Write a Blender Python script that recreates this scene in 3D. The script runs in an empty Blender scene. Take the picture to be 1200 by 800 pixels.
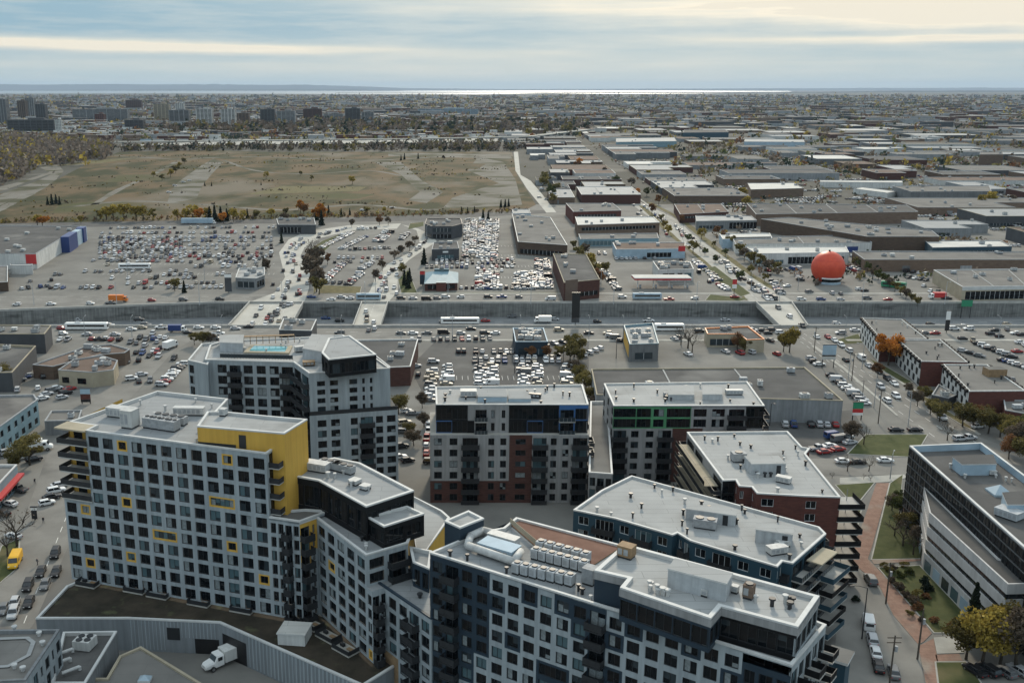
CLOUD, EXPO, HAZE = .72, .5, 1.7e-5
import bpy, math, random
from mathutils import Vector, Matrix
random.seed(7)
R = random.Random(11)
C = bpy.context.scene.collection
rad = math.radians
# ------------------------------------------------------------------ camera model (measured from the photograph)
F = 1180.0; CX = 520.0; CY = 400.0; TH = math.atan(296 / F); H = 100.0
def P(px, py, z=0.0):
    a = (px - CX) / F; b = (CY - py) / F
    dy = math.cos(TH) + b * math.sin(TH); dz = -math.sin(TH) + b * math.cos(TH)
    t = (z - H) / dz
    return Vector((a * t, dy * t))
def PP(pts, z): return [P(x, y, z) for x, y in pts]
def proj(x, y, z):
    dz = z - H
    d = y * math.cos(TH) - dz * math.sin(TH); v = y * math.sin(TH) + dz * math.cos(TH)
    if d < .1: return (9e9, 9e9, d)
    return (CX + F * x / d, CY - F * v / d, d)
def hit(A, B, px, z):
    """point on the vertical plane A-B that shows at picture column px at height z"""
    lo, hi = -3.0, 4.0
    def f(s):
        p = A + (B - A) * s
        return proj(p.x, p.y, z)[0] - px
    a, b = f(lo), f(hi)
    for _ in range(60):
        m = (lo + hi) / 2; c = f(m)
        if (c < 0) == (a < 0): lo = m
        else: hi = m
    return A + (B - A) * ((lo + hi) / 2)

# ------------------------------------------------------------------ materials
MATS = {}
def newmat(name):
    m = bpy.data.materials.new(name); m.use_nodes = True
    nt = m.node_tree; b = nt.nodes['Principled BSDF']
    MATS[name] = m
    return m, nt, b
def rgb(c): return (c[0], c[1], c[2], 1)
def mk(name, col, rough=.8, var=.25, scale=.5, col2=None, metal=0, spec=None, detail=6, bump=0, stretch=(1, 1, 1), perobj=0, ramp=(.35, .68), space='Object', second=None, seam=None, streak=0):
    """procedural surface: two tones mixed by noise at one scale, fine grain at another"""
    m, nt, b = newmat(name); N = nt.nodes; K = nt.links
    c2 = col2 or tuple(x * (1 - var) for x in col)
    if spec is None: spec = .12 if rough >= .9 else .35
    tc = N.new('ShaderNodeTexCoord'); mp = N.new('ShaderNodeMapping'); mp.inputs['Scale'].default_value = stretch
    if space == 'World':
        g = N.new('ShaderNodeNewGeometry'); K.new(g.outputs['Position'], mp.inputs['Vector'])
    else: K.new(tc.outputs['Object'], mp.inputs['Vector'])
    n = N.new('ShaderNodeTexNoise'); n.inputs['Scale'].default_value = scale; n.inputs['Detail'].default_value = detail; n.inputs['Roughness'].default_value = .62
    K.new(mp.outputs['Vector'], n.inputs['Vector'])
    r = N.new('ShaderNodeValToRGB'); r.color_ramp.elements[0].position = ramp[0]; r.color_ramp.elements[1].position = ramp[1]
    r.color_ramp.elements[0].color = rgb(c2); r.color_ramp.elements[1].color = rgb(col)
    K.new(n.outputs['Fac'], r.inputs['Fac'])
    out = r.outputs['Color']
    if second:  # (colour, scale, threshold lo, hi): patches of another tone
        n2 = N.new('ShaderNodeTexNoise'); n2.inputs['Scale'].default_value = second[1]; n2.inputs['Detail'].default_value = 5
        K.new(mp.outputs['Vector'], n2.inputs['Vector'])
        r2 = N.new('ShaderNodeMapRange'); r2.inputs['From Min'].default_value = second[2]; r2.inputs['From Max'].default_value = second[3]
        K.new(n2.outputs['Fac'], r2.inputs['Value'])
        mx = N.new('ShaderNodeMix'); mx.data_type = 'RGBA'; K.new(r2.outputs['Result'], mx.inputs['Factor'])
        K.new(out, mx.inputs[6]); mx.inputs[7].default_value = rgb(second[0]); out = mx.outputs[2]
    if seam:  # (width, height, darkness) joints of roofing sheets or paving laid in courses
        br = N.new('ShaderNodeTexBrick'); br.inputs['Scale'].default_value = 1; br.inputs['Brick Width'].default_value = seam[0]; br.inputs['Row Height'].default_value = seam[1]; br.inputs['Mortar Size'].default_value = seam[3] if len(seam) > 3 else .05
        br.inputs['Color1'].default_value = (1, 1, 1, 1); br.inputs['Color2'].default_value = (.93, .93, .93, 1); br.inputs['Mortar'].default_value = (seam[2],) * 3 + (1,); K.new(mp.outputs['Vector'], br.inputs['Vector'])
        mm = N.new('ShaderNodeMix'); mm.data_type = 'RGBA'; mm.blend_type = 'MULTIPLY'; mm.inputs['Factor'].default_value = 1; K.new(out, mm.inputs[6]); K.new(br.outputs['Color'], mm.inputs[7]); out = mm.outputs[2]
    if streak:  # rain streaks and joints between storeys
        g2 = N.new('ShaderNodeNewGeometry'); m2 = N.new('ShaderNodeMapping'); m2.inputs['Scale'].default_value = (1.1, 1.1, .07); K.new(g2.outputs['Position'], m2.inputs['Vector'])
        n4 = N.new('ShaderNodeTexNoise'); n4.inputs['Scale'].default_value = 1.3; n4.inputs['Detail'].default_value = 7; K.new(m2.outputs['Vector'], n4.inputs['Vector'])
        r4 = N.new('ShaderNodeMapRange'); r4.inputs['From Min'].default_value = .35; r4.inputs['From Max'].default_value = .7; r4.inputs['To Min'].default_value = 1 - streak; r4.inputs['To Max'].default_value = 1.04; K.new(n4.outputs['Fac'], r4.inputs['Value'])
        h4 = N.new('ShaderNodeHueSaturation'); K.new(r4.outputs['Result'], h4.inputs['Value']); K.new(out, h4.inputs['Color']); out = h4.outputs['Color']
    if perobj:
        oi = N.new('ShaderNodeObjectInfo'); mr = N.new('ShaderNodeMapRange')
        mr.inputs['To Min'].default_value = 1 - perobj; mr.inputs['To Max'].default_value = 1 + perobj
        K.new(oi.outputs['Random'], mr.inputs['Value'])
        hs = N.new('ShaderNodeHueSaturation'); K.new(mr.outputs['Result'], hs.inputs['Value']); K.new(out, hs.inputs['Color']); out = hs.outputs['Color']
    K.new(out, b.inputs['Base Color'])
    b.inputs['Roughness'].default_value = rough; b.inputs['Metallic'].default_value = metal; b.inputs['Specular IOR Level'].default_value = spec
    if bump:
        bp = N.new('ShaderNodeBump'); bp.inputs['Strength'].default_value = bump; bp.inputs['Distance'].default_value = .05
        n3 = N.new('ShaderNodeTexNoise'); n3.inputs['Scale'].default_value = scale * 12; K.new(mp.outputs['Vector'], n3.inputs['Vector'])
        K.new(n3.outputs['Fac'], bp.inputs['Height']); K.new(bp.outputs['Normal'], b.inputs['Normal'])
    return m
def flat(name, col, rough=.5, metal=0, spec=.5, coat=0):
    m, nt, b = newmat(name)
    b.inputs['Base Color'].default_value = rgb(col); b.inputs['Roughness'].default_value = rough; b.inputs['Metallic'].default_value = metal
    b.inputs['Specular IOR Level'].default_value = spec; b.inputs['Coat Weight'].default_value = coat
    return m
W = 'World'
mk('asphalt', (.205, .197, .178), .9, scale=.05, col2=(.145, .14, .128), space=W, second=((.115, .112, .106), .02, .56, .7))
mk('asphalt_dark', (.12, .117, .11), .9, scale=.06, col2=(.075, .074, .072), space=W, second=((.16, .155, .145), .03, .58, .7))
mk('asphalt_lane', (.225, .215, .195), .9, scale=.12, col2=(.17, .162, .147), space=W, stretch=(1, 1, 1), second=((.12, .117, .11), .05, .6, .7))
mk('road_pale', (.47, .45, .40), .9, scale=.08, col2=(.38, .365, .325), space=W, second=((.27, .26, .235), .04, .58, .72)); mk('street_pale', (.36, .345, .31), .9, scale=.1, col2=(.29, .28, .255), space=W, second=((.2, .195, .18), .05, .58, .72))
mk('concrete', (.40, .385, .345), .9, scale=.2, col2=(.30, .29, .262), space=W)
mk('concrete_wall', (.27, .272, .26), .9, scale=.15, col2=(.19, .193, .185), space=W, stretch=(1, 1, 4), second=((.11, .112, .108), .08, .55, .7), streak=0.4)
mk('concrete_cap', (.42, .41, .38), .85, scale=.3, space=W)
mk('pavers', (.29, .185, .14), .9, scale=.6, col2=(.215, .13, .10), space=W, second=((.27, .225, .185), .12, .52, .68), seam=(1.6, .8, .85, .05))
mk('town', (.10, .096, .085), .95, scale=.004, col2=(.055, .055, .043), space=W, detail=9, second=((.15, .14, .12), .011, .58, .68))
mk('field', (.115, .08, .042), .95, scale=.02, col2=(.034, .037, .013), space=W, detail=12, stretch=(1, .5, 1), ramp=(.43, .57), second=((.14, .118, .086), .007, .53, .62))
mk('olive_meadow', (.06, .062, .022), .95, scale=.02, col2=(.085, .072, .035), space=W, detail=10, ramp=(.42, .58)); mk('rust_meadow', (.10, .07, .036), .95, scale=.02, col2=(.05, .046, .02), space=W, detail=10, ramp=(.42, .58)); mk('motorway_asphalt', (.20, .205, .205), .9, scale=.1, col2=(.15, .155, .157), space=W)
mk('dirt', (.19, .178, .155), .95, scale=.03, col2=(.135, .124, .10), space=W, second=((.055, .055, .028), .02, .48, .62))
mk('grass', (.082, .088, .036), .95, scale=.3, col2=(.05, .06, .022), space=W, second=((.125, .105, .055), .08, .55, .7), detail=9)
mk('dry_grass', (.17, .14, .07), .95, scale=.3, col2=(.085, .08, .035), space=W, detail=9)
mk('sedum', (.062, .05, .037), .95, scale=.25, col2=(.03, .027, .02), space=W, detail=10, second=((.09, .095, .05), .3, .6, .75), bump=.5)
mk('hill', (.028, .036, .038), 1, scale=.0008, space=W)
flat('line_white', (.62, .61, .57), .8); flat('line_yellow', (.55, .40, .08), .8)
mk('roof_grey', (.285, .295, .297), .85, scale=.12, col2=(.23, .24, .243), detail=8, space=W, second=((.17, .174, .175), .12, .56, .72), seam=(11, 2.1, .7, .06))
mk('roof_pale', (.34, .345, .338), .85, scale=.1, col2=(.28, .285, .28), detail=8, space=W, second=((.21, .212, .206), .11, .56, .72), seam=(11, 2.1, .7, .06))
mk('roof_gravel', (.20, .19, .175), .95, scale=.08, col2=(.14, .135, .125), detail=9, space=W, second=((.11, .105, .10), .05, .58, .7), seam=(9, 3.2, .86, .06))
mk('roof_dark', (.115, .112, .108), .95, scale=.09, col2=(.078, .077, .075), detail=9, space=W, second=((.17, .165, .155), .04, .58, .72), seam=(9, 3.2, .86, .06))
mk('roof_brown', (.17, .125, .10), .95, scale=.1, col2=(.12, .087, .07), detail=9, space=W)
mk('roof_deck', (.20, .115, .085), .9, scale=.3, col2=(.14, .075, .055), detail=8, space=W)
mk('roof_white', (.56, .55, .51), .85, scale=.1, col2=(.45, .44, .41), space=W, seam=(11, 2.1, .7, .06))
mk('coping', (.57, .57, .55), .7, scale=.4, col2=(.47, .47, .455), space=W)
mk('panel_light', (.345, .385, .40), .7, scale=.25, col2=(.295, .332, .35), space=W, stretch=(1, 1, .25), streak=0.22)
mk('panel_grey', (.24, .262, .275), .7, scale=.25, col2=(.205, .226, .24), space=W, stretch=(1, 1, .25), streak=0.2)
mk('panel_warm', (.33, .33, .325), .75, scale=.25, col2=(.245, .245, .243), space=W, stretch=(1, 1, .25), streak=0.22)
mk('panel_navy', (.022, .038, .053), .6, scale=.3, col2=(.015, .03, .047), space=W)
mk('panel_blue', (.025, .06, .085), .6, scale=.3, col2=(.022, .058, .082), space=W)
mk('panel_black', (.009, .0095, .0105), .7, spec=.2, scale=.3, space=W)
mk('panel_yellow', (.60, .36, .065), .7, scale=.2, col2=(.54, .315, .055), space=W, streak=0.1)
mk('panel_green', (.085, .27, .13), .6, scale=.3, space=W)
mk('panel_brightblue', (.05, .14, .33), .6, scale=.3, space=W)
mk('panel_teal', (.20, .31, .36), .6, scale=.3, space=W)
mk('panel_paleblue', (.36, .47, .55), .7, scale=.2, space=W)
mk('brick_dark', (.105, .052, .042), .9, scale=.6, col2=(.065, .034, .029), space=W, stretch=(1, 1, 4), detail=9)
mk('brick_red', (.135, .054, .043), .9, scale=.6, col2=(.088, .038, .032), space=W, stretch=(1, 1, 4), detail=9)
mk('brick_brown', (.16, .115, .085), .9, scale=.3, col2=(.105, .075, .058), space=W, stretch=(1, 1, 4), detail=9, perobj=.3)
mk('wall_tan', (.40, .35, .26), .9, scale=.2, col2=(.31, .27, .20), space=W)
mk('wall_white', (.62, .62, .59), .85, scale=.15, col2=(.50, .50, .48), space=W, perobj=.15, streak=0.22)
mk('wall_grey', (.26, .27, .275), .85, scale=.15, col2=(.19, .20, .205), space=W, perobj=.35, streak=0.25)
mk('wall_dark', (.07, .074, .08), .8, scale=.2, space=W)
mk('stripe_stone', (.56, .555, .54), .85, scale=.3, col2=(.47, .465, .45), space=W, streak=0.12)
mk('metal_grey', (.36, .37, .375), .7, scale=1.2, col2=(.25, .26, .265), spec=.2)
mk('metal_pale', (.47, .49, .50), .7, scale=.8, col2=(.38, .40, .41), spec=.2, streak=.2)
mk('metal_dark', (.035, .037, .04), .5, scale=1.5, metal=.2)
mk('duct', (.52, .52, .50), .6, scale=1.5, col2=(.38, .38, .37), spec=.3)
mk('wood', (.30, .20, .11), .8, scale=1, col2=(.2, .13, .07))
mk('pole_wood', (.10, .085, .07), .9, scale=2)
mk('orange_shell', (.62, .082, .035), .5, scale=.35, col2=(.52, .06, .028), detail=4)
flat('red_paint', (.45, .025, .025), .5); flat('blue_paint', (.014, .038, .15), .5); flat('yellow_paint', (.70, .42, .03), .4); flat('green_paint', (.02, .22, .11), .5)
flat('white_paint', (.72, .72, .70), .5); flat('pool_water', (.10, .33, .37), .08); flat('orange_paint', (.62, .17, .02), .5); flat('black_paint', (.012, .012, .013), .45)
flat('skylight', (.30, .38, .43), .3)
flat('glass', (.006, .008, .010), .06, spec=.3); flat('glass_mid', (.028, .038, .044), .08, spec=.45); flat('glass_teal', (.075, .125, .14), .1, spec=.5)
mk('blind', (.25, .28, .285), .5, scale=3, col2=(.14, .16, .165)); mk('interior', (.014, .012, .011), .5, scale=1, col2=(.006, .006, .007), spec=.25)
mk('glass_office', (.03, .037, .04), .12, scale=.2, col2=(.012, .015, .017), spec=.6, space=W)
flat('frame_dark', (.022, .024, .026), .5); flat('frame_white', (.60, .62, .62), .5)
flat('tyre', (.015, .015, .015), .9); flat('car_glass', (.012, .014, .016), .07, spec=.7); flat('lamp_red', (.30, .015, .01), .3); flat('lamp_clear', (.7, .7, .68), .2); flat('rim', (.35, .35, .36), .3, metal=.8)
PAINT = {'white': (.66, .66, .65), 'silver': (.42, .43, .44), 'grey': (.13, .135, .14), 'black': (.012, .012, .014), 'red': (.28, .02, .02), 'blue': (.025, .06, .18), 'beige': (.36, .31, .23), 'yellow': (.72, .40, .02)}
for k, v in PAINT.items(): flat('paint_' + k, v, .5, coat=.08, spec=.35)
def leafmat(name, a, b2):
    m, nt, b = newmat(name); N = nt.nodes; K = nt.links
    g = N.new('ShaderNodeNewGeometry'); n = N.new('ShaderNodeTexNoise'); n.inputs['Scale'].default_value = .55; n.inputs['Detail'].default_value = 6; n.inputs['Roughness'].default_value = .8
    K.new(g.outputs['Position'], n.inputs['Vector'])
    ad = N.new('ShaderNodeMath'); ad.operation = 'MULTIPLY_ADD'; ad.inputs[1].default_value = .55; K.new(g.outputs['Random Per Island'], ad.inputs[0])
    s = N.new('ShaderNodeMath'); s.operation = 'SUBTRACT'; s.inputs[1].default_value = .27; K.new(n.outputs['Fac'], s.inputs[0]); K.new(s.outputs[0], ad.inputs[2])
    r = N.new('ShaderNodeValToRGB'); r.color_ramp.elements[0].position = .22; r.color_ramp.elements[1].position = .75
    r.color_ramp.elements[0].color = rgb(a); r.color_ramp.elements[1].color = rgb(b2); K.new(ad.outputs[0], r.inputs['Fac'])
    oi = N.new('ShaderNodeObjectInfo'); mr = N.new('ShaderNodeMapRange'); mr.inputs['To Min'].default_value = .75; mr.inputs['To Max'].default_value = 1.25
    K.new(oi.outputs['Random'], mr.inputs['Value']); hs = N.new('ShaderNodeHueSaturation'); K.new(mr.outputs['Result'], hs.inputs['Value']); K.new(r.outputs['Color'], hs.inputs['Color'])
    K.new(hs.outputs['Color'], b.inputs['Base Color']); b.inputs['Roughness'].default_value = .75; b.inputs['Specular IOR Level'].default_value = .2
    tr = N.new('ShaderNodeBsdfTranslucent'); K.new(hs.outputs['Color'], tr.inputs['Color']); mx = N.new('ShaderNodeMixShader'); mx.inputs['Fac'].default_value = .3
    K.new(b.outputs[0], mx.inputs[1]); K.new(tr.outputs[0], mx.inputs[2]); K.new(mx.outputs[0], N['Material Output'].inputs['Surface'])
leafmat('leaf_green', (.03, .042, .014), (.105, .115, .035)); leafmat('leaf_olive', (.065, .058, .02), (.21, .17, .055)); leafmat('leaf_yellow', (.17, .125, .025), (.40, .30, .065))
leafmat('leaf_orange', (.22, .075, .015), (.48, .19, .03)); leafmat('leaf_conifer', (.01, .017, .011), (.028, .042, .025)); leafmat('leaf_brown', (.065, .05, .036), (.16, .125, .09)); leafmat('leaf_wood', (.075, .062, .05), (.19, .155, .125)); leafmat('leaf_rust', (.11, .05, .022), (.21, .11, .05))
mk('bark', (.085, .07, .055), .95, scale=2, col2=(.045, .038, .03))

def lake():
    m, nt, b = newmat('lake'); N = nt.nodes; K = nt.links
    b.inputs['Base Color'].default_value = (.10, .13, .14, 1); b.inputs['Roughness'].default_value = .38; b.inputs['Specular IOR Level'].default_value = .6
    g = N.new('ShaderNodeNewGeometry'); n = N.new('ShaderNodeTexNoise'); n.inputs['Scale'].default_value = .02; n.inputs['Detail'].default_value = 8; K.new(g.outputs['Position'], n.inputs['Vector'])
    bp = N.new('ShaderNodeBump'); bp.inputs['Strength'].default_value = .35; bp.inputs['Distance'].default_value = 2; K.new(n.outputs['Fac'], bp.inputs['Height']); K.new(bp.outputs['Normal'], b.inputs['Normal'])
lake()
# ------------------------------------------------------------------ mesh builder
class MB:
    def __init__(s): s.v = []; s.f = []; s.m = []; s.smooth = False
    def face(s, pts, mat):
        i = len(s.v); s.v.extend([tuple(p) for p in pts]); s.f.append(tuple(range(i, i + len(pts)))); s.m.append(mat)
    def box(s, c, d, mat, rz=0, top=None, M=None, skip=''):
        x, y, z = d[0] / 2, d[1] / 2, d[2] / 2
        ca, sa = math.cos(rz), math.sin(rz)
        q = []
        for dz in (-z, z):
            for dx, dy in ((-x, -y), (x, -y), (x, y), (-x, y)):
                p = (c[0] + dx * ca - dy * sa, c[1] + dx * sa + dy * ca, c[2] + dz)
                q.append(tuple(M @ Vector(p)) if M else p)
        i = len(s.v); s.v.extend(q)
        for k, fc in (('b', (3, 2, 1, 0)), ('t', (4, 5, 6, 7)), ('s', (0, 1, 5, 4)), ('e', (1, 2, 6, 5)), ('n', (2, 3, 7, 6)), ('w', (3, 0, 4, 7))):
            if k in skip: continue
            s.f.append(tuple(i + a for a in fc)); s.m.append((top or mat) if k == 't' else mat)
    def prism(s, poly, z0, z1, mat, top=None, bottom=False):
        n = len(poly); i = len(s.v)
        for z in (z0, z1):
            for p in poly: s.v.append((p[0], p[1], z))
        for k in range(n):
            a, b = i + k, i + (k + 1) % n
            s.f.append((a, b, b + n, a + n)); s.m.append(mat)
        s.f.append(tuple(i + n + k for k in range(n))); s.m.append(top or mat)
        if bottom: s.f.append(tuple(i + n - 1 - k for k in range(n))); s.m.append(mat)
    def cyl(s, a, b, r0, r1, mat, n=8, caps=True):
        a = Vector(a); b = Vector(b); d = (b - a)
        if d.length < 1e-6: return
        d.normalize(); u = d.orthogonal().normalized(); w = d.cross(u)
        i = len(s.v)
        for c, r in ((a, r0), (b, r1)):
            for k in range(n):
                t = 2 * math.pi * k / n; s.v.append(tuple(c + u * (r * math.cos(t)) + w * (r * math.sin(t))))
        for k in range(n):
            k2 = (k + 1) % n
            s.f.append((i + k, i + k2, i + n + k2, i + n + k)); s.m.append(mat)
        if caps:
            s.f.append(tuple(i + n + k for k in range(n))); s.m.append(mat)
            s.f.append(tuple(i + n - 1 - k for k in range(n))); s.m.append(mat)
    def append(s, o, M):
        i = len(s.v)
        s.v.extend([tuple(M @ Vector(p)) for p in o.v]); s.f.extend([tuple(a + i for a in f) for f in o.f]); s.m.extend(o.m)
    def mesh(s, name, slots=None):
        me = bpy.data.meshes.new(name); me.from_pydata(s.v, [], s.f)
        keys = slots or list(dict.fromkeys(s.m))
        for k in keys: me.materials.append(MATS[k])
        ix = {k: i for i, k in enumerate(keys)}
        me.polygons.foreach_set('material_index', [ix[m] for m in s.m])
        if s.smooth: me.polygons.foreach_set('use_smooth', [True] * len(s.f))
        me.update(); return me
    def build(s, name, parent=None, loc=(0, 0, 0), rz=0):
        return link(name, s.mesh(name), parent, loc, rz)
def link(name, me, parent=None, loc=(0, 0, 0), rz=0, sc=None):
    o = bpy.data.objects.new(name, me); C.objects.link(o)
    o.parent = parent; o.location = loc; o.rotation_euler = (0, 0, rz)
    if sc: o.scale = sc
    return o
def thing(name, label, cat, loc=(0, 0, 0), rz=0, group=None):
    o = link(name, None, None, loc, rz); o.empty_display_size = .5
    return tag(o, label, cat, group)
def tag(o, label, cat, group=None, kind=None):
    o['label'] = label; o['category'] = cat
    if group: o['group'] = group
    if kind: o['kind'] = kind
    return o
LABELS = {}
def struct(name, mb, kind='structure'):
    o = mb.build(name); o['kind'] = kind; return o
def ordn(i):
    w = ['first', 'second', 'third', 'fourth', 'fifth', 'sixth', 'seventh', 'eighth', 'ninth', 'tenth', 'eleventh', 'twelfth', 'thirteenth', 'fourteenth', 'fifteenth', 'sixteenth', 'seventeenth', 'eighteenth', 'nineteenth', 'twentieth']
    if i < 20: return w[i]
    t = ['twenty', 'thirty', 'forty', 'fifty', 'sixty', 'seventy', 'eighty', 'ninety'][i // 10 - 1 if (i + 1) % 10 else (i + 1) // 10 - 2]
    return (t + '-' + w[(i % 10)]) if (i + 1) % 10 else t[:-1] + 'ieth'
def offset_poly(poly, d):
    """inset (d>0) of a counter-clockwise polygon, mitred"""
    n = len(poly); out = []
    for i in range(n):
        a, b, c = Vector(poly[i - 1]), Vector(poly[i]), Vector(poly[(i + 1) % n])
        e1 = (b - a).normalized(); e2 = (c - b).normalized()
        n1 = Vector((-e1.y, e1.x)); n2 = Vector((-e2.y, e2.x))
        k = 1 + n1.dot(n2)
        out.append(b + (n1 + n2) * (d / max(k, .35)))
    return out
def ccw(poly):
    a = sum(poly[i - 1][0] * poly[i][1] - poly[i][0] * poly[i - 1][1] for i in range(len(poly)))
    return list(poly) if a > 0 else list(reversed(poly))

# ------------------------------------------------------------------ buildings with real openings
def rot_m(u): return math.atan2(u.y, u.x)
WPROTO = {}; WMESH = {}
def window_mb(w, h, kind, var):
    key = (round(w, 2), round(h, 2), kind, var)
    if key in WPROTO: return key
    rr = random.Random(hash((round(w * 100), round(h * 100), var)) & 0xffff)
    mb = MB(); fm = {'w': 'frame_dark', 'y': 'panel_yellow', 'l': 'frame_white', 'g': 'frame_dark'}[kind]
    t = .09; fy = -.03; d = .08
    if kind == 'y': t = .3; fy = -.1; d = .2
    for c, dd in (((0, fy, h / 2 - t / 2), (w, d, t)), ((0, fy, -h / 2 + t / 2), (w, d, t)), ((-w / 2 + t / 2, fy, 0), (t, d, h - 2 * t)), ((w / 2 - t / 2, fy, 0), (t, d, h - 2 * t))):
        mb.box(c, dd, fm)
    n = max(2, round((w - 2 * t) / .95)) if kind != 'g' else max(2, round(w / 1.1))
    iw = (w - 2 * t) / n
    vs = [['glass', 'glass', 'interior'], ['glass_mid', 'glass', 'glass'], ['glass', 'blind', 'glass'], ['glass_teal', 'glass_mid', 'glass_teal'], ['interior', 'glass', 'interior'], ['glass', 'glass', 'glass_mid'], ['glass_teal', 'blind', 'glass_mid'], ['glass', 'interior', 'glass']][var % 8]
    for k in range(n):
        x0 = -w / 2 + t + k * iw; x1 = x0 + iw
        if k: mb.box((x0, .012, 0), (.06, .05, h - 2 * t - .01), 'frame_dark' if kind != 'l' else 'frame_white')
        zs = [-h / 2 + t, h / 2 - t]
        if rr.random() < .4: zs.insert(1, -h / 2 + t + (h - 2 * t) * rr.choice((.3, .35, .65, .7)))
        for j in range(len(zs) - 1):
            mb.face([(x0, .05, zs[j]), (x1, .05, zs[j]), (x1, .05, zs[j + 1]), (x0, .05, zs[j + 1])], vs[(k + j + rr.randint(0, 1)) % 3])
    WPROTO[key] = mb; return key
BPROTO = {}
def balcony_mb(w, d, style):
    key = (round(w, 2), round(d, 2), style)
    if key in BPROTO: return key
    s = MB(); s.box((0, -d / 2, -.1), (w, d, .2), 'concrete_cap' if style != 'k' else 'metal_dark')
    r = MB(); gm = {'k': 'metal_dark', 'g': 'glass_mid', 'w': 'metal_dark', 'n': 'panel_black'}[style]
    r.box((0, -d + .05, .55), (w - .06, .04, .95), gm)
    for sx in (-1, 1): r.box((sx * (w / 2 - .05), -d / 2, .55), (.04, d - .12, .95), gm)
    r.box((0, -d + .05, 1.06), (w, .08, .06), 'metal_dark')
    for k in range(int(w / .8) + 1): r.box((-w / 2 + .05 + k * (w - .1) / max(1, int(w / .8)), -d + .02, .52), (.05, .03, 1.04), 'metal_grey' if style == 'g' else 'metal_dark')
    BPROTO[key] = (s, r); return key
class Building:
    def __init__(s, name, label, cat='building', zvis=-99, maxw=100):
        s.name = name; s.label = label; s.cat = cat; s.p = {}; s.win = []; s.bal = []; s.extra = []; s.zvis = zvis; s.maxw = maxw
    def mb(s, n): return s.p.setdefault(n, MB())
    def add(s, name, mb, label=None): s.extra.append((name, mb, label))   # one mesh part of its own
    def facade(s, A, B, z0, z1, cols, rows, mats='panel_light', pat=None, code=None, top=.7, base=0., wts=None, wh=(.7, .74), frames='w', yellow=(), bal='k', bald=1.5, kind=None, part='wall', sub=None, seed=0, wide=()):
        A = Vector(A); B = Vector(B); Lf = (B - A).length; u = (B - A) / Lf; n = Vector((u.y, -u.x)); mb = s.mb(part); rz = rot_m(u); rr = random.Random(seed * 77 + len(cols) * 13 + rows)
        def pt(x, z, d=0): p = A + u * x - n * d; return (p.x, p.y, z)
        wts = wts or [1] * len(cols); tot = sum(wts); xs = [0]
        for w in wts: xs.append(xs[-1] + Lf * w / tot)
        fh = (z1 - top - z0 - base) / rows
        def mat_of(c, r):
            if pat:
                ch = pat[min(r, len(pat) - 1)]; ch = ch[min(c, len(ch) - 1)]; return code[ch]
            return mats
        if top > 0:
            for c in range(len(cols)):
                mb.face([pt(xs[c], z1 - top), pt(xs[c + 1], z1 - top), pt(xs[c + 1], z1), pt(xs[c], z1)], mat_of(c, 0))
        if base > 0: mb.face([pt(0, z0), pt(Lf, z0), pt(Lf, z0 + base), pt(0, z0 + base)], mat_of(0, 99))
        skipcell = set()
        for r in range(rows):
            zb = z1 - top - (r + 1) * fh; zt = zb + fh
            for c in range(len(cols)):
                if (c, r) in skipcell: continue
                x0, x1 = xs[c], xs[c + 1]; ty = cols[c]; m = mat_of(c, r)
                if sub: ty = sub.get((c, r), ty)
                if (c, r) in wide: x1 = xs[c + 2]; skipcell.add((c + 1, r))
                cw = x1 - x0
                if ty == '.':
                    mb.face([pt(x0, zb), pt(x1, zb), pt(x1, zt), pt(x0, zt)], m); continue
                fw, fhh = {'w': wh, 'b': (.86, .82), 'B': (.86, .7), 'g': (.96, .86), 'n': (.34, .62), 's': (.45, .5), 'q': (.965, .9)}[ty]
                if (c, r) in wide: fw = .84
                ow, oh = cw * fw, fh * fhh
                a0 = x0 + (cw - ow) / 2; a1 = a0 + ow
                b0 = zb + (.06 if ty == 'b' else (fh - oh) * .5); b1 = b0 + oh
                mb.face([pt(x0, zb), pt(a0, zb), pt(a0, zt), pt(x0, zt)], m); mb.face([pt(a1, zb), pt(x1, zb), pt(x1, zt), pt(a1, zt)], m)
                mb.face([pt(a0, zb), pt(a1, zb), pt(a1, b0), pt(a0, b0)], m); mb.face([pt(a0, b1), pt(a1, b1), pt(a1, zt), pt(a0, zt)], m)
                D = .32 if ty != 'q' else .05
                for q in (((a0, b0), (a1, b0)), ((a1, b0), (a1, b1)), ((a1, b1), (a0, b1)), ((a0, b1), (a0, b0))):
                    (qa, qb), (qc, qd) = q
                    mb.face([pt(qa, qb), pt(qa, qb, D), pt(qc, qd, D), pt(qc, qd)], m)
                fk = frames if (c, r) not in yellow else 'y'
                if ty == 'q': fk = 'g'
                if ty == 'g': fk = 'g'
                cx = (a0 + a1) / 2; p = A + u * cx - n * (.2 if ty != 'q' else -.02)
                s.win.append((p.x, p.y, (b0 + b1) / 2, rz, n.x, n.y, window_mb(ow, oh, fk, rr.randint(0, 15) % 11 if ty not in 'qg' else rr.choice((0, 4, 7, 8, 5)))))
                if ty == 'b':
                    p = A + u * ((x0 + x1) / 2) + n * .003; s.bal.append((p.x, p.y, zb, rz, n.x, n.y, balcony_mb(cw * 1.02, bald, bal)))
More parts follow.
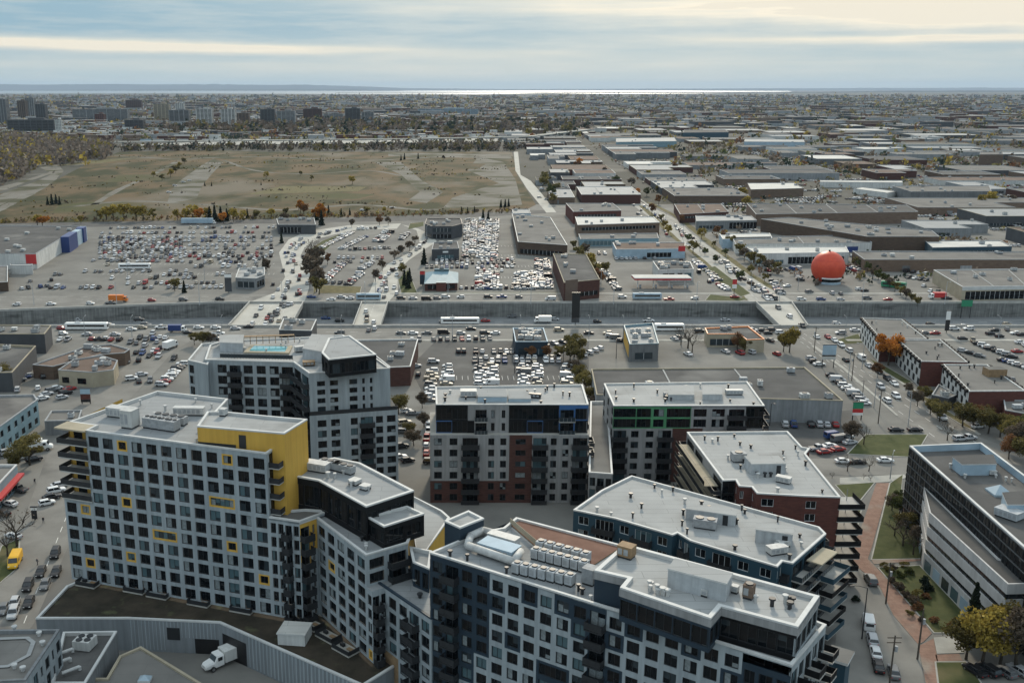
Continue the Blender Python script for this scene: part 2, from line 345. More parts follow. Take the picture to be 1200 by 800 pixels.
    def block(s, poly, z0, h, specs=None, wall='panel_light', roof='roof_grey', par=.55, part='wall', rpart='roof', cap='coping', capw=.4, default=None):
        poly = ccw([Vector(p) for p in poly]); n = len(poly); specs = specs or {}; mb = s.mb(part)
        for i in range(n):
            A, B = poly[i], poly[(i + 1) % n]
            sp = specs.get(i, default)
            if callable(sp): sp = sp(A, B)
            if sp and (B - A).length > 2.2: s.facade(A, B, z0, h, part=part, **sp)
            else: mb.face([(A.x, A.y, z0), (B.x, B.y, z0), (B.x, B.y, h), (A.x, A.y, h)], wall)
        if par > 0:
            inn = offset_poly(poly, capw); out = offset_poly(poly, -.05); k = s.mb('parapet')
            for i in range(n):
                j = (i + 1) % n
                k.face([(*out[i], h - .22), (*out[j], h - .22), (*out[j], h + .06), (*out[i], h + .06)], cap)
                k.face([(*out[i], h + .06), (*out[j], h + .06), (*inn[j], h + .06), (*inn[i], h + .06)], cap)
                k.face([(*inn[i], h + .06), (*inn[j], h + .06), (*inn[j], h - par), (*inn[i], h - par)], cap)
            s.mb(rpart).face([(*p, h - par) for p in inn], roof)
        else: s.mb(rpart).face([(*p, h) for p in poly], roof)
        return poly
    def finish(s, group=None):
        root = thing(s.name, s.label, s.cat, (0, 0, 0), 0, group)
        vs = [v for m in s.p.values() for v in m.v]
        cx = sum(v[0] for v in vs) / len(vs); cy = sum(v[1] for v in vs) / len(vs); z0 = min(v[2] for v in vs)
        root.location = (cx, cy, z0); off = Vector((-cx, -cy, -z0))
        def put(name, mb, par=root):
            o = link(name, mb.mesh(name), par, off if par is root else (0, 0, 0)); return o
        objs = {}
        for nme, m in s.p.items():
            if nme in ('parapet', 'railing_line'): continue
            objs[nme] = put(nme, m)
        if 'parapet' in s.p: put('parapet', s.p['parapet'], objs.get('roof', root)) if 'roof' in objs else put('parapet', s.p['parapet'])
        for nme, m, lb in s.extra:
            o = put(nme, m)
            if lb: o['label'] = lb
        def order(L):
            def k(it):
                x, y, z, rz, nx, ny, key = it
                q = proj(x, y, z); f = nx * (0 - x) + ny * (0 - y) > 0
                vis = f and -5 < q[0] < 1205 and -5 < q[1] < 805 and z > s.zvis
                return (not vis, math.hypot(x, y))
            return sorted(L, key=k)
        for nme, L in (('window', s.win), ('balcony', s.bal)):
            L = order(L); rest = MB(); rest2 = MB()
            for i, (x, y, z, rz, nx, ny, key) in enumerate(L):
                proto = WPROTO[key] if nme == 'window' else BPROTO[key][0]
                if i < s.maxw:
                    mk_ = (nme, key)
                    if mk_ not in WMESH: WMESH[mk_] = proto.mesh(nme)
                    o = link(nme, WMESH[mk_], root, (x + off.x, y + off.y, z + off.z), rz)
                    if nme == 'balcony':
                        mk2 = ('railing', key)
                        if mk2 not in WMESH: WMESH[mk2] = BPROTO[key][1].mesh('railing')
                        link('railing', WMESH[mk2], o)
                else:
                    Mx = Matrix.Translation((x, y, z)) @ Matrix.Rotation(rz, 4, 'Z'); rest.append(proto, Mx)
                    if nme == 'balcony': rest2.append(BPROTO[key][1], Mx)
            if rest.f: put(nme, rest)['kind'] = 'stuff'
            if rest2.f: put('railing', rest2)['kind'] = 'stuff'
        return root
# rooftop equipment shapes, each added as one part of its building
def unit_box(x, y, z, w, d, h, rz=0, mat='metal_pale', fans=0):
    mb = MB(); c, s_ = math.cos(rz), math.sin(rz)
    mb.box((x, y, z + .15), (w * .92, d * .92, .3), 'metal_dark', rz); mb.box((x, y, z + .3 + h / 2), (w, d, h), mat, rz)
    mb.box((x, y, z + .3 + h + .04), (w * 1.03, d * 1.03, .08), mat, rz)
    for k in range(int(w / .9)):
        lx = -w / 2 + .45 + k * .9
        mb.box((x + lx * c + (d / 2 + .012) * s_, y + lx * s_ - (d / 2 + .012) * c, z + .3 + h * .5), (.66, .02, h * .62), 'metal_grey', rz)
    for k in range(fans):
        lx = -w / 2 + (k + .5) * w / fans
        mb.cyl((x + lx * c, y + lx * s_, z + .3 + h + .08), (x + lx * c, y + lx * s_, z + .3 + h + .26), min(w / fans, d) * .4, min(w / fans, d) * .4, 'metal_dark', 10)
    return mb
def vent_pipe(x, y, z, r=.25, h=.7, mat='metal_dark'):
    mb = MB(); mb.cyl((x, y, z), (x, y, z + h), r * .7, r * .7, mat, 8); mb.cyl((x, y, z + h), (x, y, z + h + .25), r * 1.2, r * 1.2, mat, 8); return mb
def stair_box(poly, z, h, mat='metal_pale', roof='roof_pale'):
    mb = MB(); poly = ccw(poly); mb.prism(poly, z, z + h, mat, roof)
    mb.prism(offset_poly(poly, -.08), z + h - .15, z + h + .08, 'coping', roof); return mb
def sbox(x, y, z, w, d, h, rz, mat='metal_pale', roof='roof_pale'):
    c = P(x, y, z); u = Vector((math.cos(rz), math.sin(rz))); v = Vector((-u.y, u.x)); c = c + v * d / 2
    q = [c - u * w / 2 - v * d / 2, c + u * w / 2 - v * d / 2, c + u * w / 2 + v * d / 2, c - u * w / 2 + v * d / 2]
    m = stair_box(q, z, h, mat, roof); p = c - v * (d / 2 + .03) + u * w * .3; m.box((p.x, p.y, z + 1.05), (.95, .06, 2.0), 'metal_dark', rz); return m
# ------------------------------------------------------------------ setting: ground, trench, roads, lawns, water, hills
YN, YF, ZT = 424.5, 473.5, -6.6          # near edge, far edge and floor of the sunken motorway
XW = 1600
far_edge = [(-XW, 440), (-420, 440), (-205, 456), (-110, YF), (XW, YF)]
def sheet(name, polys, z, mat, kind='structure'):
    mb = MB()
    for p in polys: mb.face([(q[0], q[1], z) for q in ccw(p)], mat)
    return struct(name, mb, kind)
def px(pts, z=0.0): return [tuple(P(x, y, z)) for x, y in pts]
mb = MB()
mb.face([(-XW, -300, 0), (XW, -300, 0), (XW, YN, 0), (-XW, YN, 0)], 'asphalt')
struct('near_ground', mb)
mb = MB(); BIG = 70000
mb.face([(x, y, 0) for x, y in far_edge] + [(XW, 900, 0), (-XW, 900, 0)], 'asphalt')
mb.face([(-BIG, 900, 0), (BIG, 900, 0), (BIG, BIG, 0), (-BIG, BIG, 0)], 'town')
for s in (-1, 1):
    q = [(s * XW, -300), (s * BIG, -300), (s * BIG, 900), (s * XW, 900)]
    mb.face([(x, y, 0) for x, y in ccw(q)], 'town')
struct('ground', mb)
# motorway
mb = MB(); mb.face([(-XW, YN, ZT), (XW, YN, ZT), (XW, YF + 1, ZT), (-XW, YF + 1, ZT)], 'motorway_asphalt'); struct('motorway', mb)
mb = MB()
for y in (429, 432.8, 436.6, 440.4, 455, 458.7, 462.4, 466.2):
    if y in (429, 440.4, 455, 466.2): mb.face([(-XW, y - .1, ZT + .02), (XW, y - .1, ZT + .02), (XW, y + .1, ZT + .02), (-XW, y + .1, ZT + .02)], 'line_white')
    else:
        for k in range(-50, 50): mb.face([(k * 12, y - .1, ZT + .02), (k * 12 + 4, y - .1, ZT + .02), (k * 12 + 4, y + .1, ZT + .02), (k * 12, y + .1, ZT + .02)], 'line_white')
struct('motorway_markings', mb)
mb = MB(); mb.box((0, 447.5, ZT + .45), (2 * XW, .6, .9), 'concrete'); o = mb.build('median_barrier'); tag(o, 'long low concrete median barrier down the middle of the sunken motorway', 'barrier')
def trench_wall(line, sgn, label):
    mb = MB(); cap = MB()
    for (x0, y0), (x1, y1) in zip(line, line[1:]):
        d = Vector((x1 - x0, y1 - y0)); Ln = d.length; d /= Ln; n = Vector((-d.y, d.x)) * sgn; rz = math.atan2(d.y, d.x)
        a = Vector((x0, y0)); b = Vector((x1, y1))
        mid = (a + b) / 2 + n * .35
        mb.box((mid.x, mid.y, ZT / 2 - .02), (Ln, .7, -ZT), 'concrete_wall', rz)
        k = 0
        while k < Ln:
            p = a + d * k - n * .04
            if abs(p.x) < 460: mb.box((p.x, p.y, ZT / 2), (.28, .1, -ZT), 'concrete_wall', rz)
            k += 6.5
        cap.box((mid.x, mid.y, .5), (Ln, .8, .98), 'concrete_cap', rz)
    o = thing('retaining_wall', label, 'wall', (0, line[0][1], ZT))
    for nme, m in (('wall_face', mb), ('parapet', cap)): m.build(nme, o, (0, -line[0][1], -ZT))
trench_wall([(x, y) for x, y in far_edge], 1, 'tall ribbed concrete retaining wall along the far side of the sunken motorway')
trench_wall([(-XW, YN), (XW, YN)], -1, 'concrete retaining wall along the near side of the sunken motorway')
# roads
Z1 = .02
sheet('service_road', [[(-XW, 402), (XW, 402), (XW, YN - 1), (-XW, YN - 1)]], Z1, 'asphalt_lane')
sheet('service_road', [[(-95, 476), (XW, 476), (XW, 496), (-95, 496)], [(-420, 446), (-205, 460), (-95, 476), (-95, 496), (-205, 492), (-420, 480)]], Z1, 'asphalt_lane')
BR = [[(266, 385), (339, 385), (357, 353), (295, 353)], [(413, 385), (445, 385), (455, 353), (425, 353)], [(916, 385), (949, 385), (928, 355.5), (886, 355.5)]]
BN = ['wide overpass on the left carrying queues of cars over the sunken motorway', 'narrow middle overpass crossing the sunken motorway behind the pool building', 'right overpass carrying the wide street over the sunken motorway near the orange sphere']
for q, lb in zip(BR, BN):
    w = [P(*p) for p in q]
    w[0].y = w[1].y = YN - 1; w[2].y = w[3].y = YF + 1
    o = thing('overpass', lb, 'bridge', (*((w[0] + w[2]) / 2), ZT)); of = (-o.location.x, -o.location.y, -ZT)
    m = MB(); m.prism(w, -1.5, .06, 'concrete', 'road_pale', True); m.build('deck', o, of)
    for a, b in ((0, 3), (1, 2)):
        d = w[b] - w[a]; c = (w[a] + w[b]) / 2; m = MB(); m.box((c.x, c.y, .62), (d.length, .45, 1.1), 'concrete_cap', rot_m(d)); m.build('parapet', o, of)
    a = (w[0] + w[3]) / 2; b = (w[1] + w[2]) / 2
    m = MB(); m.box(((a.x + b.x) / 2, 447.5, (ZT - 1.5) / 2), ((b - a).length - 1.5, 1.0, -ZT - 1.52), 'concrete_wall'); m.build('pier', o, of)
sheet('road', [px([(295, 353), (357, 353), (362, 338), (363, 320), (352, 300), (357, 290), (375, 279), (412, 270), (465, 268), (470, 262), (410, 264), (360, 271), (338, 281), (327, 296), (334, 325), (322, 343)])], .05, 'road_pale')
sheet('road', [px([(425, 353), (455, 354), (466, 342), (466, 324), (468, 316), (479, 305), (495, 294), (512, 283), (505, 275), (490, 268), (470, 263), (488, 270), (492, 284), (480, 296), (455, 309), (440, 325), (434, 340)])], .06, 'road_pale')
sheet('road', [px([(0, 268), (300, 262), (470, 259), (640, 250), (640, 246), (470, 253), (300, 257), (0, 262)])], .04, 'asphalt_dark')
sheet('street', [px([(886, 355.5), (928, 355.5), (889, 333), (858, 311), (809, 275), (787, 256), (753, 237), (695, 193), (672, 176), (667, 176), (687, 193), (737, 237), (754, 250), (792, 275), (842, 316)])], .05, 'street_pale')
sheet('street', [px([(1240, 545), (1147, 512), (1097, 480), (1055, 450), (1000, 417), (962, 398), (949, 385), (916, 385), (950, 405), (987, 432), (1025, 465), (1050, 487), (1092, 515), (1190, 570)])], .05, 'asphalt_lane')
sheet('street', [px([(985, 660), (992, 640), (1004, 650), (1031, 687), (1047, 721), (1076, 755), (1085, 815), (975, 815)])], .03, 'asphalt_lane')
sheet('street', [px([(940, 537), (1075, 537), (1110, 530), (1110, 540), (1060, 556), (950, 558)])], .03, 'asphalt_lane')
sheet('street', [px([(-30, 830), (40, 730), (80, 640), (110, 540), (150, 470), (205, 410), (250, 385), (215, 385), (160, 420), (95, 470), (60, 520), (20, 630), (-40, 700)])], .03, 'asphalt_lane')
sheet('lane', [px([(610, 205), (607, 178), (602, 178), (604, 200), (618, 222), (640, 249), (652, 249), (634, 226), (622, 212)])], .05, 'road_pale')
# parking aprons of their own tone
sheet('car_park', [px([(0, 344), (285, 344), (316, 330), (322, 268), (115, 268), (60, 300), (0, 318)])], .012, 'asphalt')
sheet('car_park', [px([(372, 330), (372, 288), (400, 275), (470, 272), (486, 285), (455, 305), (432, 330)])], .012, 'asphalt')
sheet('car_park', [px([(480, 344), (650, 344), (655, 305), (600, 258), (545, 258), (500, 300), (475, 320)])], .012, 'asphalt')
sheet('car_park', [px([(690, 347), (850, 345), (815, 310), (700, 300)]), px([(905, 345), (1200, 345), (1200, 350), (1080, 335), (1000, 308), (900, 312), (885, 322)])], .012, 'asphalt')
sheet('car_park', [px([(510, 400), (690, 400), (690, 470), (500, 470), (480, 430)])], .012, 'asphalt_dark')
sheet('car_park', [px([(1100, 385), (1230, 385), (1230, 460), (1180, 440), (1110, 400)])], .012, 'asphalt')
sheet('car_park', [px([(895, 490), (1000, 480), (1020, 520), (980, 540), (900, 520)])], .012, 'asphalt_dark')
# street markings
def lines(a, b, n, dash, z, w=.16, mat='line_white', gap=2.0):
    mb = MB(); a = Vector(a); b = Vector(b); d = (b - a); Ln = d.length; d /= Ln; rz = rot_m(d); k = 0
    while k < Ln - dash:
        c = a + d * (k + dash / 2); mb.box((c.x, c.y, z), (dash, w, .01), mat, rz, skip='bnsew'); k += dash * gap
    return mb
mb = MB()
for pa, pb in (((933, 391), (1130, 520)), ((925, 391), (1108, 521)), ((942, 391), (1152, 524))): mb.append(lines(P(*pa), P(*pb), 0, 3.5, .075), Matrix())
for pa, pb in (((905, 355), (705, 205)), ((893, 355), (700, 205)), ((915, 355), (712, 205))): mb.append(lines(P(*pa), P(*pb), 0, 4, .08), Matrix())
for pa, pb in (((300, 384), (322, 353)), ((320, 384), (340, 353)), ((429, 384), (440, 354))): mb.append(lines(P(*pa), P(*pb), 0, 3, .09), Matrix())
for pa, pb in (((28, 730), (128, 480)),): mb.append(lines(P(*pa), P(*pb), 0, 3, .055), Matrix())
for k in range(-40, 40):
    for y in (409, 415, 483, 489): mb.face([(k * 10, y, .04), (k * 10 + 3.5, y, .04), (k * 10 + 3.5, y + .16, .04), (k * 10, y + .16, .04)], 'line_white')
struct('road_markings', mb)
# stall lines
mb = MB()
def stalls(pa, pb, n, depth):
    a = P(*pa); b = P(*pb); d = (b - a).normalized(); nn = Vector((-d.y, d.x)); rz = rot_m(nn)
    for k in range(n + 1):
        c = a + (b - a) * (k / n) + nn * depth / 2; mb.box((c.x, c.y, .03), (abs(depth), .13, .006), 'line_white', rz, skip='bnsew')
for y in (445, 463): stalls((515, y), (690, y), 26, 5)
for y in (290, 300, 310, 322): stalls((120, y), (320, y), 36, 5)
for y in (289, 300, 313, 326): stalls((560, y), (640, y), 20, 5)
struct('stall_markings', mb)
# kerbed lawns and walks: a raised kerb ring, grass on top
def lawn(name, pts, mat='grass', kerb=True):
    p = ccw(PP(pts, 0)); mb = MB()
    mb.prism(p, .0, .12, 'concrete', 'concrete'); q = offset_poly(p, .3); mb.face([(*v, .135) for v in q], mat); return struct(name, mb)
lawn('lawn', [(978, 568), (1026, 565), (1006, 590), (996, 588)]); lawn('lawn', [(994, 594), (1010, 598), (1002, 634), (996, 636)])
lawn('lawn', [(1042, 566), (1058, 556), (1055, 600), (1082, 640), (1083, 655), (1020, 656)])
lawn('lawn', [(1028, 665), (1078, 662), (1128, 715), (1122, 742), (1094, 742)], 'grass'); lawn('lawn', [(1095, 775), (1135, 775), (1160, 815), (1100, 815)])
lawn('lawn', [(992, 532), (1014, 509), (1088, 509), (1072, 536)]); lawn('lawn', [(980, 398), (1006, 391), (1012, 402), (990, 404)])
lawn('lawn', [(1018, 420), (1036, 428), (1070, 448), (1060, 450), (1030, 432)]); lawn('lawn', [(1062, 452), (1100, 474), (1145, 505), (1130, 500), (1088, 474)], 'dry_grass')
lawn('lawn', [(1, 640), (24, 630), (22, 665), (-20, 700)])
lawn('lawn', [(820, 316), (838, 312), (880, 344), (868, 348)]); lawn('lawn', [(832, 345), (878, 350), (868, 353), (826, 352)])
lawn('verge', [(366, 290), (378, 282), (405, 272), (392, 284), (368, 306)]); lawn('verge', [(470, 345), (466, 328), (478, 316), (484, 330), (490, 345)]); lawn('verge', [(372, 344), (422, 344), (424, 336), (374, 334)], 'dry_grass')
lawn('verge', [(486, 345), (655, 345), (655, 342.5), (486, 342.5)]); lawn('verge', [(478, 269), (497, 265), (497, 260), (480, 262)])
lawn('verge', [(368, 345), (366, 330), (366, 305), (372, 300), (374, 334)], 'dry_grass')
mb = MB()
for p in ([(1027, 566), (1042, 566), (1022, 640), (1017, 655), (1025, 663), (1058, 698), (1092, 742), (1082, 752), (1076, 755), (1047, 721), (1031, 687), (1006, 665), (996, 650), (1012, 610)], [(1076, 757), (1094, 748), (1104, 800), (1108, 815), (1088, 815)], [(1096, 767), (1124, 766), (1128, 774), (1098, 775)], [(1024, 661), (1080, 657), (1078, 651), (1020, 654.5)]):
    w = ccw(PP(p, 0)); mb.prism(w, 0, .1, 'concrete', 'pavers')
struct('brick_walk', mb)
mb = MB()
for p in ([(1094, 747), (1126, 745), (1130, 765), (1098, 766)], [(955, 405), (950, 405), (987, 432), (1050, 487), (1053, 487), (990, 431)], [(1000, 415.5), (1055, 448.5), (1097, 478.5), (1147, 510), (1150, 509), (1100, 476), (1058, 447), (1003, 414)], [(984, 560), (1060, 556), (1062, 560), (1040, 565), (984, 567)]):
    mb.prism(ccw(PP(p, 0)), 0, .13, 'concrete')
for x0, x1, y0, y1 in ((-60, 145, 399, 402), (-27, 146, 496, 499), (170, 420, 496, 499), (165, 420, 399, 402)): mb.box(((x0 + x1) / 2, (y0 + y1) / 2, .07), (x1 - x0, y1 - y0, .14), 'concrete')
struct('pavement', mb)
# the disused racecourse field
sheet('field', [px([(-60, 262), (0, 262), (300, 257), (470, 253), (612, 248), (628, 240), (606, 205), (600, 178), (300, 178), (250, 176), (140, 178), (95, 196), (60, 214), (-60, 240)])], .02, 'field')
sheet('dirt_track', [px([(196, 238), (214, 236), (231, 232), (234, 224), (240, 214), (250, 202), (262, 190), (250, 186), (236, 194), (222, 204), (208, 214), (200, 224)]), px([(438, 190), (470, 205), (492, 225), (478, 235), (500, 238), (520, 225), (495, 212), (470, 190)]), px([(518, 245), (612, 240), (604, 210), (590, 190), (560, 184), (548, 200), (585, 215), (560, 222), (530, 232)]), px([(455, 183), (600, 186), (598, 181), (455, 179)])], .045, 'dirt')
def ribbon_path(name, pts, w, mat, z):
    c = [P(*p) for p in pts]; fine = []
    for i in range(len(c) - 1):
        p0, p1, p2, p3 = c[max(i - 1, 0)], c[i], c[i + 1], c[min(i + 2, len(c) - 1)]
        for k in range(8):
            t = k / 8; fine.append(.5 * ((2 * p1) + (p2 - p0) * t + (2 * p0 - 5 * p1 + 4 * p2 - p3) * t * t + (3 * p1 - p0 - 3 * p2 + p3) * t ** 3))
    fine.append(c[-1]); L_, R_ = [], []; q = random.Random(len(pts))
    for i, p in enumerate(fine):
        d = (fine[min(i + 1, len(fine) - 1)] - fine[max(i - 1, 0)]).normalized(); n = Vector((-d.y, d.x)); k = w * q.uniform(.8, 1.2) / 2; L_.append(p + n * k); R_.append(p - n * k)
    mb = MB()
    for i in range(len(fine) - 1): mb.face([(*R_[i], z), (*R_[i + 1], z), (*L_[i + 1], z), (*L_[i], z)], mat)
    return struct(name, mb)
ribbon_path('track_road', [(-14, 252), (14, 238), (44, 222), (64, 207), (69, 199), (60, 193), (40, 187)], 10, 'dirt', .07); ribbon_path('track_road', [(-14, 236), (20, 222), (52, 210), (66, 203)], 7, 'dirt', .065)
ribbon_path('dirt_track', [(70, 244), (150, 236), (240, 240), (330, 246), (420, 240), (500, 246), (560, 238), (612, 228)], 9, 'dirt', .05)
ribbon_path('dirt_track', [(262, 188), (300, 200), (360, 204), (430, 200), (470, 206)], 6, 'dirt', .05)
ribbon_path('dirt_track', [(130, 182), (200, 186), (300, 184), (430, 188), (520, 184), (598, 186)], 10, 'dirt', .05)
ribbon_path('dirt_track', [(110, 240), (140, 222), (176, 206), (206, 190)], 7, 'dirt', .05)
for k_, pp in enumerate(([(60, 250), (150, 246), (170, 238), (110, 236), (70, 240)], [(300, 214), (400, 212), (430, 206), (350, 203), (290, 207)], [(330, 236), (420, 233), (440, 228), (380, 225), (330, 229)], [(480, 200), (560, 198), (570, 192), (500, 190)], [(120, 214), (190, 211), (196, 203), (140, 205)])): sheet('meadow', [px(pp)], .035 + .004 * k_, ['olive_meadow', 'rust_meadow'][k_ % 2])
for pp in ([(884, 355), (842, 316), (792, 275), (754, 239), (687, 193), (668, 177)], [(930, 355), (890, 333), (859, 311), (810, 275), (788, 256), (754, 237), (696, 193), (674, 177)]): ribbon_path('pavement', pp, 3.2, 'concrete', .09)
for pp in ([(878, 352), (838, 316), (788, 275), (752, 241)], [(905, 339), (870, 315), (822, 277), (796, 256), (760, 237)]): ribbon_path('verge', pp, 4.5, 'dry_grass', .07)
sheet('railway_bed', [px([(-20, 250), (20, 232), (62, 212), (72, 200), (66, 198), (54, 210), (10, 228), (-20, 238)]), px([(-20, 232), (30, 214), (70, 200), (40, 186), (34, 190), (58, 202), (20, 214), (-20, 224)])], .05, 'dirt')
sheet('dry_meadow', [px([(290, 228), (420, 224), (430, 219), (330, 218)]), px([(60, 195), (120, 191), (160, 185), (110, 188)])], .045, 'dry_grass')
sheet('rail_yard', [px([(135, 171), (300, 169.5), (600, 166), (600, 161.5), (300, 163), (255, 165.5)])], .06, 'concrete')
# lake and hills
LZ = 1.0
sheet('water', [px([(-300, 110.6), (0, 110), (210, 109.6), (420, 110.6), (560, 110.8), (640, 109.4), (720, 110), (820, 109.6), (905, 108.4), (928, 107.6), (925, 106.6), (700, 106.15), (450, 106.1), (-300, 106.3)], LZ)], LZ, 'lake')
def ridge(name, pts, depth, seed):
    rr = random.Random(seed); mb = MB(); front = []; n = 260
    for k in range(n + 1):
        t = k / n; x = pts[0][0] + (pts[-1][0] - pts[0][0]) * t
        for (xa, ya, ha), (xb, yb, hb) in zip(pts, pts[1:]):
            if xa <= x <= xb: s = (x - xa) / (xb - xa); y = ya + (yb - ya) * s; h = ha + (hb - ha) * s; break
        front.append((x, y, h * (.93 + .14 * rr.random() * (.5 + .5 * math.sin(k * .31)))))
    for a, b in zip(front, front[1:]):
        mb.face([(a[0], a[1], 0), (b[0], b[1], 0), (b[0], b[1] + depth * .3, b[2]), (a[0], a[1] + depth * .3, a[2])], 'hill')
        mb.face([(a[0], a[1] + depth * .3, a[2]), (b[0], b[1] + depth * .3, b[2]), (b[0], b[1] + depth, 0), (a[0], a[1] + depth, 0)], 'hill')
    return struct(name, mb)
ridge('hills', [(-34000, 57000, 330), (-16000, 57000, 350), (-8000, 57500, 320), (-4200, 58000, 220), (-2000, 58000, 120), (4000, 58500, 70), (12000, 59000, 95), (30000, 59000, 150), (48000, 59000, 170)], 6000, 3)
ridge('headland', [(-30000, 47500, 8), (-13000, 47000, 60), (-6500, 47000, 75), (-4000, 46500, 70), (-1800, 46000, 12)], 1500, 4)
ridge('far_shore', [(-2600, 24500, 6), (1500, 23000, 10), (4000, 23500, 26), (9000, 24500, 18), (12500, 29500, 40), (22000, 30000, 60)], 1500, 5)
# ------------------------------------------------------------------ apartment blocks of the foreground
def V(p): return Vector((p[0], p[1]))
def inner(poly, margin, rr):
    xs = [p[0] for p in poly]; ys = [p[1] for p in poly]
    for _ in range(300):
        x = rr.uniform(min(xs), max(xs)); y = rr.uniform(min(ys), max(ys)); ins = False; ok = True
        for i in range(len(poly)):
            a, b = poly[i - 1], poly[i]
            if (a[1] > y) != (b[1] > y) and x < (b[0] - a[0]) * (y - a[1]) / (b[1] - a[1]) + a[0]: ins = not ins
            d = Vector((b[0] - a[0], b[1] - a[1])); Ln = d.length_squared or 1
            t = max(0, min(1, ((x - a[0]) * d.x + (y - a[1]) * d.y) / Ln))
            if math.hypot(x - a[0] - d.x * t, y - a[1] - d.y * t) < margin: ok = False
        if ins and ok: return x, y
    return None
def vents(b, poly, z, n, seed, mat='metal_dark'):
    rr = random.Random(seed)
    for _ in range(n):
        q = inner(poly, 1.2, rr)
        if q: b.add('roof_vent', vent_pipe(q[0], q[1], z, rr.uniform(.22, .4), rr.uniform(.5, 1.0), mat if rr.random() < .7 else 'duct'))
generic = lambda A, B: dict(cols='w' * max(2, int((B - A).length / 3.4)), rows=8, mats='panel_grey')

# ---- podium with planted roof
ZP = 6.5
pod = ccw(PP([(42, 724), (150, 724), (257, 729), (425, 803), (470, 775)], ZP) + [V((-15, 163)), V((-30, 172)), P(95, 684, ZP) + V((1, 4)), P(78, 686, ZP)])
b = Building('podium', 'low grey podium with brown planted roof below the yellow framed apartment block', 'podium')
b.block(pod, 0, ZP, wall='panel_grey', roof='sedum', par=.35, rpart='planted_roof', capw=.45)
# grooved cladding bands, loading bay, openings, painted overhang shade
def on_wall(pa, pb, z, f0, f1, z0, z1, mat, out=.03, th=.06):
    a, c = P(*pa, z), P(*pb, z); u = (c - a).normalized(); n = Vector((u.y, -u.x)); p = a + (c - a) * f0; q = a + (c - a) * f1; mid = (p + q) / 2 + n * out
    mb = MB(); mb.box((mid.x, mid.y, (z0 + z1) / 2), ((q - p).length, th, z1 - z0), mat, rot_m(u)); return mb
b.add('loading_bay', on_wall((257, 729), (425, 803), ZP, .02, .2, .05, 4.6, 'black_paint', .01))  # loading bay as a flat panel, its dark inside put into the black
b.add('loading_bay', on_wall((150, 724), (257, 729), ZP, .72, .985, .05, 3.0, 'black_paint', .01))  # black panel painting in the shadow under the podium overhang, no bay here
b.add('vent_grille', on_wall((150, 724), (257, 729), ZP, .42, .56, 2.6, 5.0, 'frame_dark', .03))
cl_ = [MB(), MB()]
for k in range(24): cl_[0].append(on_wall((150, 724), (257, 729), ZP, .02 + k * .04, .03 + k * .04, .4 if k < 10 else (5.1 if .42 < .02 + k * .04 < .57 else 3.1), 6.2, 'panel_light', .02, .05), Matrix())
for k in range(30): cl_[1].append(on_wall((257, 729), (425, 803), ZP, .22 + k * .026, .23 + k * .026, .3, 6.2, 'panel_light', .02, .05), Matrix())
for c_ in cl_: b.add('cladding', c_)
b.finish()
# roof terraces of the podium flats, white skylight box
rr = random.Random(5)
c = P(345, 746, ZP); m = MB(); m.prism([(c.x - 2.6, c.y - 2), (c.x + 2.2, c.y - 2.6), (c.x + 2.9, c.y + 1.4), (c.x - 1.9, c.y + 2)], ZP - .3, ZP + 1.9, 'wall_white', 'roof_white')
m.prism(offset_poly([V((c.x - 2.6, c.y - 2)), V((c.x + 2.2, c.y - 2.6)), V((c.x + 2.9, c.y + 1.4)), V((c.x - 1.9, c.y + 2))], -.15), ZP + 1.75, ZP + 2, 'coping', 'roof_white')
tag(m.build('roof_hatch'), 'white boxy roof hatch standing on the brown planted podium roof', 'roof hatch')
for k, (x, y) in enumerate([(104, 683), (160, 690), (187, 696), (235, 705), (285, 713), (365, 731), (385, 745), (405, 760), (350, 722)]):
    c = P(x, y, ZP); ang = -.33 if x < 330 else -.75; t = thing('terrace', '%s dark railed terrace from the street end of the brown podium roof' % ordn(k), 'terrace', (c.x, c.y, ZP - .33), ang, 'private terraces on the podium roof')
    m = MB(); m.box((0, 0, .2), (4.4, 2.6, .3), 'concrete'); m.build('floor', t)
    m = MB(); m.box((0, -1.25, .75), (4.3, .05, .8), 'metal_dark'); m.box((-2.15, 0, .75), (.05, 2.5, .8), 'metal_dark'); m.box((2.15, 0, .75), (.05, 2.5, .8), 'metal_dark'); m.build('railing', t)
    m = MB(); m.box((-1.1, .3, .65), (.9, .5, .55), 'metal_dark'); m.box((.9, .2, .6), (1.2, .8, .08), 'wood'); m.box((.9, .2, .45), (.2, .2, .3), 'metal_dark'); m.build('garden_furniture', t)

# ---- L: long grey block with yellow frames
HL, HY, HT = 38.0, 41.2, 26.0
A = P(100, 504, HL); Bx = P(312, 531, HL); dL = (Bx - A).normalized(); nL = Vector((dL.y, -dL.x)); bk = -nL
A0 = A - dL * 6.4                      # left end of the lower storeys
T = hit(A, Bx, 351, HT)                # right end of the lower wing at the yellow bay
b = Building('apartment_block', 'long light grey apartment block with yellow framed windows and a yellow end tower', 'apartment block')
back = bk * 25
Lp = [A, Bx, Bx + bk * 7.5, Bx + bk * 7.5 - dL * 18, A + bk * 26 + dL * 15, A + bk * 26 - dL * 2, A - dL * 6.2 + bk * 3.2, A + bk * 3.0]
yl = {(2, 0), (9, 0), (2, 4), (9, 6), (11, 8), (2, 8), (6, 2)}
b.block(Lp, HT - .02, HL, {0: dict(cols='w' * 12, rows=4, top=.75, yellow={(2, 0), (9, 0), (8, 3)}, wide={(8, 3)}, seed=1), 5: dict(cols='.w.w.w', rows=4, mats='panel_grey')}, roof='roof_grey')
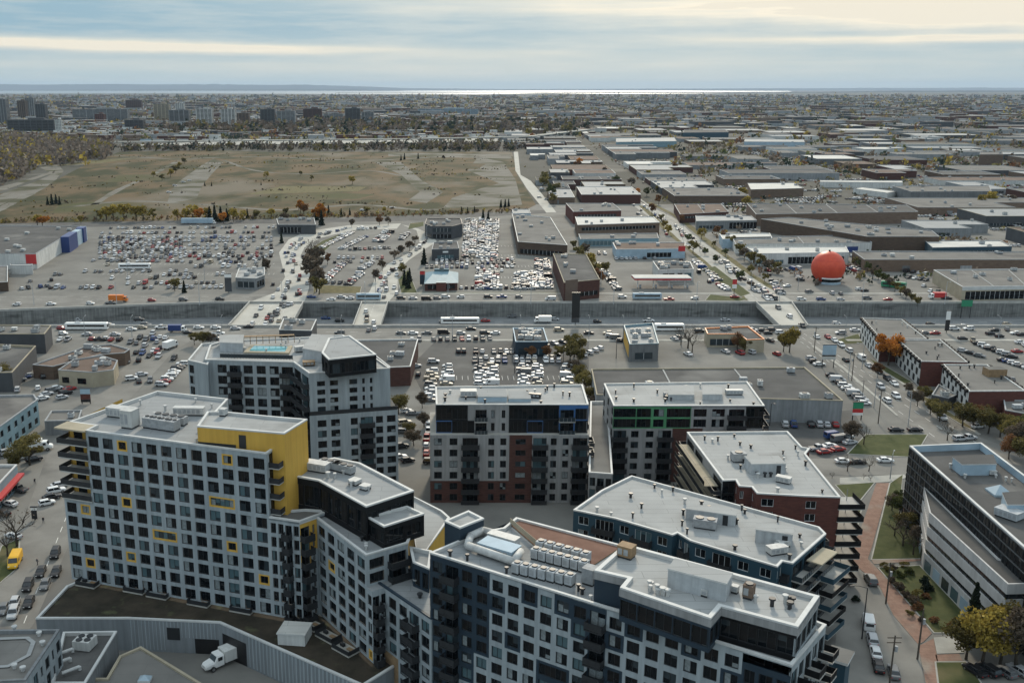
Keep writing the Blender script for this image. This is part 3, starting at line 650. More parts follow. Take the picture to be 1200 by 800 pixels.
# storeys 5..11 from the top share the plane but run further both ways
fh = 2.8
b.facade(A, Bx, ZP, HT, 'w' * 12, 7, top=.02, yellow={(2, 0), (2, 4), (4, 2), (9, 2), (11, 4)}, wide={(4, 2)}, seed=2)
b.facade(A0, A, ZP, HT - 2.4, 'ww', 6, top=.4, yellow={(1, 0), (1, 4)}, seed=3)
b.facade(Bx, T, ZP, HT, 'wwbw', 7, top=.7, seed=4)
b.facade(A0 + bk * 20, A0, ZP, HT - 2.4, 'wwwww', 6, top=.4, mats='panel_grey', seed=8)
q = [A0, A, A + bk * 3, A0 + bk * 3]
b.mb('terrace_roof').face([(*p, HT - 2.4) for p in (A0, A, A + bk * 22, A0 + bk * 22)], 'roof_grey')
# corner loggias over the low left end: yellow walls, dark balconies
for k in range(5):
    z = HT - 2.4 + .1 + k * fh * .99
    if z > HL - 3: break
    c = (A0 + A) / 2 + bk * 1.4 + dL * .2
    s = MB(); s.box((c.x, c.y, z), (6.6, 3.6, .22), 'concrete_cap', rot_m(dL)); r = MB(); cc = A0 + dL * 3.2 - bk * .3
    r.box((cc.x, cc.y, z + .6), (6.8, .05, 1.0), 'metal_dark', rot_m(dL)); cc = A0 + bk * 1.4 - dL * .15; r.box((cc.x, cc.y, z + .6), (.05, 3.5, 1.0), 'metal_dark', rot_m(dL))
    b.add('corner_balcony', s); b.add('railing', r)
    for f0, f1, mt in ((.04, .18, 'panel_yellow'), (.18, .5, 'glass'), (.5, .62, 'panel_yellow'), (.62, 1.0, 'interior')):
        a = A0 + dL * 6.3 * f0 + bk * 3.0; e = A0 + dL * 6.3 * f1 + bk * 3.0; b.mb('loggia_wall').face([(*a, z), (*e, z), (*e, z + 2.9), (*a, z + 2.9)], mt)
b.mb('loggia_wall').face([(*(A0 + bk * 3), HT - 2.4), (*(A0 + bk * 20), HT - 2.4), (*(A0 + bk * 20), HL - .4), (*(A0 + bk * 3), HL - .4)][::-1], 'panel_yellow')
m = MB(); c = (A0 + A) / 2 + bk * 1.3; m.box((c.x, c.y, HL - .1), (6.9, 3.9, .3), 'wall_tan', rot_m(dL)); b.add('canopy', m)
# end balconies at the right of the upper storeys
for k in range(4):
    z = HT + .3 + k * 2.9; c = Bx + dL * 1.0 + bk * 3.2
    s = MB(); s.box((c.x, c.y, z), (2.0, 5.2, .2), 'concrete_cap', rot_m(dL)); r = MB(); cc = Bx + dL * 2 + bk * 3.2; r.box((cc.x, cc.y, z + .6), (.05, 5.2, 1.0), 'metal_dark', rot_m(dL)); cc = Bx + dL * 1 + bk * .6; r.box((cc.x, cc.y, z + .6), (2, .05, 1.0), 'metal_dark', rot_m(dL))
    b.add('end_balcony', s); b.add('railing', r)
    a = Bx + bk * .9 + dL * .02; e = Bx + bk * 6.6 + dL * .02; b.mb('end_glazing').face([(*a, z + .1), (*e, z + .1), (*e, z + 2.5), (*a, z + 2.5)], 'glass')
# yellow tower
Y = [P(231, 499, HY), P(333, 507.5, HY), P(360, 491, HY), P(312, 487, HY), P(262, 482, HY), P(243, 482, HY)]
b.block(Y, HT - .6, HY, {}, wall='panel_yellow', roof='roof_pale', part='tower_wall', rpart='tower_roof', par=.4)
for f0, f1, z0, z1, mt in ((.48, .56, HL - .3, HL + 2.2, 'frame_dark'), (.0, .44, HL - .5, HL + .25, 'frame_dark')):
    a = Y[0] + (Y[1] - Y[0]) * f0; e = Y[0] + (Y[1] - Y[0]) * f1; n = Vector((0, -1)); mid = (a + e) / 2 + n * .04; m = MB(); m.box((mid.x, mid.y, (z0 + z1) / 2), ((e - a).length, .1, z1 - z0), mt, rot_m(e - a)); b.add('door' if f0 > .1 else 'flashing', m)
# lower roof terrace in front of the tower
TR = [Bx, T, T + bk * 8, Bx + bk * 8]
b.block([Bx + dL * .02, T, T + bk * 6 + dL * 3, Y[1] + V((3, 2)), Y[1] - dL * 3], HT - .6, HT, roof='roof_gravel', part='terrace_wall', rpart='terrace_roof', par=.3)
# yellow bay, then the angled wing
HW = 25.6
W0 = P(371, 606, HW); W1 = P(429, 650, HW); dW = (W1 - W0).normalized(); nW = Vector((dW.y, -dW.x)); bw = -nW
b.facade(T, W0, ZP, HW, 'bn', 7, top=.6, pat=['yy', 'yy', 'y.', '..'], code={'y': 'panel_yellow', '.': 'panel_light'}, wts=[1.5, 1], seed=6)
W2e = W1 + dW * 1.8 ; WR = P(478, 635.5, HW); dR = (WR - W1).normalized()
b.facade(W0, W1, ZP, HW, 'wwwww', 7, top=.8, yellow={(1, 2)}, seed=7)
b.facade(W1, W2e, ZP, HW - 5.8, 'w', 5, top=.7, yellow={(0, 4)}, seed=9)
b.facade(W1, WR, HW - 5.8, HW, 'wb', 2, top=.7, seed=10, bal='k'); b.facade(W2e, W2e + dR * 3, ZP, HW - 5.8, 'bw', 5, top=.7, seed=11)
b.mb('wing_roof').face([(*p, HW - 5.8) for p in (W1, W2e, W2e + dR * 3, WR)], 'roof_grey')
wing = [T, W0, W1, WR, WR + V((2, 12)), P(400, 545, HW), T + bk * 10]
b.block(wing, HW - .3, HW, roof='roof_grey', part='wing_top', rpart='wing_roof', par=.45)
# black penthouse on the wing
HB = 31.6
pt_ = [P(337, 556, HB), P(373, 562.5, HB), P(429, 593, HB), P(485, 574.5, HB), P(422, 542, HB), P(392, 536, HB), P(363, 541, HB)]
gl = lambda A, B: dict(cols='g' * max(2, int((B - A).length / 2.6)), rows=1, mats='panel_black', top=1.1, base=.6)
b.block(pt_, HW - .4, HB, {0: gl, 1: gl, 2: gl, 3: gl}, wall='panel_black', roof='roof_grey', part='penthouse_wall', rpart='penthouse_roof', par=.35, capw=.5)
H2 = 29.3
p2_ = [P(429, 604.5, H2), P(450, 616.5, H2), P(497, 601.5, H2), P(477, 592.5, H2)]
b.block(p2_, HW - .4, H2, {0: gl, 1: lambda A, B: dict(cols='gw', rows=1, mats='panel_black', top=.8, base=.5)}, wall='panel_black', roof='roof_pale', part='penthouse_wall', rpart='penthouse_roof', par=.35, capw=.4)
# rear yellow flank seen beside the penthouse
HF = 22.0
fl = [P(489, 632, HF), P(525, 607, HF), P(520, 600, HF), P(484, 575, HF)]
b.block([W2e + dR * 9 + V((0, 1)), P(527, 606, HF), P(518, 598, HF), P(478, 578, HF)], ZP, HF, roof='roof_pale', wall='panel_yellow', part='rear_wall', rpart='rear_roof', par=.5)
# equipment
def eq(px_, py_, z, w, d, h, rz=0, mat='metal_pale', fans=0, name='rooftop_unit'):
    c = P(px_, py_, z); b.add(name, unit_box(c.x, c.y, z, w, d, h, rz, mat, fans))
rl = rot_m(dL); zr = HL - .55
eq(153, 500, zr, 2.6, 2.6, 3.2, rl, 'wall_white'); eq(142, 488, zr, 5.5, 2.2, 1.6, rl, 'duct')
for k in range(4): eq(176 + k * 9, 500 + k * 1.4, zr, 1.9, 2.2, 1.7, rl, 'metal_grey', 2)
for k in range(4): eq(186 + k * 9, 494 + k * 1.2, zr, 1.9, 1.6, 1.3, rl, 'metal_grey', 1)
eq(222, 486, zr, 6, 1.6, 1.3, rl + .3, 'duct'); eq(262, 487, HY - .4, 1.2, 1.2, 1.1, rl, 'duct')
zq = HB - .35
eq(372, 551, zq, 4.5, 2.2, 1.3, -.4, 'duct'); eq(388, 549, zq, 4.5, 1.5, 1.2, -.6, 'metal_grey', 3); eq(403, 553, zq, 4.5, 1.5, 1.2, -.6, 'metal_grey', 3); eq(416, 567, zq, 1.8, 1.8, .6, -.6, 'duct'); eq(428, 573, zq, 1.6, 1.6, .5, -.6, 'duct')
vents(b, Lp, zr, 14, 21, 'duct'); vents(b, pt_, zq, 6, 22, 'duct'); vents(b, wing[:4], HW - .45, 5, 23)
b.finish()

# ---- W3: lower link between the wing and the front block
HK = 20.0
K0 = P(441.5, 681, HK); K1 = P(505, 724, HK); dK = (K1 - K0).normalized(); bkk = Vector((-dK.y, dK.x))
b = Building('link_building', 'lower light grey link block with flat roof between the angled wing and the front block', 'apartment block')
K3 = P(483, 663, HK)
b.block([K0, K1, K1 + bkk * 9 + dK * 2, K3], 0, HK, {0: dict(cols='wwwbw', rows=7, base=.2, top=.8, seed=12, sub={(c, r): '.' for c in (0, 1) for r in (4, 5, 6)}, pat=['.....'] * 4 + ['gg...'] * 9, code={'.': 'panel_light', 'g': 'wood'})}, roof='roof_grey', cap='panel_navy', par=.4)
bb = [K3 + V((.4, 0)), P(504, 678, HK), P(506, 655, HK), P(480, 640, HK)]
b.block([P(484, 658, 24), P(503, 666, 24), P(506, 645, 24), P(480, 640, 24)], HK - .5, 24, {0: dict(cols='ww', rows=1, mats='panel_navy', top=.6)}, wall='panel_navy', roof='roof_grey', part='upper_wall', rpart='upper_roof')
vents(b, [K0, K1, K1 + bkk * 9, K3], HK - .4, 6, 31)
b.finish()

# ---- F: front block, white panels and navy recesses
HFm = 31.0
F0 = P(504, 647, HFm); F1 = P(871, 761, HFm); dF = (F1 - F0).normalized(); bf = Vector((-dF.y, dF.x))
F2 = hit(F0, F1, 927, HFm - 1.6)
b = Building('apartment_block', 'white and navy foreground apartment block with rows of white condensers on its roof', 'apartment block')
pat = ['nnnnwwnwnnnwnwwnwwwnnn', 'nnnnnwwwwnnnwwwwwnwwnnn', 'nnnnwwwwwwnwwwwwwwwwnnn', 'nnnnwnwwwwnnwwwnwwnwnnn', 'nnnnwwwnnwnnwwwwwwwnnnn', 'nnnwwwwnnwnnwwwwnwwnnnn', 'nnnwwwnwwwnnnnwwwwwwnnn', 'nnwwwwwwwwnnwwnwwwwwnnn', 'nnwwnwwwwwnnwwwwwwnwnnn']
code = {'n': 'panel_navy', 'w': 'panel_light', 'b': 'panel_blue'}
ncol = 'wbwwwwwwwwbwwwwwwwwwwww'
b.facade(F0, F1, 0, HFm, ncol[:18], 11, pat=pat, code=code, top=.75, base=.3, seed=13, wh=(.68, .68), bal='k', wide={(7, 4)})
b.facade(F1, F2, 0, HFm - 1.6, 'wbw', 10, pat=['nnnnn'] * 12, code=code, top=.5, seed=14, wh=(.68, .68), bal='k')
FR = P(968, 733, HFm - .2)
b.facade(F2, FR, 0, HFm - .2, 'bwbwb', 10, mats='panel_light', top=.6, seed=15, bal='n', bald=2.0)
BL = P(549, 628, HFm)
bF = lambda x, y: P(x, y, HFm)
main = [F0, F1, F2, FR, bF(727.5, 638), bF(605, 606), bF(590, 618), bF(566, 622), bF(549, 628)]
b.block(main, HFm - .4, HFm, wall='panel_light', roof='roof_grey', par=.45, part='top_band')
for A_, B_ in ((FR, main[4]), (main[4], main[5]), (main[5], main[8]), (main[8], main[0])):
    n_ = max(2, int((B_ - A_).length / 3.6)); b.facade(A_, B_, 0, HFm - .4, 'w' * n_, 10, mats='panel_navy', top=.5, seed=n_)
# glazed left corner
c = F0 + dF * .1; m = MB()
for k in range(9):
    z = HFm - 1 - k * 2.9; a = F0 - dF * .02 - bf * .02; e = a + bf * 2.6 - dF * .02
    m.face([(*e, z - 2.3), (*a, z - 2.3), (*a, z - .1), (*e, z - .1)], 'glass_teal')
b.add('corner_glazing', m)
# tower with small white roof at the back left
tw = PP([(521, 610), (539, 618), (567, 607), (549, 598)], 33.3)
b.block(tw, HFm - 12, 33.3, wall='panel_navy', roof='roof_pale', part='stair_tower', rpart='stair_roof', par=.3)
# brick red deck
dk = [bF(598, 612), bF(612, 607.5), bF(727, 639), bF(690, 663), bF(640, 648)]
m = MB(); m.prism(ccw(dk), HFm - .5, HFm - .25, 'wood', 'roof_deck'); b.add('deck', m)
for i in range(3):
    m = MB(); q = [dk[0], dk[4], dk[3]]
m = MB()
for a, e in ((dk[0], dk[4]), (dk[4], dk[3])):
    d = e - a; mid = (a + e) / 2; m.box((mid.x, mid.y, HFm + .35), (d.length, .06, .9), 'wall_tan', rot_m(d))
b.add('deck_screen', m)
# penthouse
HP = 35.4; bP = lambda x, y: P(x, y, HP)
pent = [bP(727, 688), bP(833, 724), bP(845, 710), bP(935, 734), bP(960, 698), bP(732, 637), bP(697, 668), bP(736, 677)]
gp = lambda mt: (lambda A, B: dict(cols='g' * max(2, int((B - A).length / 2.2)), rows=1, mats=mt, top=1.5, base=.5))
b.block(pent, HFm - .5, HP, {0: gp('panel_navy'), 1: gp('panel_navy'), 2: gp('panel_black'), 3: gp('panel_light')}, wall='panel_navy', roof='roof_pale', part='penthouse_wall', rpart='penthouse_roof', par=.45, capw=.55)
# white fascia round the penthouse top
m = MB(); pc = ccw(pent); o_ = offset_poly(pc, -.12)
for i in range(len(pc)):
    j = (i + 1) % len(pc); m.face([(*o_[i], HP - 1.25), (*o_[j], HP - 1.25), (*o_[j], HP - .2), (*o_[i], HP - .2)], 'panel_warm'); m.face([(*o_[j], HP - 1.25), (*o_[i], HP - 1.25), (*pc[i], HP - 1.25), (*pc[j], HP - 1.25)], 'panel_warm')
b.add('fascia', m)
rf = rot_m(dF)
c = bP(778, 690) ; cc = (bP(784, 690) + bP(852, 702)) / 2
b.add('stair_house', stair_box([bP(782, 684), bP(850, 702), bP(857, 690), bP(790, 672)], HP - .45, 2.7, 'metal_pale', 'roof_pale'))
eq = lambda x, y, z, w, d, h, rz=0, mat='metal_pale', fans=0: b.add('rooftop_unit', unit_box(P(x, y, z).x, P(x, y, z).y, z, w, d, h, rz, mat, fans))
eq(734, 652, HP - .45, 2.2, 1.8, 1.5, rf, 'wood', 0); eq(877, 700, HP - .45, 1.3, 1.3, 1.6, rf, 'brick_brown', 1); eq(826, 698, HP - .45, .9, .9, .7, rf, 'duct'); eq(861, 694, HP - .45, .9, .9, .7, rf, 'duct')
vents(b, [bP(745, 690), bP(820, 712), bP(790, 690), bP(745, 668)], HP - .45, 9, 41, 'duct'); vents(b, [bP(870, 712), bP(925, 725), bP(950, 700), bP(880, 685)], HP - .45, 8, 42)
# rows of condensers and fat ducts
zc = HFm - .45
for row, (pa, pb, n) in enumerate((((606, 671), (668, 685), 7), ((628, 654), (684, 669), 7), ((634, 645), (686, 659), 6))):
    a, e = P(*pa, zc), P(*pb, zc)
    for k in range(n):
        q = a + (e - a) * (k / (n - 1)); b.add('condenser', unit_box(q.x, q.y, zc, 1.15, 1.5, 1.35, rf, 'metal_pale', 1))
m = MB()
for a, e in (((551, 634), (548, 645)), ((548, 645), (602, 664)), ((551, 634), (566, 627)), ((566, 627), (606, 638)), ((602, 664), (610, 652))):
    p, q = P(*a, zc), P(*e, zc); m.cyl((p.x, p.y, zc + .9), (q.x, q.y, zc + .9), .62, .62, 'duct', 10)
m.smooth = False; m.smooth = True; b.add('duct', m)
eq(585, 648, zc, 6, 3, 1.2, rf, 'panel_paleblue'); eq(590, 638, zc, 5, 1.8, 1.3, rf, 'duct'); eq(691, 683, zc, 1.8, 1.8, 2.2, rf, 'metal_grey')
vents(b, [F0, F1, F1 + bf * 4, F0 + bf * 4], zc, 8, 43)
# right end terraces
for (x, y, z, w, d, mt) in ((984, 766, HFm - 9, 3.2, 4, 'roof_gravel'),):
    c = P(x, y, z); m = MB(); m.box((c.x, c.y, z - .2), (w, d, .4), 'coping', rf, mt); m.box((c.x, c.y - .3, z / 2 - .3), (w - 1, d - 1, z - .5), 'panel_blue' if z < HFm else 'panel_light', rf); b.add('end_terrace', m)
for k in range(7):
    z = 3 + k * 3.0; c = P(1000, 735, 0); c = FR + dF * 1.2 - bf * 4 + V((1.5, 0)); s = MB(); s.box((c.x, c.y, z), (2.4, 3.2, .2), 'concrete_cap', rf); b.add('end_balcony', s); s = MB(); s.box((c.x + 1.2, c.y, z + .6), (.05, 3.2, 1), 'panel_black', rf); s.box((c.x, c.y - 1.6, z + .6), (2.4, .05, 1), 'panel_black', rf); b.add('railing', s)
b.finish()

# ---- B: dark blue block behind the front block
HBk = 20.0; bB = lambda x, y: P(x, y, HBk)
Bp = [bB(672, 597), bB(721, 607), bB(788, 626.5), bB(794, 624), bB(809, 633), bB(911, 663.5), bB(917, 657), bB(929, 659.5), bB(968, 625), bB(960, 617), bB(740, 557), bB(705, 574)]
b = Building('apartment_block', 'dark blue apartment block with pale flat roof and two grey stair houses', 'apartment block')
fb = lambda n, pt=None: (lambda A, B: dict(cols=(('wbw' * 9)[:max(2, int((B - A).length / 3.3))]), rows=7, mats='panel_blue', top=.5, seed=n, wh=(.5, .62), bal='k', frames='l'))
b.block(Bp, 0, HBk, {0: fb(1), 1: fb(2), 3: fb(3), 4: fb(4), 7: lambda A, B: dict(cols='bbb', rows=7, mats='panel_blue', top=.5, seed=5, bald=2.0, bal='g')}, wall='panel_blue', roof='roof_pale', default=fb(9), par=.4)
z = HBk - .4
b.add('stair_house', sbox(832, 613, z, 9.2, 2.6, 2.3, -.36)); b.add('stair_house', sbox(906, 638, z, 6.4, 3.4, 2.5, -.36))
eq(826, 618, z, 4.2, 2.0, 1.5, -.36, 'metal_grey', 2); eq(910, 648, z, 3.5, 1.8, 1.1, .3, 'duct'); eq(918, 640, z, 2.5, 1.4, .8, .3, 'duct')
vents(b, Bp, z, 34, 51)
m = MB(); c = bB(962, 645); m.box((c.x + .6, c.y + .6, HBk - 1.4), (2.8, 7, .25), 'wall_tan', -.75); b.add('canopy', m)
for k in range(5):
    zz = 2.6 + k * 2.75; c = P(975, 655, HBk - 3) + V((.2, .8)); m = MB(); m.box((c.x, c.y, zz), (4.4, 7.5, .2), 'concrete_cap', -.75); b.add('end_balcony', m); m = MB(); u = Vector((math.cos(-.75), math.sin(-.75))); v = Vector((-u.y, u.x))
    for q, dd in ((c + u * 2.2, (.05, 7.5, 1)), (c - v * 3.75, (4.4, .05, 1)), (c + v * 3.75, (4.4, .05, 1))): m.box((q.x, q.y, zz + .6), dd, 'panel_black' if k % 2 else 'panel_blue', -.75)
    b.add('railing', m)
b.finish()

# ---- M3: brick block with white roof, behind
H3 = 20.0; b3 = lambda x, y: P(x, y, H3)
M3 = [b3(805, 506), b3(847, 562.5), b3(862, 562), b3(866, 569), b3(881, 570), b3(887, 577.5), b3(940, 580.5), b3(985, 582), b3(944, 531.5), b3(949, 525), b3(940, 523.5), b3(923, 505)]
b = Building('apartment_block', 'dark brick apartment block with pale roof and slanted side balconies beside the lawn', 'apartment block')
f3 = lambda A, B: dict(cols=('w.w' * 6)[:max(2, int((B - A).length / 3.2))], rows=7, mats='brick_red', top=.6, wh=(.55, .6), frames='l', seed=61)
b.block(M3, 0, H3, {0: lambda A, B: dict(cols='bb.b', rows=7, mats='panel_warm', top=.6, seed=62, bal='k', bald=1.8), 5: f3, 6: f3, 4: f3, 2: f3, 1: lambda A, B: dict(cols='g', rows=7, mats='panel_black', top=.5)}, wall='brick_red', roof='roof_pale', default=f3, par=.4)
z = H3 - .4
b.add('stair_house', sbox(900, 556, z, 7.4, 4.6, 2.5, .04))
eq(865, 540, z, 3, 2.2, 1.7, .1, 'metal_grey', 1); eq(918, 565, z, 3, 1.6, 1, -.6, 'duct'); eq(912, 549, z, 2, 1.2, .8, -.4, 'duct')
vents(b, M3, z, 26, 63)
for k in range(7):
    zz = 1.0 + k * 2.72; c = b3(985, 582) + V((2.4, 3.0)); m = MB(); m.box((c.x, c.y, zz), (5.4, 6.4, .2), 'concrete_cap'); b.add('end_balcony', m); m = MB()
    m.box((c.x, c.y - 3.2, zz + .62), (5.4, .06, 1.05), 'panel_black'); m.box((c.x + 2.7, c.y, zz + .62), (.06, 6.4, 1.05), 'panel_black'); b.add('railing', m)
    m = MB(); m.box((c.x + .6, c.y + 1, zz + 1.4), (.12, .12, 2.5), 'panel_warm'); b.add('railing', m)
for k in range(7):  # slanted balconies of the left flank
    zz = 1.2 + k * 2.72; a = b3(805, 506); c = b3(812, 520); m = MB(); d_ = (b3(847, 562.5) - a).normalized(); c = a + d_ * 15; n_ = Vector((d_.y, -d_.x)); c = c + n_ * 1.6; m.box((c.x, c.y, zz), (26, 3, .2), 'wall_tan', rot_m(d_)); b.add('side_balcony', m)
    m = MB(); c2 = c + n_ * 1.5; m.box((c2.x, c2.y, zz + .6), (26, .06, 1.0), 'panel_black', rot_m(d_)); b.add('railing', m)
b.finish()

# ---- M1: grey and brick block with blue penthouse
H1 = 25.2; b1 = lambda x, y: P(x, y, H1)
G0 = P(504, 509.5, 17.8); G1 = P(690, 509.5, 17.8); G1.y = G0.y
p0 = P(511, 473.5, H1); p1 = P(690, 474, H1); p1.y = p0.y
b = Building('apartment_block', 'grey and dark brick apartment block with a blue and glass penthouse before the pink lit car park', 'apartment block', zvis=4)
b.label = 'grey and dark brick apartment block with blue panels on its glass penthouse'
pm = ['lllllrrdlld'] * 4 + ['rrrrrrrdlld'] * 6
b.facade(G0, G1, 0, 17.8, 'wwb.wwwbwwb', 6, pat=['lllllllrrlllll'.replace('l', 'l')] * 1 and ['llllllrllll'] * 4 + ['rrrrrrrllll'] * 5, code={'l': 'panel_warm', 'r': 'brick_dark'}, wts=[1.3, 1.3, 1.5, .5, 1, 1, 1.9, 1.3, 1, 1, 1.4], top=.3, wh=(.5, .62), bal='k', seed=71, sub={(6, r): 's' for r in range(9)})
bp = [p0, p1, p1 + V((.8, 17)), p0 + V((-.3, 15))]
bs = [G0, G1, G1 + V((.8, 19)), G0 + V((-.3, 18))]
b.facade(bs[1], bs[2], 0, 17.8, 'bwwb', 7, mats='panel_warm', seed=72); b.facade(bs[3], bs[0], 0, 17.8, 'wwww', 7, mats='brick_dark', seed=73); b.facade(bs[2], bs[3], 0, 17.8, 'wwwbwwwbww', 7, mats='panel_warm', seed=74)
b.mb('setback_roof').face([(*p, 17.8) for p in bs], 'concrete')
b.block(bp, 17.7, H1, {0: dict(cols='gg.bnngggbg', rows=2, pat=['dd.www' + 'dddblb', 'bddw' + 'wwdbdbdb'], code={'d': 'panel_black', 'w': 'panel_warm', '.': 'panel_warm', 'b': 'panel_brightblue', 'l': 'panel_brightblue'}, wts=[1.2, 1.2, .5, 1, .8, .8, 1.4, 1.2, 1.2, 1.2, 1], top=.9, seed=75, bal='g', bald=1.2), 1: dict(cols='gw', rows=2, mats='panel_warm'), 3: dict(cols='gw', rows=2, mats='panel_warm')}, wall='panel_warm', roof='roof_pale', part='penthouse_wall', rpart='penthouse_roof', par=.4)
z = H1 - .4
eq(549, 464, z, 4, 2.6, 1.3, 0, 'duct'); b.add('stair_house', stair_box([b1(560, 469), b1(594, 469), b1(592, 460), b1(560, 460)], z, 1.4, 'panel_paleblue', 'roof_grey')); b.add('stair_house', stair_box([b1(596, 469), b1(622, 469), b1(620, 461), b1(596, 461)], z, .9, 'panel_paleblue', 'roof_grey'))
eq(627, 466, z, 3, 1.2, .8, -.3, 'metal_dark'); vents(b, bp, z, 16, 76)
b.finish()
# low link with terrace wall between the two grey blocks
b = Building('link_building', 'low grey link with paved terrace and pale parapet between the blue and green topped blocks', 'apartment block')
b.block([P(690, 553, 12.5), P(718, 555, 12.5), P(712, 470, 12.5), P(692, 470, 12.5)], 0, 12.5, {0: dict(cols='wbw', rows=4, mats='panel_warm', top=.9)}, wall='panel_warm', roof='roof_gravel', par=.7)
b.finish()
# ---- M2: green topped block
H2g = 21.0; b2 = lambda x, y: P(x, y, H2g)
q0 = P(719, 475, H2g); qm = P(811, 475.5, H2g); q1 = P(898, 477, H2g); qm.y = q1.y = q0.y
b = Building('apartment_block', 'grey apartment block with bright green panels around its top floors', 'apartment block', zvis=3)
b.facade(q0, qm, 14.8, H2g, 'ggwg', 2, pat=['gggg', 'gggg'], code={'g': 'panel_green'}, top=.6, seed=81, wts=[1.4, .9, .9, 1.5], frames='g')
b.facade(qm, q1, 14.8, H2g, 'wwbg', 2, pat=['lllk'], code={'l': 'panel_warm', 'k': 'panel_black'}, top=.6, seed=82)
b.facade(q0, q1, 0, 14.8, 'bwwb.wwbwb', 5, pat=['lllb' + 'rrllll'] * 5, code={'l': 'panel_warm', 'r': 'brick_dark', 'b': 'panel_warm'}, top=.1, seed=83, wh=(.5, .6))
d2 = [q1, q1 + V((2, 22)), q0 + V((.6, 20))]
b.facade(q1, d2[1], 0, H2g, 'bwwb', 7, mats='panel_warm', seed=84); b.facade(d2[2], q0, 0, H2g, 'w.w.w', 7, mats='panel_warm', seed=85); b.facade(d2[1], d2[2], 0, H2g, 'wwbwwbww', 7, mats='panel_warm', seed=86)
b.block([q0, q1, d2[1], d2[2]], H2g - .4, H2g, wall='panel_warm', roof='roof_pale', par=.4, part='top_band')
z = H2g - .4
b.add('stair_house', stair_box([b2(783, 467), b2(813, 467), b2(812, 456), b2(784, 456)], z, 1.5, 'metal_pale')); b.add('stair_house', stair_box([b2(823, 467), b2(846, 467), b2(845, 457), b2(824, 457)], z, 1.6, 'metal_pale'))
eq(860, 462, z, 4.5, 1.6, 1, 0, 'duct'); eq(780, 465, z, 1.2, 1.2, .9, 0, 'metal_grey'); vents(b, [q0, q1, d2[1], d2[2]], z, 16, 87)
b.finish()

# ---- C: pool building
HC = 33.0; bc = lambda x, y, z=HC: P(x, y, z)
C0, C1, C2, C3 = bc(240, 421), bc(344, 424), bc(362, 437), bc(457, 431)
b = Building('apartment_block', 'light grey apartment block with a turquoise rooftop pool and glazed penthouse', 'apartment block', zvis=6)
CB = [bc(402, 392), bc(335, 396), bc(262, 399), bc(246, 404)]
poly = [C0, C1, C2, C3, *CB]
z1 = 22.5
b.facade(C0, C1, 0, HC, '.wbwwwb', 11, top=.9, seed=91, wts=[.8, 1, 1, 1, 1, 1, 1]); b.facade(C1, C2, 0, HC, 'bb', 11, top=.9, seed=92)
b.facade(C2, C3, z1, HC, '.ww.wnn.', 4, top=1.8, seed=93, wts=[.4, 1, 1, .5, 1, .6, .6, 1.2], wh=(.62, .6))
dC = (C3 - C2).normalized(); nC = Vector((dC.y, -dC.x)); e0 = C2 + nC * 1.2 - dC * .3; e1 = C3 + nC * 1.2 + dC * 1.6
b.facade(e0, e1, 0, z1, '.ww.wbww', 8, top=.9, seed=94, wts=[.4, 1, 1, .5, .8, 1.1, .8, 1], wh=(.66, .66))
b.facade(e1, e1 - nC * 22, 0, z1, 'wwwwww', 8, seed=95); b.facade(C2 + nC * .4, e0, 0, z1, '.', 8); b.mb('setback_roof').face([(*p, z1) for p in (e0, e1, e1 - nC * 22, C3 - nC * 20, C3, C2)], 'roof_dark')
b.facade(C3, CB[0], z1 - 1, HC, 'wbw', 4, top=1, mats='panel_grey', seed=96)
m = MB(); c = (e0 + e1) / 2; m.box((c.x, c.y, z1 + .5), ((e1 - e0).length, .08, 1.0), 'metal_dark', rot_m(dC)); b.add('railing', m)
for i in range(4, 8): b.facade(poly[i - 1], poly[i], 0, HC, 'w' * max(2, int((poly[i] - poly[i - 1]).length / 4)), 11, mats='panel_grey', seed=i)
b.block(poly, HC - .3, HC, wall='panel_light', roof='roof_pale', par=.35, part='top_band')
# blank left pier block
lp = [bc(220, 419), bc(243, 424), bc(258, 398), bc(236, 400)]
b.block(lp, 0, HC - .6, {0: dict(cols='w..', rows=11, top=.8, seed=97), 3: dict(cols='www', rows=11, mats='panel_grey', seed=98)}, wall='panel_light', roof='roof_grey', part='left_wing', rpart='left_roof')
# penthouse
H4 = 37.2
ph = [P(384, 421, H4), P(440, 415.5, H4), P(412, 393, H4), P(377, 414, H4)]
ph = [P(377, 413, H4), P(385, 421, H4), P(441, 415, H4), P(410, 393, H4), P(385, 396, H4)]
b.block(ph, HC - .4, H4, {1: gl, 2: gl, 0: gl}, wall='panel_grey', roof='roof_grey', part='penthouse_wall', rpart='penthouse_roof', par=.2, capw=.5)
b.add('stair_house', stair_box([P(258, 411, HC), P(285, 412, HC), P(286, 402, HC), P(258, 402, HC)], HC - .3, 2.6, 'metal_pale')); b.add('stair_house', stair_box([P(355, 420, HC), P(377, 424, HC), P(392, 404, HC), P(366, 403, HC)], HC - .3, 3.0, 'metal_pale'))
eq(362, 428, HC - .3, 3, 2, .8, .2, 'wood'); eq(352, 412, HC - .3, 3, 1.5, 1.2, .4, 'duct')
pw = [bc(292, 411.5), bc(334, 412.5), bc(337, 406.5), bc(298, 405.5)]
m = MB(); m.prism(ccw(offset_poly(ccw(pw), -1.2)), HC - .3, HC + .12, 'wall_tan', 'wall_tan'); b.add('pool_deck', m); m = MB(); m.prism(ccw(pw), HC + .05, HC + .16, 'pool_water', 'pool_water'); b.add('pool', m)
m = MB(); a, e = bc(258, 419), bc(343, 421)
for k in range(26):
    q = a + (e - a) * (k / 25); m.box((q.x, q.y, HC + .5), (.08, .08, 1.3), 'metal_dark')
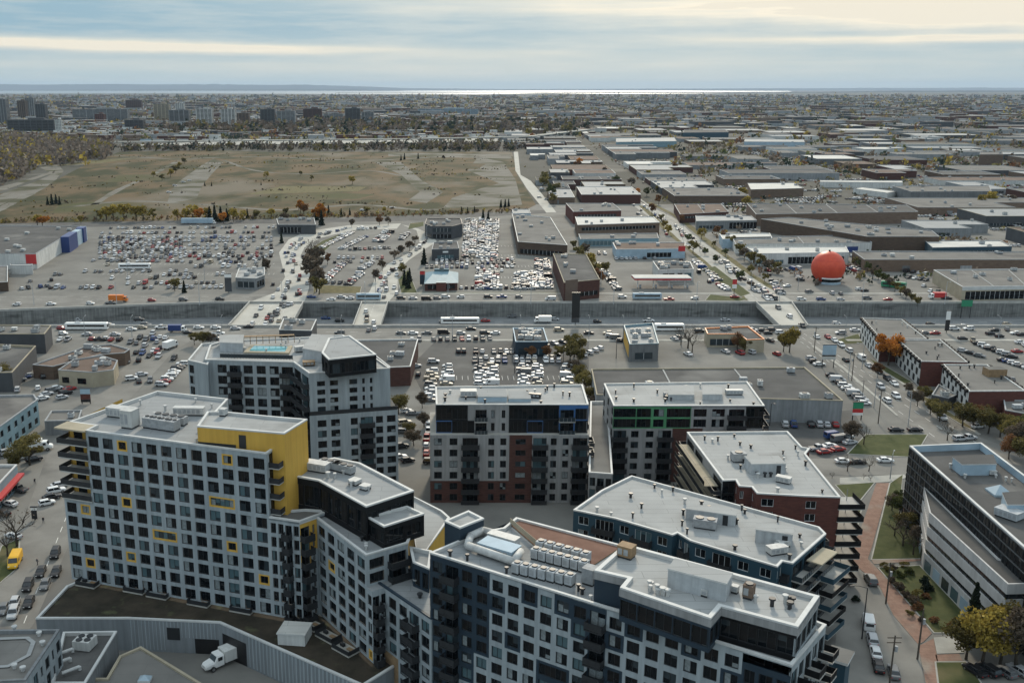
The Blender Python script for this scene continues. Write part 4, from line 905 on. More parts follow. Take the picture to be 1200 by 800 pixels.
d = e - a; mid = (a + e) / 2; m.box((mid.x, mid.y, HC + .55), (d.length, .04, 1.0), 'glass_mid', rot_m(d)); b.add('railing', m)
m = MB(); a, e = bc(286, 403), bc(345, 401)
for k in range(9): q = a + (e - a) * (k / 8); m.box((q.x, q.y, HC + 1), (.15, .15, 2.2), 'wood')
d = e - a; mid = (a + e) / 2; m.box((mid.x, mid.y, HC + 2.1), (d.length, 1.2, .15), 'wood', rot_m(d)); b.add('pergola', m)
vents(b, poly, HC - .35, 10, 99, 'duct')
b.finish()

# ---- office building at the right: dark gridded slab and a striped wing
HO = 19.0; bo = lambda x, y: P(x, y, HO)
O0, O1 = bo(1066, 522), bo(1066, 522) + (bo(1200, 641) - bo(1066, 522)) * 1.25
O3 = bo(1150, 518.5); O2 = O3 + (O1 - O0)
b = Building('office_building', 'dark gridded glass office building with pale blue roof parapet at the right edge', 'office building')
def og(A, B): return dict(cols='B' * max(3, int((B - A).length / 2.1)), rows=8, mats='panel_black', top=.5, wh=(.8, .6), frames='w', seed=101)
b.maxw = 100
b.block([O0, O1, O2, O3], 0, HO, {0: lambda A, B: dict(cols='q' * int((B - A).length / 2.6), rows=9, mats='wall_grey', top=.35, seed=101, frames='w'), 3: lambda A, B: dict(cols='q' * 10, rows=9, mats='wall_grey', top=.35, seed=102, frames='w')}, wall='panel_black', roof='roof_dark', par=1.5, capw=.5, default=None)
inn = offset_poly(ccw([O0, O1, O2, O3]), .52); m = MB()
for i in range(4):
    a, e = inn[i], inn[(i + 1) % 4]; m.face([(*e, HO - 1.5), (*a, HO - 1.5), (*a, HO + .02), (*e, HO + .02)], 'panel_paleblue')
b.add('parapet_lining', m)
zo = HO - 1.5
b.add('stair_house', stair_box([bo(1127, 549.5), bo(1167, 549), bo(1163, 538), bo(1116, 541)], zo, 2.6, 'panel_paleblue', 'roof_dark')); b.add('stair_house', stair_box([bo(1180, 597), bo(1215, 597), bo(1215, 580), bo(1174, 583)], zo, 2.6, 'panel_paleblue', 'roof_dark'))
c = bo(1172, 570); m = MB(); m.prism([(c.x - 2, c.y - 2), (c.x + 2, c.y - 2), (c.x + 2, c.y + 2), (c.x - 2, c.y + 2)], zo, zo + .4, 'skylight'); 
for i in range(4):
    k = [(-2, -2), (2, -2), (2, 2), (-2, 2)]; a, e = k[i], k[(i + 1) % 4]; m.face([(c.x + a[0], c.y + a[1], zo + .41), (c.x + e[0], c.y + e[1], zo + .41), (c.x, c.y, zo + 2)], 'skylight')
b.add('skylight', m); eq(1182, 606, zo, 4.5, 3, 1.4, -1, 'metal_pale'); eq(1200, 604, zo, 3, 2, 1, -1, 'duct'); eq(1162, 556, zo, 1.5, 1.5, .8, 0, 'duct')
vents(b, [O0, O1, O2, O3], zo, 14, 103, 'duct')
b.finish()
HQ = 13.0; bq = lambda x, y: P(x, y, HQ)
Q0 = bq(1089, 600); Q1 = bq(1181, 684); Q2 = bq(1260, 682); uo = (O1 - O0).normalized(); no = Vector((uo.y, -uo.x))
def foot(p): t = (p - O0).dot(uo); return O0 + uo * t + no * .06
Q3, Q4 = foot(bq(1215, 655)), foot(bq(1092, 570))
b = Building('office_wing', 'lower office wing with pale stone bands and dark ribbon windows beside the garden', 'office building')
stripe = lambda A, B: dict(cols='B' * max(2, int((B - A).length / 4.5)), rows=4, mats='stripe_stone', top=1.2, base=0, wh=(.9, .5), frames='w', seed=104)
Lq = (Q1 - Q0)
def ribbon(A, B):
    u = (B - A); Ln = u.length; u = u / Ln; n = Vector((u.y, -u.x)); rz = rot_m(u); fh = (HQ - .9) / 4
    for r in range(4):
        z0 = HQ - .9 - (r + 1) * fh; m = b.mb('wall')
        if r < 3:
            a0, a1 = z0 + .25 * fh, z0 + .62 * fh
            for lo, hi in ((z0, a0), (a1, z0 + fh)): m.face([(*A, lo), (*B, lo), (*B, hi), (*A, hi)], 'stripe_stone')
            i0, i1 = A - n * .3, B - n * .3
            m.face([(*A, a0), (*B, a0), (*i1, a0), (*i0, a0)], 'stripe_stone'); m.face([(*i0, a1), (*i1, a1), (*B, a1), (*A, a1)], 'stripe_stone')
            w = MB(); w.face([(*i0, a0), (*i1, a0), (*i1, a1), (*i0, a1)], 'glass_office')
            for k in range(int(Ln / 1.5)):
                p = A + u * (k + .5) * 1.5 - n * .27; w.box((p.x, p.y, (a0 + a1) / 2), (.08, .05, a1 - a0), 'frame_dark', rz)
            b.add('ribbon_window', w)
        else:
            m.face([(*A, z0), (*B, z0), (*B, z0 + fh), (*A, z0 + fh)], 'stripe_stone'); w = MB()
            for k in range(int(Ln / 4)):
                p = A + u * (k + .55) * 4 + n * .03; w.box((p.x, p.y, z0 + fh * .48), (2.9, .06, fh * .8), ['glass_teal', 'panel_paleblue', 'glass_mid'][k % 3], rz)
            b.add('ground_window', w)
    b.mb('wall').face([(*A, HQ - .9), (*B, HQ - .9), (*B, HQ), (*A, HQ)], 'stripe_stone')
ribbon(Q0, Q1); ribbon(Q1, Q2); ribbon(Q4, Q0)
pq = [Q0, Q1, Q2, Q3, Q4]; b.mb('roof').face([(*p, HQ - .3) for p in pq], 'roof_dark')
k_ = b.mb('parapet'); inn = offset_poly(pq, .35)
for i in range(5):
    j = (i + 1) % 5; k_.face([(*pq[i], HQ), (*pq[j], HQ), (*inn[j], HQ), (*inn[i], HQ)], 'stripe_stone'); k_.face([(*inn[i], HQ), (*inn[j], HQ), (*inn[j], HQ - .3), (*inn[i], HQ - .3)], 'stripe_stone')
b.finish()
# ------------------------------------------------------------------ middle distance: stores, workshops, warehouses
TAKEN = []
def bbox(pts): xs = [p[0] for p in pts]; ys = [p[1] for p in pts]; return (min(xs), min(ys), max(xs), max(ys))
def front_part(b, A, B, f0, f1, z0, z1, mat, name, out=.04, depth=.08, frame=None):
    u = (B - A); Ln = u.length; u /= Ln; n = Vector((u.y, -u.x)); p = A + u * Ln * f0; q = A + u * Ln * f1; c = (p + q) / 2 + n * out; m = MB()
    m.box((c.x, c.y, (z0 + z1) / 2), ((q - p).length, depth, z1 - z0), mat, rot_m(u))
    if frame:
        k = int((q - p).length / 2.4)
        for i in range(1, k): w = p + (q - p) * (i / k) + n * (out + depth / 2); m.box((w.x, w.y, (z0 + z1) / 2), (.12, .05, z1 - z0), frame, rot_m(u))
    b.add(name, m)
def shed(label, pts, h, wall='brick_brown', roof='roof_gravel', units=4, feats=(), name='warehouse', cat='warehouse', group=None, cap='metal_grey', par=.45, world=False, seed=None, seams=0):
    poly = ccw([Vector(p) for p in pts] if world else PP(pts, h)); b = Building(name, label, cat); rr = random.Random(seed or sum(map(ord, label)))
    b.block(poly, 0, h, wall=wall, roof=roof, par=par, cap=cap, capw=.35); TAKEN.append(bbox(poly))
    for (e, f0, f1, z0, z1, mat, nm) in feats: front_part(b, poly[e % len(poly)], poly[(e + 1) % len(poly)], f0, f1, z0, z1, mat, nm, frame='frame_white' if nm == 'window' else None)
    for _ in range(units):
        q = inner(poly, 2.2, rr)
        if q: b.add('rooftop_unit', unit_box(q[0], q[1], h - par, rr.uniform(1.5, 3.2), rr.uniform(1.4, 2.2), rr.uniform(.9, 1.6), rr.choice((0, .1, -.2)), rr.choice(('metal_pale', 'metal_grey', 'duct', 'wall_white')), rr.randint(0, 2)))
    c = sum((p for p in poly), Vector((0, 0))) / len(poly)
    for k in range(seams):  # roof sheet seams
        a = poly[0] + (poly[1] - poly[0]) * ((k + 1) / (seams + 1)); e = poly[3] + (poly[2] - poly[3]) * ((k + 1) / (seams + 1)); d = e - a; m = MB(); mid = (a + e) / 2; m.box((mid.x, mid.y, h - par + .12), (d.length - 1.5, .5, .22), 'roof_pale', rot_m(d)); b.add('roof_seam', m)
    return b.finish(group)
win = lambda f0=.08, f1=.92, z0=1, z1=3.2, e=0, mat='glass_mid': (e, f0, f1, z0, z1, mat, 'window')
door = lambda f0, f1, z1=3.5, e=0, mat='wall_grey': (e, f0, f1, .02, z1, mat, 'door')
# -- near side of the trench
bx = [(699, 462), (988, 469), (943, 430), (693, 432)]
shed('big flat roofed grey box store behind the green topped apartment block', bx, 7.5, 'wall_grey', 'roof_dark', 12, (door(.86, .9, 2.6),), 'store', 'store', cap='wall_tan', seams=2)
shed('brown walled flat roofed building just right of the pool apartment block', [(457, 430), (481, 429), (490, 397), (416, 398)], 7, 'brick_dark', 'roof_dark', 4, (), 'store', 'store', cap='coping')
shed('small dark building with white rimmed roof between the two left overpasses', [(327, 386), (365, 387), (371, 374), (332, 373)], 7, 'wall_dark', 'roof_gravel', 4, (win(.1, .9, 2, 4.5, 0, 'glass'),), 'office', 'building', cap='coping')
shed('dark blue boxy restaurant with crowded equipment on its roof by the service road', [(604, 400), (642, 400), (637, 384), (601, 384)], 6, 'panel_navy', 'roof_dark', 14, (win(.1, .4), win(.5, .95, 1, 3, 0, 'panel_blue')), 'restaurant', 'restaurant', cap='panel_paleblue')
shed('grey restaurant with tall pale parapets and mustard flank by the near service road', [(738, 403), (772, 402), (765, 378), (731, 381)], 7, 'wall_grey', 'roof_pale', 9, ((3, .1, .9, 1, 5.8, 'panel_yellow', 'side_panel'), win(.2, .8, 1, 3.5)), 'restaurant', 'restaurant', cap='panel_teal', par=.9)
shed('dark roofed fast food building edged with an orange fascia by the right overpass', [(829, 391), (866, 391), (875, 398), (896, 397), (877, 382), (826, 384)], 5.5, 'wall_tan', 'roof_dark', 3, (win(.1, .9, .8, 3.4),), 'restaurant', 'restaurant', cap='orange_paint')
shed('dark low building at the left edge with tan parapet end beside the motorway', [(-30, 391), (52, 391), (60, 381), (-30, 380)], 8, 'wall_dark', 'roof_gravel', 5, (), 'store', 'store', cap='wall_tan')
shed('larger dark roofed building with tan parapet at the left edge below the motorway', [(-60, 437), (14, 436), (42, 405), (-30, 402)], 7, 'wall_dark', 'roof_dark', 4, (door(.2, .6, 3),), 'store', 'store', cap='wall_tan', par=.8)
shed('brown roofed restaurant with pale front wall in the left car park', [(68, 433), (108, 436), (133, 433), (138, 422), (118, 416), (86, 421)], 5.5, 'wall_tan', 'roof_brown', 5, (win(.1, .3, 1, 3, 0, 'glass'), win(.55, .8, 1, 3, 0, 'glass')), 'restaurant', 'restaurant')
shed('long brown roofed wing behind the restaurant in the left car park', [(38, 427), (62, 429), (118, 415), (146, 413), (152, 409), (130, 403), (100, 406)], 5, 'brick_brown', 'roof_brown', 6, (), 'restaurant', 'restaurant')
def motel(A, B): return dict(cols='w' * 10, rows=2, mats='panel_teal', top=.6, wh=(.5, .5), seed=3)
b = Building('motel', 'pale blue two storey building with grey roof at the left edge above the box truck', 'building')
mp = ccw(PP([(-40, 528), (44, 468), (40, 462), (-60, 464)], 8)); b.block(mp, 0, 8, {0: motel}, wall='panel_teal', roof='roof_gravel', cap='metal_grey'); b.finish()
shed('low grey flat roofed building behind the left end of the yellow framed block', [(52, 493), (92, 492), (96, 480), (60, 481)], 4.5, 'wall_grey', 'roof_gravel', 1, (), 'store', 'store')
b = Building('store', 'red edged storefront with white roof rim at the left edge beside the street', 'store')
sp_ = ccw(PP([(-60, 594), (-8, 574), (20, 544), (-60, 544)], 6)); b.block(sp_, 0, 6, wall='panel_teal', roof='roof_gravel', cap='coping')
for e in (0, 1):
    front_part(b, sp_[e], sp_[e + 1], .05, .95, .6, 3.0, 'glass_mid', 'window', frame='frame_white'); front_part(b, sp_[e], sp_[e + 1], 0, 1, 3.1, 3.7, 'red_paint', 'awning', .8, 1.6)
b.finish()
# bottom-left neighbours
b = Building('office', 'grey building with octagonal path on its roof in the lower left corner', 'building')
op = ccw(PP([(-40, 800), (30, 796), (70, 737), (-40, 738)], 15)); b.block(op, 0, 15, {0: dict(cols='wwwww', rows=5, mats='panel_warm'), 1: dict(cols='nwnwnw', rows=5, mats='panel_light', top=1)}, wall='panel_grey', roof='roof_gravel', cap='wall_grey')
m = MB(); 
oc = PP([(-20, 784), (10, 782), (36, 768), (42, 752), (34, 746), (-20, 748)], 14.5); oo = ccw(oc); ii = offset_poly(oo, .7)
for i in range(len(oo)):
    j = (i + 1) % len(oo); m.face([(*oo[i], 14.62), (*oo[j], 14.62), (*ii[j], 14.62), (*ii[i], 14.62)], 'roof_pale')
b.add('roof_path', m)
for x, y in ((17, 737), (46, 744), (50, 755), (27, 785), (17, 782)): b.add('roof_vent', vent_pipe(*P(x, y, 14.6), 14.5, .4, .5, 'duct'))
b.finish()
b = Building('annex', 'lower annex with dark roof and white four fan cooling unit in the lower left', 'building')
ap = ccw(PP([(60, 800), (100, 800), (137, 739), (74, 740)], 9)); b.block(ap, 0, 9, wall='wall_grey', roof='roof_dark', cap='coping', par=.6)
c = P(100, 757, 8.6); mm = MB(); mm.box((c.x, c.y, 9.4), (3.0, 2.8, 1.6), 'wall_white', -.2)
for dx in (-.7, .7):
    for dy in (-.65, .65): mm.cyl((c.x + dx, c.y + dy, 10.2), (c.x + dx, c.y + dy, 10.35), .55, .55, 'metal_dark', 12)
b.add('cooling_unit', mm)
for x, y in ((76, 767), (84, 788), (73, 778)):
    c = P(x, y, 8.6); mm = MB(); mm.cyl((c.x - 1.2, c.y - 1, 9.2), (c.x + 1, c.y + .9, 9.2), .28, .28, 'duct', 8); mm.cyl((c.x + 1, c.y + .9, 8.6), (c.x + 1, c.y + .9, 9.2), .28, .28, 'duct', 8); b.add('duct', mm)
b.finish()
b = Building('annex', 'grey gravel roofed low building with white edge and small skylight at the bottom left', 'building')
gp_ = ccw(PP([(60, 835), (300, 850), (236, 800), (165, 757), (140, 768), (125, 794), (106, 794)], 7)); b.block(gp_, 0, 7, wall='wall_dark', roof='roof_gravel', cap='wall_tan', par=.3)
c = P(170, 797, 6.7); mm = MB(); mm.box((c.x, c.y, 6.9), (2, 1.6, .4), 'coping')
for a_, e_ in (((-1, -.8), (1, -.8)), ((1, -.8), (1, .8)), ((1, .8), (-1, .8)), ((-1, .8), (-1, -.8))): mm.face([(c.x + a_[0], c.y + a_[1], 7.12), (c.x + e_[0], c.y + e_[1], 7.12), (c.x, c.y, 7.8)], 'skylight')
b.add('skylight', mm); b.finish()
# chequered building at the right, three stepped lengths
def chequer(label, roofpx, h, seed):
    p = ccw(PP(roofpx, h)); b = Building('motel', label, 'building'); b.block(p, 0, h, {3: lambda A, B: dict(cols='g' * max(4, int((B - A).length / 2.6)), rows=3, mats='wall_white', top=.3, seed=seed, sub={(c, r): '.' for c in range(60) for r in range(3) if (c + r) % 2}), 1: lambda A, B: dict(cols='g.' * max(2, int((B - A).length / 5.2)), rows=3, mats='wall_white', top=.3, seed=seed)}, wall='brick_red', roof='roof_gravel', cap='wall_white', par=.3)
    for s_, e in ((0, 3), (1, 1)):
        A_, B_ = p[e], p[(e + 1) % 4]; n = int((B_ - A_).length / 3.2); u = (B_ - A_).normalized(); nn = Vector((u.y, -u.x))
        for k in range(n):
            c = A_ + (B_ - A_) * ((k + .5) / n) + nn * .45; mm = MB(); mm.box((c.x, c.y, h - .25), (1.9, .9, .9), 'panel_black', rot_m(u)); b.add('dormer', mm)
    vents(b, p, h - .3, 7, seed); return b
chequer('far length of the black and white chequered building beside the right street', [(1032, 397), (1086, 396.5), (1057, 374), (1010, 372)], 9, 1).finish()
chequer('middle length of the black and white chequered building beside the right street', [(1080, 423), (1134, 424), (1102, 397.5), (1052, 398)], 9, 2).finish()
b = chequer('near length of the black and white chequered building beside the right street', [(1136, 458), (1202, 457.5), (1157, 427), (1105, 426.5)], 9, 3)
c = P(1165, 440, 8.7); mm = MB(); mm.box((c.x, c.y, 10), (6, 4, 2.6), 'wood', 0, 'roof_gravel'); b.add('stair_house', mm); b.finish()
shed('low dark roofed porch building in front of the chequered building', [(1092, 462), (1112, 466), (1122, 462), (1100, 450)], 4, 'wall_dark', 'roof_gravel', 1, (), 'annex', 'building')
shed('red brick low building at the right edge behind the autumn trees', [(1178, 480), (1245, 492), (1245, 468), (1176, 468)], 6, 'brick_red', 'roof_gravel', 2, (win(.1, .9, 1, 3, 0, 'panel_teal'),), 'house', 'building')
# -- far side, left of the field roads
b = Building('superstore', 'flat roofed superstore with white side wall and blue entrance hall at the far left', 'store')
ss = ccw(PP([(-60, 297), (42, 297), (95, 265), (-40, 264)], 9)); b.block(ss, 0, 9, wall='wall_white', roof='roof_dark', cap='metal_grey', par=.4); TAKEN.append(bbox(ss))
for f0, f1, h1, mt, nm, dep in ((.5, .7, 10, 'blue_paint', 'entrance_hall', 5), (.74, .98, 9.2, 'panel_paleblue', 'glass_hall', 4), (.86, .93, 9.8, 'blue_paint', 'entrance_sign', 5)): front_part(b, ss[1], ss[2], f0, f1, .02, h1, mt, nm, dep / 2, dep)
front_part(b, ss[0], ss[1], .88, 1.0, 3, 8.5, 'red_paint', 'sign_panel', .15, .3)
rr = random.Random(4)
for _ in range(14):
    q = inner(ss, 3, rr); b.add('rooftop_unit', unit_box(q[0], q[1], 8.6, 2.5, 2, 1.2, 0, 'wall_white'))
b.finish()
shed('small white building in front of the superstore at the left edge', [(-40, 332), (9, 330), (9, 311), (-40, 312)], 5, 'brick_brown', 'roof_gravel', 2, (), 'store', 'store', cap='coping')
shed('long white canopy shed in front of the superstore', [(12, 311), (38, 311), (38, 309), (12, 309)], 5, 'wall_white', 'roof_white', 0, (), 'shed', 'shed')
shed('crenellated white trimmed restaurant beside the left curved road', [(276, 325), (300, 326), (310, 322), (310, 313), (280, 314)], 6, 'wall_grey', 'roof_pale', 6, (win(.1, .9, 1, 4, 0, 'glass_mid'), win(.1, .9, 1, 4, 1, 'glass')), 'restaurant', 'restaurant', cap='coping', par=.8)
shed('dark glass pavilion with pale roof rim at the bend of the left curved road', [(326, 263), (370, 263), (368, 255), (324, 256)], 7, 'wall_dark', 'roof_dark', 5, (win(.05, .6, 1, 5, 0, 'glass'),), 'pavilion', 'building', cap='coping')
shed('dark curved glass showroom beside the field road', [(498, 262), (506, 265), (530, 265), (542, 262), (540, 256), (500, 256)], 9, 'wall_dark', 'roof_dark', 6, (win(.05, .95, .8, 3.4, 0, 'glass'), win(.05, .95, .8, 3.4, 1, 'glass'), win(.05, .95, 5, 7.6, 1, 'glass_mid')), 'showroom', 'store', cap='metal_dark')
shed('black boxy showroom with white sign band in front of the dealer car rows', [(506, 292), (538, 291), (536, 283), (508, 284)], 7, 'wall_dark', 'roof_dark', 4, (win(.2, .8, 1, 3.2, 0, 'glass_teal'), (0, .4, .6, 4.6, 5.6, 'white_paint', 'sign_band')), 'showroom', 'store')
b = Building('restaurant', 'brick restaurant with blue grey hipped roof and teal skylights by the far service road', 'restaurant')
rp = ccw(PP([(498, 332), (536, 331), (536, 319), (500, 319)], 4)); b.mb('wall'); 
for i in range(4): A_, B_ = rp[i], rp[(i + 1) % 4]; b.mb('wall').face([(*A_, 0), (*B_, 0), (*B_, 4), (*A_, 4)], 'brick_dark')
c0 = (rp[0] + rp[3]) / 2 + V((5, 0)); c1 = (rp[1] + rp[2]) / 2 - V((5, 0)); o4 = offset_poly(rp, -.5)
m = b.mb('roof'); m.face([(*o4[0], 3.9), (*o4[1], 3.9), (*c1, 7.5), (*c0, 7.5)], 'panel_teal'); m.face([(*o4[1], 3.9), (*o4[2], 3.9), (*c1, 7.5)], 'panel_teal'); m.face([(*o4[2], 3.9), (*o4[3], 3.9), (*c0, 7.5), (*c1, 7.5)], 'panel_teal'); m.face([(*o4[3], 3.9), (*o4[0], 3.9), (*c0, 7.5)], 'panel_teal')
for k in (0, 1): q = c0 + (c1 - c0) * (.3 + .4 * k); mm = MB(); mm.box((q.x, q.y + .8, 7.9), (5, 3, 1.2), 'glass_teal', 0); b.add('skylight', mm)
front_part(b, rp[0], rp[1], .08, .4, 1, 3, 'glass', 'window', frame='frame_white'); front_part(b, rp[0], rp[1], .6, .92, 1, 3, 'glass', 'window', frame='frame_white')
mm = MB(); q = (rp[0] + rp[1]) / 2; mm.prism([(q.x - 2.5, q.y - 2), (q.x + 2.5, q.y - 2), (q.x + 2.5, q.y + .5), (q.x - 2.5, q.y + .5)], 0, 4.6, 'brick_red', 'panel_teal'); b.add('porch', mm); b.finish()
shed('long dark roofed commercial building with white rim beyond the dealer lots', [(607, 283), (665, 287), (645, 254.5), (600, 250.5)], 8, 'brick_brown', 'roof_gravel', 9, (win(.05, .9, .8, 3.5, 0, 'glass'),), 'store', 'store', cap='coping')
shed('pale blue roofed hall at the far end of the dealer lots', [(601, 250), (622, 250), (620, 245), (600, 245)], 7, 'panel_paleblue', 'roof_pale', 1, (), 'hall', 'building')
shed('dark brick building with a mauve stair panel beside the far service road', [(661, 331), (703, 327), (687, 298), (648, 297)], 9.5, 'brick_dark', 'roof_dark', 6, ((0, .04, .38, .2, 10.5, 'roof_brown', 'stair_panel'), win(.45, .95, 2, 4, 0, 'glass')), 'office', 'building', cap='wall_tan')
shed('red brick rear half of the L shaped works left of the main street', [(672, 248), (728, 246.5), (718, 238), (663, 238)], 9.5, 'brick_red', 'roof_gravel', 5, (win(.1, .9, 5, 7),), 'workshop', 'building')
shed('brown brick front half of the L shaped works with white roof', [(677, 263.5), (773, 260.5), (766, 254), (674, 254)], 8.5, 'brick_brown', 'roof_white', 4, (win(.05, .95, 4.4, 6.4, 0, 'glass'),), 'workshop', 'building', cap='coping')
shed('low teal and glass building in front of the L shaped works', [(680, 280), (772, 279), (770, 273), (678, 274)], 5, 'panel_teal', 'roof_gravel', 3, (win(.05, .45, .8, 3.6, 0, 'glass_teal'),), 'store', 'store')
shed('pale blue and white showroom with a red corner sign left of the main street', [(722, 292), (803, 291), (803, 283.5), (718, 284)], 6, 'panel_paleblue', 'roof_brown', 5, (win(.45, .8, .8, 3.6, 0, 'glass'), (0, .9, 1.0, 4.2, 7.5, 'red_paint', 'corner_sign')), 'showroom', 'store', cap='coping')
shed('white fronted shop with dark roof behind the petrol station canopy', [(772, 316), (813, 315), (809, 306.5), (765, 306)], 6.5, 'wall_white', 'roof_dark', 12, (win(.12, .45, .6, 4.4, 0, 'glass'), win(.55, .68, .6, 4.4, 0, 'glass'), win(.74, .94, .6, 4.4, 0, 'glass_teal')), 'shop', 'store', cap='coping')
b = thing('petrol_station_canopy', 'white petrol station canopy with red fascia by the far service road', 'canopy', (*((P(744, 328, 5) + P(809, 326, 5)) / 2), 0))
A_, B_ = P(744, 328, 5), P(809, 327, 5); ox, oy = b.location.x, b.location.y; w_ = (B_ - A_).length
m = MB(); m.box((0, 4, 5.0), (w_, 9.5, .9), 'red_paint', 0, 'roof_white'); m.build('canopy_roof', b); m = MB(); m.box((0, 4, 5.6), (w_ + .3, 9.8, .35), 'white_paint', 0, 'roof_white'); m.build('fascia', b)
for fx in (-.42, -.14, .14, .42): m = MB(); m.box((fx * w_, 3, 2.28), (.45, .45, 4.54), 'white_paint'); m.build('column', b); m = MB(); m.box((fx * w_ + 1.4, 3, .85), (1.0, .6, 1.7), 'metal_pale'); m.build('fuel_pump', b)
# -- right of the main street
shed('black glazed shop with pale roof at the corner right of the main street', [(816, 259), (887, 258), (880, 252.5), (815, 252.5)], 6.5, 'wall_grey', 'roof_pale', 4, (win(.55, 1.0, .5, 5, 0, 'glass'), win(.05, .45, .8, 3, 0, 'glass_mid')), 'store', 'store')
shed('dark brick two part shop beyond the black glazed shop on the main street', [(797, 251), (854, 248), (845, 238.5), (790, 239)], 7, 'brick_dark', 'roof_brown', 4, (win(.1, .9, 3.4, 5),), 'store', 'store', seams=1)
shed('long pale cyan shed right of the main street', [(847, 280), (905, 279), (902, 273), (843, 273.5)], 6, 'panel_paleblue', 'roof_white', 2, (), 'workshop', 'building', cap='coping')
shed('grey flat roofed workshops behind the long white showroom', [(862, 286), (1022, 284), (1010, 275), (858, 278)], 6, 'wall_white', 'roof_gravel', 8, (door(.7, .76), door(.82, .9, 3.5, 0, 'blue_paint')), 'workshop', 'building', seams=1)
shed('long white showroom with dark glass front left of the orange sphere', [(886, 297), (995, 295.5), (991, 288.5), (875, 289.5)], 7, 'wall_white', 'roof_white', 4, (win(.35, .95, .5, 4.6, 0, 'glass'), (0, .0, .3, .8, 3, 'glass_teal', 'window')), 'showroom', 'store', cap='coping')
shed('huge brown brick factory with wide grey roof behind the white showroom', [(892, 256.5), (1016, 277), (1101, 277), (1092, 270), (925, 254.5)], 9, 'brick_brown', 'roof_gravel', 16, (), 'factory', 'factory')
shed('broad dark roofed brick warehouse beyond the huge brown factory', [(886, 251), (1076, 248), (1062, 240), (875, 238)], 9, 'brick_brown', 'roof_dark', 14, (), seams=3)
shed('teal fronted hall with a cream roof right of the huge brown factory', [(1093, 290), (1186, 288.5), (1172, 281.5), (1084, 282)], 6, 'panel_blue', 'roof_white', 2, (win(.05, .9, .6, 3.5, 0, 'glass'),), 'hall', 'building')
shed('long low brown warehouse right of the orange sphere', [(1013, 304), (1240, 304), (1230, 295), (999, 294)], 7, 'brick_brown', 'roof_gravel', 8, (door(.2, .24), door(.5, .56)))
shed('pale canopied store with sawtooth front rows at the right edge by the service road', [(1128, 336), (1240, 334), (1225, 314.5), (1094, 316)], 7, 'wall_tan', 'roof_gravel', 7, (win(.04, .96, .6, 4.6, 0, 'glass'), (0, .0, 1, 5.2, 6.9, 'coping', 'canopy_band')), 'store', 'store', cap='coping', seams=2)
shed('blue grey warehouse with dark front wall at the right, beside a yellow tree', [(1068, 224.5), (1162, 224), (1159, 217.5), (1046, 218)], 9, 'wall_grey', 'roof_gravel', 6, ())
shed('white sheds in a row far right behind the factory', [(961, 213), (1058, 214), (1057, 211.5), (961, 211)], 6, 'wall_white', 'roof_white', 0, ())
shed('slanting white storage sheds behind the broad dark roofed warehouse', [(1000, 221), (1040, 226), (1052, 224), (1010, 219)], 5, 'wall_white', 'roof_white', 0, (), 'shed', 'shed')
shed('brown cube shaped block far off near the right edge', [(1148, 181), (1176, 181), (1175, 178), (1149, 178)], 18, 'brick_brown', 'roof_gravel', 1, ())
shed('dark blue green hall far off beyond the main street', [(800, 155.5), (854, 155), (850, 152), (802, 152)], 14, 'panel_blue', 'roof_dark', 1, (), 'hall', 'building')
shed('long white walled hall far off right of the dark blue green hall', [(872, 166), (943, 166.5), (942, 163.5), (873, 163)], 12, 'panel_paleblue', 'roof_pale', 1, ())
shed('cream roofed factory in the distance right of the main street', [(880, 222), (942, 220.5), (930, 214), (876, 214.5)], 8, 'brick_brown', 'roof_white', 2, ())
shed('large pale green roofed depot far beyond the main street', [(722, 166.5), (793, 165.5), (790, 161), (722, 162)], 10, 'panel_teal', 'roof_pale', 2, ())
# -- procedural rows of warehouses behind
def street_x(y): return 159 + (y - 480) * .0695 * (1 if y < 900 else 1.06)
rr = random.Random(21); row = 0; y = 560.0; NW = 0; STUFF = MB()
wallc = ['brick_brown', 'wall_grey', 'wall_grey', 'wall_white', 'brick_dark', 'brick_brown', 'wall_dark', 'wall_grey']; roofc = ['roof_gravel', 'roof_gravel', 'roof_dark', 'roof_gravel', 'roof_grey', 'roof_brown', 'roof_dark', 'roof_gravel', 'roof_grey', 'roof_pale', 'roof_gravel', 'roof_brown', 'roof_grey', 'roof_white']
wn = {'brick_brown': 'brown brick', 'wall_grey': 'grey walled', 'wall_white': 'white walled', 'brick_dark': 'dark brick', 'wall_tan': 'tan walled', 'wall_dark': 'dark walled', 'brick_red': 'red brick'}
rn = {'roof_gravel': 'grey', 'roof_dark': 'dark', 'roof_grey': 'light grey', 'roof_pale': 'pale', 'roof_brown': 'brown', 'roof_white': 'white'}
def free(x0, y0, x1, y1, m=5):
    return not any(x0 - m < t[2] and x1 + m > t[0] and y0 - m < t[3] and y1 + m > t[1] for t in TAKEN)
